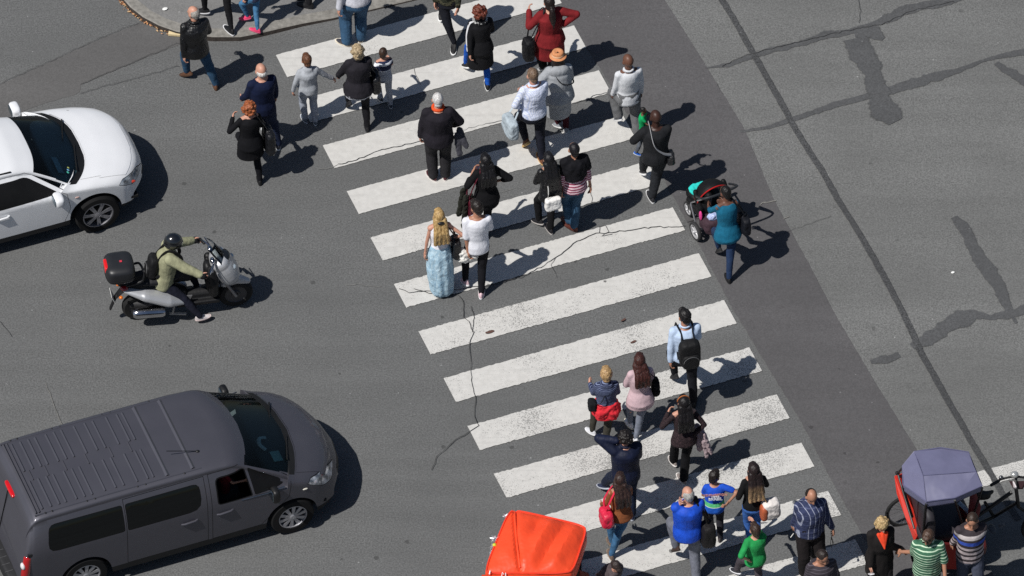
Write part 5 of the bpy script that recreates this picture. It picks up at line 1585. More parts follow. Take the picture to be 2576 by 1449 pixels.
def build_street():
    A = asphalt('asphalt_grey', .136, (.985, 1.0, .995), speck=.6)
    A2 = asphalt('asphalt_pale', .156, (.99, 1.0, .98), speck=.55, spots=.5)
    A3 = asphalt('asphalt_patch', .099, (1.03, 1.0, 1.03), speck=.3)
    A4 = asphalt('asphalt_brownish', .118, (1.02, 1.0, .99), speck=.3)
    A5 = asphalt('pavement_asphalt', .205, (1.0, .99, .97), speck=.3, spots=.4)
    AK = plain((.23, .22, .2), .85, .2, var=.25, nsc=14, bump=.3, name='kerb_stone')
    DK = asphalt('tar_seal', .070, (1.0, 1.02, 1.05), speck=.9, spots=.2)
    DM = asphalt('damp_asphalt', .095, (1.0, 1.02, 1.05), speck=.4, spots=.2)
    CR = plain((.05, .05, .05), .95, .1, var=.3, name='crack_dark')
    CL = plain((.2, .195, .18), .9, .2, var=.3, nsc=30, name='crack_pale')

    g = MB(); S = 300
    g.add([(-S, -S, 0), (S, -S, 0), (S, S, 0), (-S, S, 0)], [(0, 1, 2, 3)])
    tag(g.build('road', A, smooth=False, fix=False), kind='structure')
    # pale carriageway to the right and the darker strip between
    sheet('road_pale_lane', px((1672, 0), (1760, 140), (1870, 320), (1945, 500), (2030, 655), (2100, 790), (2200, 960), (2300, 1122), (2420, 1330), (2520, 1480), (2700, 1700), (3400, 1700), (3400, -500), (1380, -500)), .004, A2, jit=.006)
    sheet('road_patch_strip', px((1392, -20), (1440, 58), (1545, 232), (1640, 395), (1735, 572), (1842, 775), (1935, 930), (2010, 1052), (2100, 1225), (2200, 1400), (2330, 1620), (2640, 1620), (2520, 1480), (2420, 1330), (2300, 1122), (2200, 960), (2100, 790), (2030, 655), (1945, 500), (1870, 320), (1760, 140), (1672, 0), (1500, -300), (1220, -300)), .0075, A3, jit=.006)
    sheet('road_patch', px((-60, 240), (120, 158), (240, 103), (362, 54), (470, 100), (452, 112), (330, 160), (203, 213), (200, 232), (190, 238), (100, 264), (60, 280), (-60, 330)), .004, A4, jit=.008)
    # tar seams and damp stains on the pale side
    m = MB()
    ribbon(m, px((1795, -30), (1845, 50), (1895, 138), (1950, 235), (1992, 312), (2060, 420), (2130, 540), (2200, 655), (2262, 770), (2312, 880), (2370, 985), (2430, 1090), (2486, 1184), (2560, 1310)), .105, .0190, .05, wj=.12)
    tag(faded(m.build('road_seam', thin_edges(DK, .1, .5, .95), smooth=False, fix=False), m), kind='structure')
    m = MB()
    ribbon(m, px((1775, 172), (1830, 165), (1890, 143), (1940, 128), (2010, 112), (2080, 92), (2130, 84), (2190, 62), (2230, 55), (2280, 28), (2330, 15), (2400, 2), (2470, -20)), [.02, .1, .12, .14, .16, .2, .12, .06, .2, .26, .2, .12, .04], .012, .1)
    ribbon(m, px((1862, 333), (1930, 322), (2000, 300), (2060, 278), (2130, 257), (2200, 238), (2260, 222), (2330, 202), (2410, 178), (2470, 155), (2520, 142), (2600, 128)), [.05, .08, .12, .13, .14, .14, .2, .24, .14, .06, .12, .14], .012, .1)
    ribbon(m, px((2150, 98), (2165, 130), (2185, 165), (2200, 200), (2215, 236)), [.36, .42, .40, .38, .34], .0145, .06)
    ribbon(m, px((2150, 90), (2190, 85), (2222, 100)), [.2, .36, .12], .0135, .06)
    ribbon(m, px((2213, 240), (2226, 268), (2240, 290), (2256, 306)), [.36, .5, .5, .3], .0145, .06)
    ribbon(m, px((2505, 160), (2540, 185), (2600, 215)), [.1, .18, .22], .014, .08)
    ribbon(m, px((2404, 545), (2422, 565), (2450, 620), (2482, 680), (2512, 735), (2540, 785), (2556, 815)), [.16, .26, .22, .26, .24, .12, .06], .012, .1)
    ribbon(m, px((2292, 872), (2330, 855), (2372, 830), (2420, 800), (2452, 790), (2490, 798), (2530, 790), (2600, 770)), [.12, .26, .3, .34, .2, .12, .2, .2], .012, .1)
    ribbon(m, px((2190, 912), (2225, 905), (2262, 893)), [.1, .2, .14], .012, .1)
    tag(faded(m.build('road_stain', thin_edges(DM, .2, .75, .92), smooth=False, fix=False), m), kind='structure')
    # stripes of the crossing
    PW = NT('stripe_paint')
    p = PW; base = (.56, .55, .525)
    n1 = p.noise(11, 4); n2 = p.noise(55, 3, .65); n3 = p.noise(.75, 3); st = p.noise(2.2, 3, .6, p.mapped((.5, 7, 1), (0, 0, -ZA)))
    col = p.mix(p.ramp(n1, [(.3, 0.), (.7, 1.)]), sc3(base, .92), sc3(base, 1.06))
    col = p.mix(p.ramp(st, [(.56, 0.), (.72, .3)]), col, sc3(base, .66))
    sepY = p.xyz()[1]
    mr = p.n('ShaderNodeMapRange'); p.l(sepY, mr.inputs[0])
    mr.inputs[1].default_value = 2.2; mr.inputs[2].default_value = -2.0; mr.inputs[3].default_value = -.075; mr.inputs[4].default_value = .055
    zone = p.math('ADD', p.math('MULTIPLY_ADD', n3, .62, -.31), mr.outputs[0])
    wear = p.ramp(p.math('ADD', n2, zone), [(.615, 0.), (.68, 1.)])
    col = p.mix(p.math('MULTIPLY', wear, .66), col, (.11, .11, .108))
    vv = p.voro(1.1, p.mapped((1, 1, 1), loc=(.4, .9, 0))); vc = p.voro(1.1, p.mapped((1, 1, 1), loc=(.4, .9, 0)), 'Color')
    col = p.mix(p.math('LESS_THAN', p.math('ADD', vv, p.math('MULTIPLY_ADD', n2, .06, -.03)), p.math('MULTIPLY_ADD', p.xyz(vc)[0], .075, -.03)), col, (.16, .155, .15))
    p.fin(col, .75, .3, nrm=p.bump(n2, .2, .004))
    mk = MB(); rnd = random.Random(11)
    for kx in range(-4, 15):
        a = ZO + ZN * kx
        def edge(p0, p1, n):
            return [p0.lerp(p1, i / n) + ZN * (rnd.uniform(-.0055, .0055) * (1 if kx < 4 else 1.6)) + ZE * rnd.uniform(-.004, .004) for i in range(n)]
        l0 = rnd.uniform(-.015, .015); l1 = 4.33 + rnd.uniform(-.015, .015)
        c0, c1, c2, c3 = a + ZE * l0, a + ZE * l1, a + ZE * l1 + ZN * .496, a + ZE * l0 + ZN * .496
        top = edge(c0, c1, 130) + [c1]; botm = edge(c3, c2, 130) + [c2]
        o_ = len(mk.v)
        vs = []
        for q, r in zip(top, botm): vs += [V((q.x, q.y, .012)), V((r.x, r.y, .012))]
        mk.add(vs, [(2 * i + 1, 2 * i + 3, 2 * i + 2, 2 * i) for i in range(130)])
    tag(mk.build('crosswalk_stripes', p.m, smooth=False, fix=False), kind='structure')
    sheet('road_edge_line', px((2395, 1206), (2463, 1188), (2576, 1158), (2900, 1070), (2900, 1112), (2576, 1199), (2463, 1229), (2395, 1247)), .0165, p.m, jit=.006)
    # cracks
    rnd = random.Random(21)
    m = MB()
    def crack(pts, w=.012, z=.022, mb=m):
        w = w * .62
        q = []
        for a, b in zip(pts, pts[1:]):
            n = max(1, int(sqrt((b[0] - a[0]) ** 2 + (b[1] - a[1]) ** 2) / 9))
            for i in range(n):
                t = i / n
                q.append((a[0] + (b[0] - a[0]) * t + rnd.uniform(-2, 2), a[1] + (b[1] - a[1]) * t + rnd.uniform(-2, 2)))
        q.append(pts[-1])
        ribbon(mb, [G(u, v) for u, v in q], w, z, .2, step=.03, wj=.5)
    crack([(1005, 728), (1030, 738), (1072, 736), (1110, 735), (1170, 728), (1240, 718), (1310, 700), (1370, 670), (1410, 640), (1450, 610), (1500, 590), (1540, 586), (1600, 580), (1650, 572), (1690, 576), (1724, 570)], .017)
    crack([(1040, 730), (1090, 742), (1150, 742), (1165, 760), (1165, 800), (1180, 810), (1190, 838), (1180, 880), (1186, 920), (1185, 960), (1196, 1000), (1193, 1040), (1203, 1075), (1178, 1092), (1150, 1105), (1128, 1125), (1100, 1150), (1085, 1185)], .015)
    crack([(1508, 590), (1510, 570), (1525, 568), (1530, 585), (1515, 597), (1540, 592)], .012)
    crack([(1190, 838), (1192, 800), (1185, 772)], .01)
    crack([(850, 416), (905, 402), (950, 382), (1000, 372), (1060, 356), (1110, 345), (1160, 330), (1230, 312), (1300, 300)], .013)
    crack([(1440, 262), (1475, 255), (1500, 240), (1530, 236), (1536, 226)], .012)
    crack([(1483, 470), (1490, 500), (1488, 512)], .01)
    crack([(1400, 700), (1385, 668), (1398, 650)], .01)
    crack([(1730, 562), (1742, 556), (1760, 552)], .03, .0165)
    crack([(-5, 805), (20, 835), (30, 850)], .01)
    crack([(1815, 168), (1880, 140), (1990, 112), (2110, 84), (2220, 62), (2290, 30), (2400, 5)], .012)
    crack([(2160, 0), (2165, 30), (2160, 60)], .008)
    crack([(1938, 605), (1990, 580), (2050, 560), (2090, 545)], .007)
    crack([(200, 236), (300, 210), (400, 182), (450, 168)], .01)
    crack([(-10, 216), (120, 158), (240, 103), (362, 54)], .009)
    crack([(203, 213), (330, 160), (460, 105)], .009)
    tag(m.build('road_crack', CR, smooth=False, fix=False), kind='structure')
    m2 = MB()
    crack([(870, 720), (900, 716), (948, 724), (960, 722)], .008, .0165, m2)
    crack([(115, 965), (130, 1000), (140, 1030), (152, 1060), (160, 1080)], .012, .0165, m2)
    crack([(1180, 500), (1230, 490), (1290, 478)], .008, .0165, m2)
    crack([(800, 428), (830, 424), (850, 416)], .01, .0165, m2)
    crack([(1040, 175), (1050, 200), (1058, 215)], .012, .0205, m2)
    crack([(1912, 515), (1930, 510), (1952, 507)], .035, .0165, m2)
    crack([(1970, 550), (1985, 547)], .02, .0165, m2)
    tag(m2.build('road_crack_worn', CL, smooth=False, fix=False), kind='structure')
    # skid scuffs
    # ---- pavement corner with its kerb
    outer = [(300, -140, .09), (296, -40, .09), (313, 0, .09), (328, 17, .09), (360, 42, .09), (400, 63, .09), (443, 78, .09), (490, 87, .088), (535, 92, .085), (604, 92, .08), (652, 83, .078), (707, 70, .072), (761, 58, .06), (834, 45, .045), (916, 27, .035), (1040, -2, .03), (1180, -40, .03), (1350, -90, .03)]
    top = [G(u, v, z) for u, v, z in outer]
    def inset(d):
        r = []
        for i, q in enumerate(top):
            t = top[min(i + 1, len(top) - 1)] - top[max(i - 1, 0)]
            n = V((-t.y, t.x, 0)).normalized()
            r.append(q + n * d)
        return r
    kb = MB()
    r0 = [V((q.x, q.y, -.02)) for q in [p_ - (i_ - p_) * .02 for p_, i_ in zip(top, inset(1.0))]]
    r1 = [V((q.x, q.y, q.z - .012)) for q in top]
    r2 = inset(.015); r3 = inset(.17)
    rows = [r0, r1, r2, r3]
    n = len(top); vs = [q for r in rows for q in r]
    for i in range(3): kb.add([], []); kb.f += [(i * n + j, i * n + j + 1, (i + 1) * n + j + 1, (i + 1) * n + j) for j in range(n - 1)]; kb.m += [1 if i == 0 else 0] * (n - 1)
    kb.v = vs
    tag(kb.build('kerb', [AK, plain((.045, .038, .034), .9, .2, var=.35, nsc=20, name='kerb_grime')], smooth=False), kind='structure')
    pv = MB()
    far = [G(1350, -420, .03), G(300, -420, .09)]
    fan = [V((q.x, q.y, q.z - .003)) for q in inset(.165)] + far
    cz = G(800, -200, .06); o_ = len(fan)
    pv.add(fan + [cz], [(i, (i + 1) % o_, o_) for i in range(o_)])
    tag(pv.build('pavement', A5, smooth=False), kind='structure')
    # leaves in the gutter
    lv = MB(); rnd = random.Random(4)
    path = [(302, 0), (318, 18), (335, 34), (360, 52), (395, 72), (425, 86)]
    for i in range(85):
        t = rnd.random() ** .8 * (len(path) - 1.001); j = int(t); f = t - j
        u = path[j][0] + (path[j + 1][0] - path[j][0]) * f + rnd.gauss(0, 4); v = path[j][1] + (path[j + 1][1] - path[j][1]) * f + rnd.gauss(0, 3) + 2
        c = G(u, v); a = rnd.uniform(0, 6.3); L = rnd.uniform(.015, .035); z = rnd.uniform(.012, .035)
        d = V((cos(a), sin(a), 0)) * L; e = V((-sin(a), cos(a), 0)) * L * .45; c = V((c.x, c.y, z))
        lv.add([c - d, c + e + V((0, 0, .012)), c + d, c - e + V((0, 0, .006))], [(0, 1, 2, 3)], rnd.choice((0, 0, 1, 2)))
    o = lv.build('leaves', [plain('#c09066', .8, name='leaf_tan'), plain('#8a5a3a', .8, name='leaf_brown'), plain('#b89a74', .8, name='leaf_pale')], smooth=False)
    tag(o, 'dry brown leaves gathered in the gutter along the kerb', 'leaves', kind='stuff')
    # single leaves on the stripes
    for (u, v, sz, dn, lb) in ((1232, 838, .07, 20, 'small brown leaf on the stripe near the long crack'), (1593, 863, .05, 30, 'tiny dark leaf on the third stripe below the blond woman'),
                       (1568, 808, .045, 40, 'tiny dark leaf above a worn patch of the stripe'), (1206, 118, .035, 0, 'tiny dark leaf on the topmost stripe behind the grey sweater'), (2068, 1285, .1, 15, 'flattened dark leaf on the stripe end above the man in plaid')):
        b = MB(); c = G(u, v); a = radians(dn)
        for i in range(1): pass
        q = []
        for i in range(12):
            t = 2 * pi * i / 12
            q.append(V((cos(t) * sz, sin(t) * sz * .36 * (1 - .3 * cos(t)), .004 + .008 * sin(t * 2))))
        b.prism(q, (0, 0, .003))
        o = b.build('leaf', plain('#5a4038', .8, name='leaf_dark'), loc=(c.x, c.y, .022), rz=a)
        tag(o, lb, 'leaf')
    b = MB(); b.box((0, 0, .02), (.26, .075, .035)); c = G(446, 89)
    o = b.build('wooden_strip', plain('#d8c49a', .8, name='pale_wood', nsc=20), loc=(c.x, c.y, .012), rz=-.1, smooth=False)
    tag(o, 'pale flat piece of wood lying against the kerb by the man in black leather', 'plank')
    for (u, v, sz, lb) in ((415, 24, .045, 'white scrap of paper on the pavement corner'), (2397, 687, .03, 'small white round litter on the pale road'), (1540, 132, .0, '')):
        if sz:
            b = MB(); c = G(u, v, .09 if v < 50 else 0)
            b.ell((0, 0, .01), (sz, sz * .7, .008), n=9, m=5)
            tag(b.build('paper_scrap', plain('#e8e8e4', .8, name='paper'), loc=(c.x, c.y, c.z + .006), rz=.5), lb, 'litter')

def setup_world():
    cam = bpy.data.cameras.new('camera'); co = bpy.data.objects.new('camera', cam); COL.objects.link(co)
    cam.sensor_fit = 'HORIZONTAL'; cam.sensor_width = 36; cam.lens = 40864 * 36 / 3840
    cam.clip_start = 1; cam.clip_end = 2000
    co.location = CAM
    co.rotation_euler = (radians(90) - TH, 0, 0)
    SC.camera = co
    az, el = radians(35.5), radians(55.5)
    s = V((-cos(az) * cos(el), -sin(az) * cos(el), sin(el)))
    L = bpy.data.lights.new('sun', 'SUN'); L.energy = 4.4; L.angle = radians(.55); L.color = (1, .97, .925)
    lo = bpy.data.objects.new('sun', L); COL.objects.link(lo)
    lo.rotation_euler = (-s).to_track_quat('-Z', 'Y').to_euler(); lo.location = (0, 0, 30)
    w = bpy.data.worlds.new('World'); SC.world = w; w.use_nodes = True
    nt = w.node_tree; nt.nodes.clear()
    o = nt.nodes.new('ShaderNodeOutputWorld'); bg = nt.nodes.new('ShaderNodeBackground'); sk = nt.nodes.new('ShaderNodeTexSky')
    sk.sky_type = 'NISHITA'; sk.sun_disc = False; sk.sun_elevation = el; sk.sun_rotation = atan2(s.x, s.y)
    sk.air_density = 1.0; sk.dust_density = .8; sk.ozone_density = 1.0
    bg.inputs[1].default_value = .05
    nt.links.new(sk.outputs[0], bg.inputs[0]); nt.links.new(bg.outputs[0], o.inputs[0])
    vs = SC.view_settings; vs.view_transform = 'Standard'; vs.look = 'None'; vs.exposure = 0; vs.gamma = 1; vs.use_curve_mapping = False
    SC.cycles.max_bounces = 6; SC.cycles.diffuse_bounces = 3; SC.cycles.transparent_max_bounces = 12
    SC.cycles.use_denoising = False
# ------------------------------------------------------------------ everyone in the picture
BLK = '#17171a'; NAVY = '#1b2136'; JEAN = '#33526e'; DJEAN = '#27344c'
def fb(c, **k): return fabric(c, **k)

def strap_over(P, s, bag_at, side, front=True):
    """path of a strap from the bag over shoulder s"""
    k = P.k; x, y, u = P.frm(1)
    sh = P.sh[s] - x * (s * .045 * k) + V((0, 0, .07 * k))
    at = V(bag_at)
    return [at + V((0, -.02, .1)), (at + sh) * .5 - y * .05 + x * side * .05, sh - y * .03, sh + y * .07, (at + sh) * .5 + y * .1 + x * side * .06, at + V((0, .05, .1))]

def build_people():
    # man in black leather by the kerb
    P = person('grey balding man in a black leather jacket and jeans walking past the pavement kerb', (487, 20), H=1.68, hd=22, w=1.2,
               L=(470, 178, .06, 35, 30), R=(543, 211, 0, -12), LA=('px', 463, 158, .72), RA=('sw', 10, 14, 45), hr=(30, 5, 0), lean=.02,
               hair=dict(kind='thin', c='#8d8780', c2='#b9b4ac'), top=dict(mat=leather('#141416'), hem=-.1, off=.032, sr=.012, flare=.02, name='jacket', collar=1.1),
               bot=dict(mat=fb(JEAN, rough=.9), fit=.018, name='jeans'), shoe=dict(col='#5a3d2c', sole='#4a3628'), sk='light')
    # cut off by the top edge: black leggings, child with pink shoes, dark boots
    P = person('person in black leggings and white-soled black sneakers on the pavement at the top edge', (553, -150), H=1.68, hd=60, fem=True, z0=.085,
               L=(515, 22, .05, 10, 10), R=(582, 74, 0, -25), top=dict(mat=fb('#2a2a2e'), hem=-.06), bot=dict(mat=fb(BLK), fit=.006, name='leggings'),
               shoe=dict(col=BLK, sole='#e8e8ea'), hair=dict(kind='bob', c='#3a2a20'), LA=('sw', 20, 8, 30), RA=('sw', -20, 8, 20))
    P = person('child in blue jeans and bright pink shoes on the pavement at the top edge', (635, -88), H=1.24, hd=62, kid=True, fem=True, z0=.085,
               L=(622, 40, .05, 20), R=(648, 73, 0, 0), top=dict(mat=fb('#333a52'), hem=-.08), bot=dict(mat=fb('#4a7ba3'), fit=.01, name='jeans'),
               shoe=dict(col='#e0416c', sole='#e0688c'), hair=dict(kind='long', c='#3a281c', L=.2))
    P = person('person in dark boots on the pavement, almost wholly beyond the top edge', (790, -196), H=1.7, hd=70, z0=.06,
               L=(760, -12, 0), R=(778, 8, 0, 0), top=dict(mat=fb('#222226'), hem=-.1), bot=dict(mat=fb('#1a1a1e'), name='trousers'), shoe=dict(col='#17171a', sole='#202024', hi=.05),
               hair=dict(kind='short', c='#2a1e16'))
    # grey sweater
    P = person('heavy man in a light grey sweater and blue jeans, cut off at the chest', (893, -110), H=1.76, hd=18, w=1.45,
               L=(872, 103, .01, 40), R=(908, 92, 0, -25), LA=('px', 850, 40, .78), RA=('fr',), top=dict(mat=fb('#c3c4cc'), hem=.0, off=.03, sr=.008, name='sweater'),
               bot=dict(mat=fb('#375673'), fit=.03, flare=.01, name='jeans'), shoe=dict(col='#3a3a40', sole='#d9cfbc'), hair=dict(kind='short', c='#4a3a2c'))
    # camouflage
    P = person('person in a camouflage jacket and tapered black trousers at the top edge of the crossing', (1121, -100), H=1.7, hd=160, fem=True,
               L=(1112, 20, .15), R=(1142, 108, 0, 15), LA=('sw', 0, 12, 20), RA=('px', 1094, 12, .78),
               top=dict(mat=blotch('camouflage_cloth', ['#1d1f18', '#33362a', '#4c4a39', '#1a1a17'], 13), hem=-.05, off=.03, name='jacket', sr=.01),
               bot=dict(mat=fb('#1a1c24'), fit=.02, flare=-.012, name='trousers'), shoe=dict(col='#1a1a1c', sole='#f0f0ee'), hair=dict(kind='long', c='#2a1c14', L=.3), sk='light')
    # curly red hair, black coat with striped sleeves
    P = person('woman with reddish curls, black hooded coat with white sleeve stripes and bright blue leggings', (1207, 16), H=1.62, hd=14, fem=True, w=1.1,
               L=(1172, 158, .1, 12, 30), R=(1227, 213, 0, -8), LA=('px', 1182, 143, .78), RA=('fr',), hr=(-15, 0, 0),
               hair=dict(kind='curly', c='#4a2016', c2='#7e3c28', vol=1.0, seed=3), top=dict(mat=fb(BLK), hem=-.42, off=.035, flare=.03, hood=.8, name='coat', sr=.01),
               bot=dict(mat=fb('#1c57b8'), fit=.005, name='leggings'), shoe=dict(col='#1b1b1d', sole='#e8e8e6'))
    k = P.k
    for dx in (-.016, .0, .016):
        s = MB(); q = [P.sh[-1] + V((.05, -.03, .065)) * k, P.sh[-1] + V((-.035, -.03 + dx, .045)) * k, P.sh[-1].lerp(P.elb[-1], .5) + V((-.066, dx - .012, 0)) * k, P.elb[-1] + V((-.058, dx - .012, 0)) * k, P.elb[-1].lerp(P.wri[-1], .75) + V((-.048, dx - .008, 0)) * k]
        s.tube(smooth_path([V(p) for p in q]), .0065, n=6); s.build('sleeve_stripe', plain('#d8d8da', .8, name='white_tape'), P.root)
    s = MB(); R0 = P.hp((0, -.02, -.15))
    s.tube([R0 + V((.085 * cos(a), .08 * sin(a), 0)) for a in [2 * pi * i / 12 for i in range(13)]], .035, n=8)
    s.blob('scarf', blotch('black_white_scarf', ['#202022', '#c8c8c6', '#2b2b2d', '#d8d8d8'], 40), P.root, vox=.012, disp=((.03, .02),))
    # maroon
    P = person('large woman in a maroon coat with a long dark ponytail raising her left hand', (1381, -8), H=1.64, hd=20, fem=True, w=1.42,
               L=(1366, 165, .1, 15, 35), R=(1392, 196, 0), LA=('px', 1331, 30, 1.2, (-.6, -.3, -.8)), RA=('px', 1420, 60, 1.12, (1, -.5, -.4)),
               hair=dict(kind='pony', c='#1a1210', L=.34, vol=1.0), top=dict(mat=fb('#7a2024', fold=.8), hem=-.38, off=.035, flare=.03, sr=.015, name='coat'),
               bot=dict(mat=fb('#121214'), fit=.03, name='trousers'), shoe=dict(col='#8a8a8c', sole='#d8d8d6'))
    at = (-.36 * P.k, -.02, .72)
    soft_bag('shoulder_bag', P, at, (.16, .2, .42), fb('#151518', rough=.6), 'slim black shoulder bag at the left hip of the woman in maroon', [strap_over(P, -1, at, -1)])
    # hat and grey coat
    P = person('woman in an orange straw hat and long cocoon-shaped grey coat with maroon leggings', (1404, 135), H=1.64, hd=14, fem=True, w=1.2,
               L=(1404, 308, .03, 18, 25), R=(1424, 320, 0, -5), LA=('px', 1372, 215, .95, (-1, -.2, -.4)), RA=('fr',), hr=(10, 5, 0),
               hair=dict(kind='bob', c='#1c1412'), top=dict(mat=fb('#a2a5a9', fold=.9, var=.15), hem=-.46, off=.05, flare=.0, puff=.03, sr=.022, hood=1.35, name='coat', wear=.02),
               bot=dict(mat=fb('#451620'), fit=.012, name='leggings'), shoe=dict(col='#8c8f94', sole='#e0e0de'))
    h = MB(); A = P.hp
    hm = [(.122, .045), (.128, .052), (.105, .066), (.092, .07), (.09, .12), (.08, .142), (.05, .146), (.02, .128), (.0, .124)]
    h.revolve(A((0, -.01, 0)), P.HR @ V((0, 0, 1)), [(r * P.hs, z * P.hs) for r, z in hm], n=32)
    ho = h.build('hat', plain('#c9875a', .8, var=.2, nsc=40, bump=.3, name='straw'), P.root, angle=60)
    h = MB(); h.revolve(A((0, -.01, 0)), P.HR @ V((0, 0, 1)), [(.0925 * P.hs, .07 * P.hs), (.0945 * P.hs, .074 * P.hs), (.0935 * P.hs, .098 * P.hs), (.0915 * P.hs, .101 * P.hs)], n=32)
    h.build('hat_band', plain('#e2b894', .8, name='pale_ribbon'), ho)
    x, y, u = P.frm(1); k = P.k
    o = carried('bag_strap', P, (0, 0, 1.2), 'thin black bag strap across the back of the grey coat', 'strap')
    s = MB(); d = .185 * k
    s.tube(smooth_path([P.sh[-1] + V((.06, .1, .085)) * k - V((0, 0, 1.2)), P.sh[-1] + V((.05, -.03, .1)) * k - V((0, 0, 1.2)), P.cen(.40 * k) - y * d + x * (-.03 * k) - V((0, 0, 1.2)), P.cen(.30 * k) - y * d + x * (.1 * k) - V((0, 0, 1.2)), P.cen(.24 * k) - y * .08 + x * (.22 * k) - V((0, 0, 1.2)), P.cen(.22 * k) + y * .06 + x * (.23 * k) - V((0, 0, 1.2))]), .012, n=8, sx=.5)
    s.build('strap', plain(BLK, name='black_strap'), o)
    # checked shirt with tote
    P = person('man in a blue checked shirt and navy trousers with a pale tote on one arm', (1341, 176), H=1.78, hd=24, w=1.12,
               L=(1322, 350, .12, 5, 55), R=(1364, 398, 0, -6), LA=('px', 1308, 268, 1.0, (-1, -.4, -.4)), RA=('fr',), hr=(0, 6, 0),
               hair=dict(kind='crop', c='#5a4334', c2='#8a7460'), top=dict(mat=plaid('blue_check_shirt', '#dfe3ee', '#b3bfe0', '#b3bfe0', .024, .024, .35), hem=-.02, off=.022, sr=.012, name='shirt', collar=.9),
               bot=dict(mat=fb('#191b26'), fit=.016, name='trousers'), shoe=dict(col='#6b4028', sole='#c9a66e'))
    at = (-.36 * P.k, .02, .78)
    soft_bag('tote_bag', P, at, (.16, .36, .34), fb('#aebac2', rough=.7), 'pale blue-grey tote bag on the arm of the man in the checked shirt',
             [[V(at) + V((0, -.1, .12)), P.wri[-1] + V((-.03, -.06, .05)), P.wri[-1] + V((0, 0, .09)), P.wri[-1] + V((-.03, .06, .05)), V(at) + V((0, .1, .12))]])
    # bald man, white shirt
    P = person('bald man in a loose white shirt and grey trousers', (1581, 141), H=1.74, hd=18,
               L=(1555, 290, .2, 8, 40), R=(1606, 338, 0, -6), LA=('sw', 8, 5, 15), RA=('px', 1612, 233, .86), hr=(8, 4, 0), sk='brown', w=.95, lean=.0,
               top=dict(mat=fb('#d6d8dc', fold=.8, var=.10), hem=-.1, off=.02, sr=.01, flare=.015, wear=.006, name='shirt', collar=1), bot=dict(mat=fb('#6f7072', fold=.9), fit=.028, flare=.015, name='trousers'),
               shoe=dict(col='#343a48', sole='#cfcfcf'))
    # man with baby
    P = person('bald man in a black t-shirt and black trousers carrying a baby on his left arm', (1650, 282), H=1.8, hd=8, w=1.08,
               L=(1618, 425, .12, 6, 35), R=(1641, 494, 0, 10), LA=('px', 1612, 331, 1.18, (-1, -.6, -.6)), RA=('px', 1628, 345, 1.22, (1, -.3, -.8)), hr=(14, 4, 0), sk='dark',
               top=dict(mat=fb('#202124', fold=.9), hem=-.1, off=.03, sl='elbow', sr=.02, name='t_shirt'), bot=dict(mat=fb('#26282c'), fit=.024, name='trousers'), shoe=dict(col='#2a2a2e', sole='#d8d8d8'))
    x, y, u = P.frm(1); k = P.k; d = P.dims(.3 * k)[1] + .075
    at = P.cen(.0) + V((.2, -.08, 0)) * k
    o = soft_bag('crossbody_bag', P, at, (.11, .2, .2), leather('#1d1d20'), 'small black crossbody bag on the right hip of the man with the baby', None)
    s = MB(); s.tube(smooth_path([p - V(at) for p in [P.sh[-1] + V((.07, .12, .05)) * k, P.sh[-1] + V((.07, -.01, .085)) * k, P.cen(.36 * k) - y * d * 1.02 - x * .05, P.cen(.2 * k) - y * d + x * .08, at + V((0, -.05, .1))]]), .021, n=8, sx=.35, hint=x)
    s.build('strap', plain('#9a9a9c', .8, name='pale_webbing'), o)
    Bp = P
    B = person('baby in a bright green top and blue shoes held by the bald man in black', (1617, 271), H=.72, hd=-95, kid=True, z0=.93, sk='brown', pelz=.22,
               L=('l', -.2, .3, -.1, 0, 0), R=('l', .3, -.3, -.34, 0, 20), LA=('sw', 40, 20, 40), RA=('sw', 40, 20, 40), hr=(-10, 10, 0), hair=dict(kind='crop', c='#0d0a09'),
               top=dict(mat=fb('#12a35e'), hem=-.1, off=.03, sl='short', name='top'), bot=dict(mat=fb('#555a62'), fit=.03, name='trousers'), shoe=dict(col='#1f63c8', sole='#dfe6f2', ln=1.15), lean=.0)
    # woman with the pram
    P = person('woman in a teal blouse and dark jeans pushing a pram beside the crossing', (1826, 472), H=1.64, hd=20, fem=True, w=1.1,
               L=(1808, 622, .1, 6, 45), R=(1834, 699, 0, -4), LA=('px', 1783, 520, 1.0, (-.8, -.4, -.6)), RA=('px', 1822, 508, 1.0, (.8, -.6, -.6)), hr=(18, 8, 0), sk='brown', lean=.1,
               hair=dict(kind='crop', c='#0f0d0d'), top=dict(mat=fb('#17627f', fold=.9), hem=-.14, off=.02, sl='34', flare=.08, name='blouse'), bot=dict(mat=fb('#243655'), fit=.008, name='jeans'),
               shoe=dict(col='#1a1a1c', sole='#2a2a2c', ln=.9))
    at = (.27 * P.k, -.02, .93)
    soft_bag('shoulder_bag', P, at, (.13, .3, .3), fb('#16181f', rough=.6), 'black shoulder bag hanging behind the right arm of the woman with the pram', [strap_over(P, 1, at, 1)], swid=.02)
    build_pram(P)
    # bald man navy
    P = person('old bald man with a white hair rim in a navy sweater', (656, 162), H=1.74, hd=24, w=1.12,
               L=(672, 322, .1), R=(699, 361, 0, -10), LA=('sw', 15, 8, 25), RA=('px', 693, 246, .84), hair=dict(kind='rim', c='#c9c4bd', c2='#efece8'), hr=(0, 0, 0),
               top=dict(mat=fb('#131c38'), hem=-.12, off=.03, sr=.012, name='sweater'), bot=dict(mat=fb('#222b42'), fit=.024, name='trousers'), shoe=dict(col='#303038', sole='#e4e4e4'))
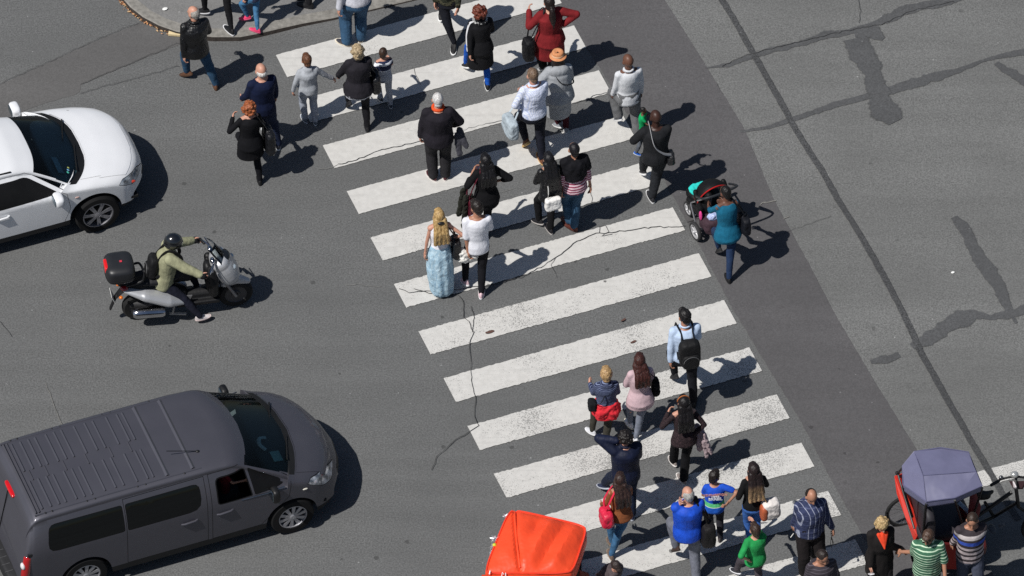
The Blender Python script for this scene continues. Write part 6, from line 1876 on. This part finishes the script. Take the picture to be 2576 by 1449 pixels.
    # auburn woman in black
    P = person('woman with auburn curls dressed in black, one hand raised, beside the bald man in navy', (625, 258), H=1.6, hd=20, fem=True, w=1.15,
               L=(618, 372, .2, 5, 50), R=(654, 452, 0, -10), LA=('px', 585, 298, 1.15, (-.7, -.5, -.6)), RA=('sw', 10, 14, 60), hair=dict(kind='curly', c='#7a3d22', c2='#b4683e', vol=1.0, seed=5),
               top=dict(mat=fb('#101014'), hem=-.3, off=.024, flare=.05, name='cardigan'), bot=dict(mat=fb('#121217'), fit=.006, name='trousers'), shoe=dict(col='#141416', sole='#1c1c1e', ln=.9), sk='light')
    at = (.30 * P.k, -.04, .80)
    soft_bag('shoulder_bag', P, at, (.14, .32, .44), leather('#15161a'), 'black leather shoulder bag at the right side of the auburn woman', [strap_over(P, 1, at, 1)])
    # boy in grey
    P = person('boy dressed all in light grey holding the hand of the older blond woman', (772, 141), H=1.32, hd=16, kid=True, w=1.2,
               L=(768, 298, 0, 10), R=(793, 303, 0, -5), LA=('px', 738, 228, .66), RA=('px', 838, 198, .72, (.3, -.6, -.8)), hair=dict(kind='short', c='#4a2e20', c2='#7a5138'), hr=(0, 6, 0),
               top=dict(mat=fb('#a9adb3', fold=.9), hem=-.12, off=.022, sr=.01, hood=.75, name='hooded_top'), bot=dict(mat=fb('#a0a6b2'), fit=.02, name='trousers'), shoe=dict(col='#5d6570', sole='#d8dade'))
    # blond woman
    P = person('older blond woman in a charcoal jacket and black trousers between two small boys', (899, 115), H=1.66, hd=14, fem=True, w=1.3,
               L=(876, 252, .12, 8, 55), R=(924, 317, 0, -6), LA=('px', 846, 196, .80, (-.6, -.5, -.5)), RA=('sw', 18, 10, 40), hair=dict(kind='shag', c='#8a765c', c2='#cdb792', seed=9),
               top=dict(mat=fb('#252329', fold=1.), hem=-.1, off=.034, sr=.02, flare=.06, name='jacket', collar=1), bot=dict(mat=fb('#151519'), fit=.006, name='trousers'), shoe=dict(col='#17171a', sole='#232326', ln=.9))
    h = MB(); h.grid([P.ring(t * P.k, .045 * P.k) for t in (-.17, -.14, -.1, -.06)]); h.blob('shirt_tail', blotch('speckled_blouse', ['#777a84', '#c9cbd2', '#8c8f99', '#d6d8de'], 60), P.root, vox=.013, disp=((.05, .03),))
    at = (.27 * P.k, .03, .86)
    soft_bag('handbag', P, at, (.14, .3, .34), leather('#121215'), 'black handbag between the blond woman and the smaller boy', [strap_over(P, 1, at, 1)])
    # small boy
    P = person('small boy with cropped dark hair in a navy and white t-shirt and pale grey trousers', (964, 121), H=1.17, hd=18, kid=True,
               L=(958, 246, .05, 5), R=(983, 262, 0, -8), LA=('px', 948, 190, .66), RA=('sw', 20, 14, 50), hr=(-35, 0, 0), hair=dict(kind='crop', c='#2e1f18', c2='#4a362a'),
               top=dict(mat=bands('navy_white_shirt', 'Z', .6, [(0, '#8f96a4'), (.30, '#c9cfda'), (.32, '#232a46'), (.50, '#e6e8ee'), (.56, '#232a46')]), hem=-.1, off=.02, sl='short', name='t_shirt'), bot=dict(mat=fb('#969ca8'), fit=.02, name='trousers'), shoe=dict(col='#2c3442', sole='#e0e0e0'))
    # dark jacket and orange scarf
    P = person('white haired man in a charcoal jacket with an orange scarf at his neck', (1101, 238), H=1.74, hd=6, w=1.3,
               L=(1090, 441, 0, 25), R=(1121, 438, 0, -8), LA=('px', 1056, 350, .80, (-1, -.4, -.3)), RA=('px', 1143, 312, .98, (1, -.5, -.4)), hr=(5, 4, 0), hair=dict(kind='crop', c='#b4b2b0', c2='#e8e6e4'),
               top=dict(mat=fb('#221f26', fold=1.), hem=-.08, off=.036, sr=.016, name='jacket', puff=.01), bot=dict(mat=fb('#29282b'), fit=.026, flare=.012, name='trousers'), shoe=dict(col='#4a2026', sole='#d0c8c4'))
    s = MB(); s.tube([P.hp((.075 * cos(a), -.012 + .07 * sin(a), -.135 + .01 * sin(a))) for a in [2 * pi * i / 14 for i in range(15)]], .024, n=8)
    s.rc(P.hp((.06, .03, -.13)), P.hp((.085, .04, -.16)), .03, .02)
    s.blob('scarf', fb('#e2562a'), P.root, vox=.01, disp=((.03, .012),))
    o = carried('folded_coat', P, (.32, -.02, .86), 'dark grey folded garment under the right arm of the man with the orange scarf', 'garment')
    b = MB(); b.rc((0, .08, .08), (.08, -.05, -.12), .06, .05, sx=.4); b.rc((-.05, 0, .05), (-.02, -.1, -.22), .055, .05, sx=.35); b.blob('folds', fb('#45454c'), o, vox=.012, disp=((.05, .02),))
    # dark woman with maroon bag
    P = person('woman with long black hair in a loose black top with a burgundy bag', (1221, 390), H=1.65, hd=18, fem=True, w=1.1,
               L=('l', -.1, .05, .1), R=(1222, 588, 0), LA=('px', 1190, 432, 1.2, (-.7, -.5, -.7)), RA=('px', 1250, 455, 1.05, (1, -.6, -.2)), sk='tan', hair=dict(kind='long', c='#0e0c0e', L=.3),
               top=dict(mat=fb('#101013'), hem=-.2, off=.03, sl='34', sr=.016, flare=.04, name='top'), bot=dict(mat=fb('#131316'), fit=.01), shoe=dict(col='#141416', sole='#2a2a2a'))
    at = V((-.30 * P.k, -.04, .74))
    soft_bag('leather_satchel', P, at + V((.03, -.02, -.02)), (.1, .3, .34), leather('#4a1220'), 'burgundy leather bag on the left side of the woman in the loose black top', [strap_over(P, -1, at, -1)])
    o = carried('draped_coat', P, at + V((-.04, .05, .02)), 'dark olive coat draped over the burgundy bag', 'coat')
    b = MB(); b.rc((0, -.06, .2), (-.05, -.12, -.34), .05, .045, sx=.5); b.rc((0, .06, .22), (-.07, .05, -.24), .05, .05, sx=.5); b.rc((.09, -.02, .18), (.1, -.06, -.16), .03, .03, sx=.6); b.blob('folds', fb('#2b2c26'), o, vox=.012, disp=((.05, .03),))
    # black leather woman white bag
    P = person('woman with long black hair in a black leather jacket with a small white bag', (1380, 387), H=1.62, hd=20, fem=True,
               L=(1356, 552, .05, 25, 15), R=(1385, 574, 0, 4), LA=('fr',), RA=('px', 1410, 486, .82), hair=dict(kind='long', c='#0f0e11', L=.42), sk='tan',
               top=dict(mat=leather('#111114'), hem=-.1, off=.026, sr=.01, name='jacket'), bot=dict(mat=fb('#121215'), fit=.01, flare=.008), shoe=dict(col='#1d1c20', sole='#b9b4b0'))
    at = P.cen(-.02) + V((-.02, -.22, 0))
    soft_bag('white_bag', P, at, (.24, .1, .22), plain('#eceae6', .5, name='white_leather'), 'small flat white bag on the back of the woman in the black leather jacket', [[at + V((-.08, 0, .1)), P.cen(.3 * P.k) + V((-.08, -.19, 0)), P.sh[-1] + V((.05, 0, .085))]], smat=plain('#d8d6d2', .5, name='white_strap'), swid=.007, e=.3)
    # black shawl
    P = person('person with short black hair, a black shawl, a pink striped top and blue jeans', (1444, 361), H=1.72, hd=18, fem=True, w=1.1,
               L=(1432, 555, .02, 20), R=(1444, 568, 0, 30), LA=('px', 1412, 486, .82), RA=('px', 1485, 468, .86, (1, -.3, -.3)), hair=dict(kind='crop', c='#131115'), sk='tan',
               top=dict(mat=bands('pink_striped_knit', 'Z', .042, [(0, '#d8bcc4'), (.5, '#8a3d55')], wob=.02), hem=-.06, off=.026, sl='34', name='top'), bot=dict(mat=fb('#34526c'), fit=.018, flare=.01, name='jeans'), shoe=dict(col='#5a2b22', sole='#4a2a22'))
    k = P.k; x, y, u = P.frm(1); s = MB(); s.grid([P.ring(t * k, .045 * k + .03 * (.45 - t)) for t in (.17, .26, .36, .44)] + [P.ring(.5 * k, .035 * k), P.ring(.535 * k, .02 * k)])
    for q in (-1, 1): s.chain([P.N - u * .07 * k, P.sh[q], P.sh[q].lerp(P.elb[q], .55)], [.07 * k, .082 * k, .074 * k])
    s.blob('shawl', fb('#131318', fold=1.), P.root, vox=.013, disp=((.09, .03), (.04, .01)))
    # couple: blond, light blue skirt
    P = person('blond woman in a white sleeveless top and a long pale blue washed skirt', (1104, 529), H=1.64, hd=14, fem=True,
               L=(1108, 722, 0), R=(1131, 704, .04, -5), LA=('px', 1067, 650, .74, (-1, -.6, -.3)), RA=('px', 1138, 600, 1.02, (1, -.6, -.6)), hair=dict(kind='half', c='#94703c', c2='#d2b27c', L=.36, vol=1.0),
               top=dict(mat=blotch('white_lace', ['#d5d6de', '#ecebf0', '#e2e2e8'], 40), hem=.08, off=.016, sl='none', name='top'), shoe=dict(col='#9aa0a0', sole='#dcdcd8'))
    k = P.k; s = MB(); r = []
    for z, a, c, cx, cy in ((1.06, .135, .10, 0, 0), (.98, .165, .125, 0, -.01), (.85, .195, .155, 0, -.02), (.6, .21, .175, 0, -.03), (.35, .205, .175, 0.01, -.05), (.12, .185, .16, .02, -.06), (.05, .17, .145, .02, -.06)):
        r.append([V((cx + a * k * cos(t) * (1 + .05 * sin(7 * t) * (z < .9)), cy + c * k * sin(t) * (1 + .05 * sin(9 * t) * (z < .9)), z * k)) for t in [2 * pi * i / 44 for i in range(44)]])
    s.grid(r); s.blob('skirt', blotch('washed_denim', ['#8fb0c6', '#a6c3d4', '#9cbacc', '#b9d0dc', '#a3c0d0'], 10, stretch=(2.6, 2.6, .6)), P.root, vox=.014, sm=3, disp=((.1, .015),))
    c = MB(); c.ell(P.hp((0, -.125, -.035)), (.05, .025, .025)); c.build('hair_clip', plain('#121214', name='black_clip'), P.hair)
    at = (.25 * k, -.03, .88)
    soft_bag('shoulder_bag', P, at, (.13, .26, .36), leather('#141416'), 'black shoulder bag between the blond woman in the skirt and the white t-shirt man', [strap_over(P, 1, at, 1)], swid=.018)
    # white tee
    P = person('man in a white t-shirt and black trousers with pink-soled white sneakers', (1199, 509), H=1.78, hd=10, w=1.0,
               L=(1171, 703, .04, 12, 20), R=(1211, 735, 0, -12), LA=('px', 1178, 640, .84, (-1, -.6, -.2)), RA=('fr',), hr=(28, 8, 0), hair=dict(kind='short', c='#17120f', c2='#2c2420'), sk='tan',
               top=dict(mat=fb('#e6e7ee', var=.06, fold=.9), hem=-.1, off=.02, sl='elbow', sr=.014, wear=.007, name='t_shirt'), bot=dict(mat=fb('#15151a'), fit=.012, name='trousers'), shoe=dict(col='#d8b9c0', sole='#f0f0f0'))
    o = carried('white_jacket', P, P.wri[-1] + V((.0, .06, -.13)), 'bundled white jacket in the left hand of the man in the white t-shirt', 'jacket')
    b = MB(); b.rc((-.1, 0, .06), (.1, -.02, .0), .075, .07); b.rc((-.06, -.03, -.05), (.13, .02, -.09), .07, .05); b.rc((-.12, 0, .0), (-.1, 0, -.06), .06, .05); b.blob('folds', fb('#e2e0da', var=.08, fold=1.), o, vox=.012, disp=((.06, .05), (.03, .02)))
    # man with backpack
    P = person('man in a pale blue shirt and black trousers wearing a large black backpack', (1723, 783), H=1.8, hd=14, w=1.15,
               L=(1697, 938, .14, 8, 40), R=(1745, 1008, 0, -6), LA=('px', 1686, 916, .84, (-1, -.6, -.2)), RA=('fr',), hr=(18, 6, 0), hair=dict(kind='short', c='#120f0f'), sk='tan',
               top=dict(mat=fb('#bfd2ec', var=.1, fold=.9), hem=-.03, off=.026, sr=.016, name='shirt', collar=.9), bot=dict(mat=fb('#15161c'), fit=.016, name='trousers'), shoe=dict(col='#17171a', sole='#232326'))
    backpack(P, 'large black backpack on the man in the pale blue shirt')
    # child with red jacket
    P = person('fair haired child in a navy striped top with a red jacket tied round the waist', (1525, 927), H=1.5, hd=8, kid=True, w=1.05,
               L=(1490, 1082, .04, 30, 10), R=(1523, 1112, 0, -4), LA=('sw', 20, 10, 60), RA=('fr',), hair=dict(kind='short', c='#8a6a44', c2='#cba878', vol=1.05),
               top=dict(mat=bands('navy_pinstripe', 'Z', .022, [(0, '#262c48'), (.7, '#76809c')], wob=.03), hem=.0, off=.026, hood=.9, sr=.014, name='hooded_top'), bot=dict(mat=fb('#3c3a33'), fit=.016), shoe=dict(col='#d9dade', sole='#efeff0'))
    k = P.k; s = MB(); r = []
    for t, a in ((.09, .04), (.02, .045), (-.06, .065), (-.15, .09), (-.24, .085)):
        r.append([p + (p - P.cen(t * k)).normalized() * .02 * sin(5 * 2 * pi * i / 20) * (t < 0) for i, p in enumerate(P.ring(t * k, a * k))])
    s.grid(r); s.blob('tied_jacket', fb('#d8313c', fold=.9), P.root, vox=.013, disp=((.07, .04), (.03, .012)))
    at = (-.24 * k, -.03, .84)
    soft_bag('waist_bag', P, at, (.12, .16, .17), fb('#16181c'), 'small black bag at the left hip of the child with the red jacket', [[V(at) + V((0, 0, .06)), P.cen(.25 * k) + V((-.1, -.17, 0)), P.sh[1] + V((-.05, 0, .08))]], swid=.008)
    # pink jacket
    P = person('woman with long dark brown hair in a pale pink jacket and faded grey jeans', (1610, 896), H=1.66, hd=16, fem=True, w=1.05,
               L=('l', -.08, .22, .03), R=(1600, 1102, 0, 4), LA=('fr',), RA=('fr',), hr=(-14, 4, 0), hair=dict(kind='long', c='#2c1714', c2='#4f2a24', L=.27, vol=1.04),
               top=dict(mat=fb('#cbb0b6', var=.12, fold=.8), hem=-.17, off=.03, sr=.014, flare=.07, name='jacket'), bot=dict(mat=fb('#757b88'), fit=.006, name='jeans'), shoe=dict(col='#d8d8da', sole='#e4dcc8'))
    at = (.24 * P.k, .0, 1.0)
    soft_bag('shoulder_bag', P, at, (.1, .18, .3), fb('#141417'), 'black bag at the right side of the woman in the pink jacket', [strap_over(P, 1, at, 1)])
    # lace top
    P = person('woman with long black hair in a black lace top raising one hand', (1720, 999), H=1.65, hd=14, fem=True, w=1.02,
               L=('l', -.07, .28, .03), R=(1720, 1204, 0, 14), LA=('px', 1680, 1040, 1.2, (-.8, -.5, -.6)), RA=('px', 1746, 1092, .95, (1, -.5, -.3)), hair=dict(kind='long', c='#120f10', L=.36), sk='light',
               top=dict(mat=blotch('black_lace', ['#141214', '#3a2c30', '#161416', '#4a383a'], 70), hem=-.1, off=.02, flare=.06, name='top'), bot=dict(mat=fb('#0f0f12'), fit=.014, flare=.02), shoe=dict(col='#8d8480', sole='#e0dcd8'))
    o = carried('hairband', P, P.hp((0, 0, 0)), 'thin amber hairband on the woman in the black lace top', 'hairband')
    b = MB(); b.tube([P.HR @ V((.088 * cos(a), .015, .02 + .105 * sin(a))) for a in [pi * i / 12 for i in range(13)]], .008, n=6); b.build('band', plain('#b06a3a', .4, name='amber'), o)
    at = (.27 * P.k, -.03, .78)
    o = carried('draped_coat', P, at, 'beige coat hanging from the right arm of the woman in the black lace top', 'coat')
    b = MB()
    b.rc((-.06, .05, .22), (-.02, 0, -.2), .05, .05, sx=.6); b.rc((0, .0, .2), (.06, -.08, -.28), .045, .04, sx=.6); b.rc((.03, -.06, .14), (.12, -.1, -.22), .04, .035, sx=.6); b.blob('folds', fb('#a8969a', fold=1.), o, vox=.012, disp=((.04, .03),))
    # navy man
    P = person('man with thick black hair in a navy jacket pressing one hand to his ear', (1573, 1085), H=1.76, hd=18, w=1.22,
               L=(1519, 1217, .1, 28, 25), R=(1590, 1292, 0, -8), LA=('l', -.12, .06, 1.57, (-1, .1, -.9)), RA=('fr',), hair=dict(kind='curly', c='#14100f', c2='#211a18', vol=.9, seed=8),
               top=dict(mat=fb('#171d33', fold=.9, rough=.6), hem=-.08, off=.04, sr=.02, name='jacket', collar=1.1), bot=dict(mat=fb('#1a2338'), fit=.022, name='trousers'), shoe=dict(col='#27304a', sole='#b8bcc6'), sk='light')
    # suede jacket
    P = person('woman with long dark hair in a tan suede jacket and blue jeans', (1560, 1193), H=1.65, hd=18, fem=True, w=1.02,
               L=('l', -.06, .2, .02), R=(1539, 1395, 0, -2), LA=('sw', 12, 10, 30), RA=('sw', 25, 10, 40), hr=(-20, 0, 0), hair=dict(kind='long', c='#231614', c2='#43302a', L=.33, vol=1.0, seed=4),
               top=dict(mat=fb('#8a5232', rough=.75, var=.2), hem=-.05, off=.022, flare=.03, name='jacket'), bot=dict(mat=fb('#40688c', var=.3), fit=.012, name='jeans'), shoe=dict(col='#6a5a50', sole='#8a7a6a', ln=.92), sk='tan')
    at = (-.24 * P.k, -.06, .93)
    soft_bag('red_handbag', P, at, (.17, .27, .27), plain('#cf2443', .45, .5, name='red_leather', bump=.4), 'slouchy red shoulder bag at the left side of the woman in the suede jacket', [strap_over(P, -1, at, -1)], swid=.016)
    # bright blue jacket
    P = person('grey haired man with a bald crown in a bright blue jacket', (1730, 1227), H=1.78, hd=14, w=1.28,
               L=(1700, 1372, .22, 12, 45), R=(1751, 1448, 0, -6), LA=('px', 1713, 1268, 1.46, (-1, -.3, -.5)), RA=('fr',), hr=(12, 0, 0), hair=dict(kind='thin', c='#8f8d8a', c2='#c8c6c2'),
               top=dict(mat=fb('#1f4fc4', fold=.95, rough=.6), hem=-.1, off=.034, sr=.02, name='jacket', hood=.0), bot=dict(mat=fb('#70737e'), fit=.022, name='trousers'), shoe=dict(col='#3a2a24', sole='#2e2420'))
    at = (.26 * P.k, -.12, .92)
    soft_bag('messenger_bag', P, at, (.2, .26, .42), fb('#1d1b1c', rough=.6), 'black messenger bag on the right shoulder of the man in the bright blue jacket', [strap_over(P, 1, at, 1)], swid=.035)
    # boy in blue jersey
    P = person('boy in a blue football jersey with a green band and lettering across the back', (1798, 1188), H=1.36, hd=4, kid=True, w=1.1,
               L=(1790, 1345, 0), R=(1812, 1352, 0), LA=('fr',), RA=('px', 1834, 1262, .98, (1, -.6, -.4)), hr=(-40, 4, 0), hair=dict(kind='short', c='#1c1513'), sk='tan',
               top=dict(mat=bands('jersey_cloth', 'Z', 1.3, [(0, '#2058b8'), (.595, '#c9d8c0'), (.602, '#58b87a'), (.645, '#7fd0a0'), (.652, '#1f50c0')], wob=.02), hem=-.12, off=.024, sl='short', sr=.015, flare=.02, name='jersey'), bot=dict(mat=fb('#2b2a30'), fit=.016), shoe=dict(col='#3a3638', sole='#4a4444'))
    k = P.k; x, y, u = P.frm(.8)
    for txt, tt, szt, c in (('KEVINGSTON', .445, .042, '#c48a7a'), ('1975', .395, .046, '#dfe4ee'), ('BRASIL', .345, .05, '#dfe4ee')):
        cu = bpy.data.curves.new('lettering', 'FONT'); cu.body = txt; cu.size = szt * 1.3; cu.align_x = 'CENTER'; cu.align_y = 'CENTER'; cu.extrude = .004; cu.offset = .002
        o = bpy.data.objects.new('lettering', cu); COL.objects.link(o); o.parent = P.root
        p = P.cen(tt * k) - y * (P.dims(tt * k)[1] + .048)
        o.matrix_local = Matrix.Translation(p) @ Matrix((x, u, -y)).transposed().to_4x4()
        cu.materials.append(plain(c, .8, name='jersey_print'))
    # black top, ombre hair
    P = person('woman with long dark hair fading to blond in a black top and blue jeans', (1896, 1168), H=1.64, hd=16, fem=True, w=1.05,
               L=(1888, 1362, 0), R=(1906, 1368, .02), LA=('px', 1874, 1216, 1.3, (-1, -.6, -.3)), RA=('sw', 20, 18, 40), hair=dict(kind='long', c='#191213', c2='#2e2120', L=.4, grad=(1.38, 1.12, '#a98a66'), vol=1.05),
               top=dict(mat=fb('#121214'), hem=-.02, off=.022, sr=.012, name='top'), bot=dict(mat=fb('#3d68b0'), fit=.008, name='jeans'), shoe=dict(col='#c8c8cc', sole='#e0e0e0'))
    at = (.22 * P.k, -.16, .86)
    o = soft_bag('two_tone_bag', P, at, (.26, .2, .32), plain('#dcd6d2', .55, name='cream_leather'), 'cream and rust drawstring bag on the back of the woman with the fading hair', [[V(at) + V((-.06, 0, .12)), P.cen(.34 * P.k) + V((.09, -.17, 0)), P.sh[1] + V((-.06, 0, .08)), P.sh[1] + V((-.06, .1, .02))]], smat=plain('#9a7c4e', .7, name='webbing'), swid=.02)
    b = MB(); b.ell((-.11, -.03, -.02), (.055, .085, .14), n=18, m=10, e1=.6, e2=.7); b.blob('side_panel', plain('#b05a38', .5, name='rust_leather'), o, vox=.011)
    # plaid man facing camera
    P = person('balding man in a dark blue plaid shirt and dark trousers walking towards the viewer', (2041, 1231), H=1.75, hd=192, w=1.32,
               L=(2047, 1390, .09, -10, 30), R=(2022, 1438, 0, 10), LA=('px', 2094, 1330, .86, (1, .5, -.3)), RA=('px', 1993, 1326, .80, (-1, .5, -.3)), hr=(10, 28, 0), hair=dict(kind='thin', c='#1c1512'), sk='tan',
               top=dict(mat=plaid('blue_plaid', '#333a58', '#a8adbf', '#5a6180', .075, .09, .13), hem=-.08, off=.03, sr=.014, name='shirt', collar=1.), bot=dict(mat=fb('#1f1b1c'), fit=.03, flare=.012), shoe=dict(col='#3c3838', sole='#d6d2ce'))
    o = carried('sunglasses', P, P.wri[-1] + V((0, .06, -.2)), 'dark folded sunglasses dangling from the hand of the man in plaid', 'sunglasses')
    b = MB()
    for q in (-1, 1): b.ell((.0, q * .035, -.02), (.008, .03, .025), n=10, m=6)
    b.tube([(0, -.06, 0), (0, .06, 0)], .005, n=6); b.tube([(0, .06, 0), (.02, .04, -.13)], .004, n=6); b.tube([(0, -.06, 0), (.02, -.02, -.13)], .004, n=6)
    b.build('frame', plain('#15130f', .3, name='dark_plastic'), o)
    o = carried('cigarette', P, P.wri[1] + V((.02, .1, -.1)), 'white cigarette between the fingers of the man in plaid', 'cigarette')
    b = MB(); b.rc((0, 0, 0), (.05, .05, -.01), .006, .006, n=8, k=2); b.build('paper', plain('#efece6', .8, name='cigarette_paper'), o)
    # green boy
    P = person('boy in a green t-shirt and grey trousers striding at the bottom edge', (1899, 1319), H=1.38, hd=26, kid=True, w=1.1,
               L=(1854, 1432, .1, 18, 15), R=(1912, 1478, 0), LA=('px', 1882, 1408, .82, (-1, -.6, -.4)), RA=('sw', 55, 12, 40), hair=dict(kind='short', c='#2c1f19', c2='#4a372e', vol=.98),
               top=dict(mat=fb('#27954f', fold=.9), hem=-.13, off=.03, sl='elbow', sr=.02, flare=.03, name='t_shirt'), bot=dict(mat=fb('#4a444a'), fit=.02), shoe=dict(col='#2e2e34', sole='#e6e6ea'))
    # brownish figure in the shade of the red canopy
    P = person('person in a hooded taupe jacket bending forward in the shade of the red canopy', (1552, 1416), H=1.35, hd=40, w=1.15, lean=-.32, pelz=.84,
               L=('l', -.1, -.05, 0), R=('l', .1, .1, 0), LA=('fr',), RA=('fr',), hair=dict(kind='short', c='#2c2422'), hr=(0, 30, 0),
               top=dict(mat=blotch('speckled_taupe', ['#4a4244', '#544b4d', '#4e4648', '#5a5052'], 16), hem=-.1, off=.04, hood=1.2, sr=.02, name='jacket'), bot=dict(mat=fb('#3a3436'), fit=.02), shoe=dict(col='#3a3434', sole='#5a5454'))
    # bottom right: facing the camera
    P = person('blond person in a black coat with a bright orange neckerchief', (2218, 1304), H=1.66, hd=196, w=1.2, fem=True,
               LA=('px', 2268, 1382, .92, (1, .3, -.5)), RA=('px', 2190, 1432, .78, (-1, .4, -.2)), hr=(8, 34, 0), hair=dict(kind='shag', c='#9a7c50', c2='#d8bd8c', seed=2), L=('l', -.1, .12, 0), R=('l', .1, -.15, .02),
               top=dict(mat=fb('#1f1c1c', fold=.8), hem=-.34, off=.04, flare=.02, sr=.012, name='coat', collar=1.2), bot=dict(mat=fb('#211e20'), fit=.016), shoe=dict(col='#222', sole='#333') if 0 else dict(col='#222224', sole='#333336'))
    k = P.k; x, y, u = P.frm(1); s = MB()
    p = [P.N + y * .07 * k + x * .06 * k - u * .03 * k, P.N + y * .07 * k - x * .06 * k - u * .03 * k, P.cen(.36 * k) + y * (P.dims(.36 * k)[1] + .058)]
    s.rc(p[0], p[2], .03, .012); s.rc(p[1], p[2], .03, .012); s.rc((p[0] + p[1]) / 2, p[2], .035, .015); s.blob('neckerchief', fb('#ee4a2c'), P.root, vox=.01)
    o = carried('phone', P, P.wri[1] + V((.02, .1, -.08)), 'white mobile phone held by the blond person in the black coat', 'phone')
    b = MB(); b.ell((0, 0, 0), (.036, .075, .006), Matrix.Rotation(.7, 3, 'X'), n=20, m=8, e1=.2, e2=.3); b.build('case', plain('#e6e6ea', .3, name='white_plastic'), o)
    P = person('man in sunglasses and a green polo shirt with thin white stripes facing the viewer', (2336, 1334), H=1.72, hd=178, w=1.25,
               LA=('sw', 10, 14, 25), RA=('px', 2268, 1388, 1.0, (-1, .3, -.5)), hr=(-25, 30, 0), hair=dict(kind='short', c='#3e2c22', c2='#5c463a'), sk='tan', L=('l', -.1, .1, 0), R=('l', .1, -.1, .02),
               top=dict(mat=bands('green_striped_polo', 'Z', .052, [(0, '#3f6a52'), (.72, '#c4dcc0')], wob=.02), hem=-.12, off=.032, sl='elbow', sr=.022, name='polo_shirt', collar=1.15), bot=dict(mat=fb('#4a4442'), fit=.02), shoe=dict(col='#4a4040', sole='#6a6060'))
    g = MB()
    for q in (-1, 1): g.ell(P.hp((.033 * q, .092, .0)), (.028, .012, .02), P.HR, n=10, m=6)
    for q in (-1, 1): g.tube([P.hp((.06 * q, .085, .003)), P.hp((.08 * q, .0, .0))], .004, n=6)
    g.build('sunglasses', plain('#1a1310', .2, .6, name='dark_lens'), P.root)
    P = person('man in a grey striped sweater with one broad blue band by the blue canopy', (2446, 1292), H=1.76, hd=190, w=1.2,
               LA=('px', 2462, 1404, .82, (1, .4, -.3)), RA=('px', 2395, 1368, .90, (-1, .4, -.3)), hr=(-14, 26, 0), hair=dict(kind='crop', c='#2e231c'), sk='tan', L=('l', -.1, .15, 0), R=('l', .1, -.1, .02),
               top=dict(mat=bands('blue_grey_stripes', 'Z', 1.76, [(0, '#a89c9e'), (.505, '#3a3438'), (.53, '#b0a4a6'), (.56, '#3a3438'), (.585, '#b0a4a6'), (.615, '#3a3438'), (.64, '#b0a4a6'), (.67, '#3a3438'), (.70, '#3b55b0'), (.74, '#3a3438'), (.765, '#b8b0b0'), (.80, '#3a3438')], wob=.008), hem=-.1, off=.028, sr=.014, name='sweater'), bot=dict(mat=fb('#474c5c'), fit=.02, name='jeans'), shoe=dict(col='#3a3434', sole='#5a5454'))
    c = MB(); d = (P.wri[-1] - P.elb[-1]).normalized(); c.rc(P.wri[-1] - d * .1, P.wri[-1] - d * .06, .045, .042); c.build('cuff', plain('#e8e6ea', .8, name='white_cuff'), P.root)
    P = person('man with cropped hair in a dark grey pinstriped t-shirt at the bottom edge', (2068, 1384), H=1.7, hd=196, w=1.25,
               LA=('sw', 10, 12, 25), RA=('sw', 5, 12, 15), hr=(20, 30, 0), hair=dict(kind='crop', c='#241c19'), sk='tan', L=('l', -.1, .1, 0), R=('l', .1, -.1, .02),
               top=dict(mat=bands('grey_pinstripe', 'Z', .04, [(0, '#39343a'), (.8, '#57525a')], wob=.015), hem=-.1, off=.028, sl='elbow', name='t_shirt'), bot=dict(mat=fb('#2a2628'), fit=.02), shoe=dict(col='#2a2626', sole='#4a4444'))
setup_world()
build_street()
build_people()
build_vehicles()
finalize()
def font_to_mesh():
    dg = bpy.context.evaluated_depsgraph_get()
    for o in [q for q in SC.objects if q.type == 'FONT']:
        me = bpy.data.meshes.new_from_object(o.evaluated_get(dg)); p = o.parent; ml = o.matrix_local.copy()
        n = bpy.data.objects.new('tmp', me); bpy.data.objects.remove(o); n.name = 'lettering'
        COL.objects.link(n); n.parent = p; n.matrix_local = ml
font_to_mesh()
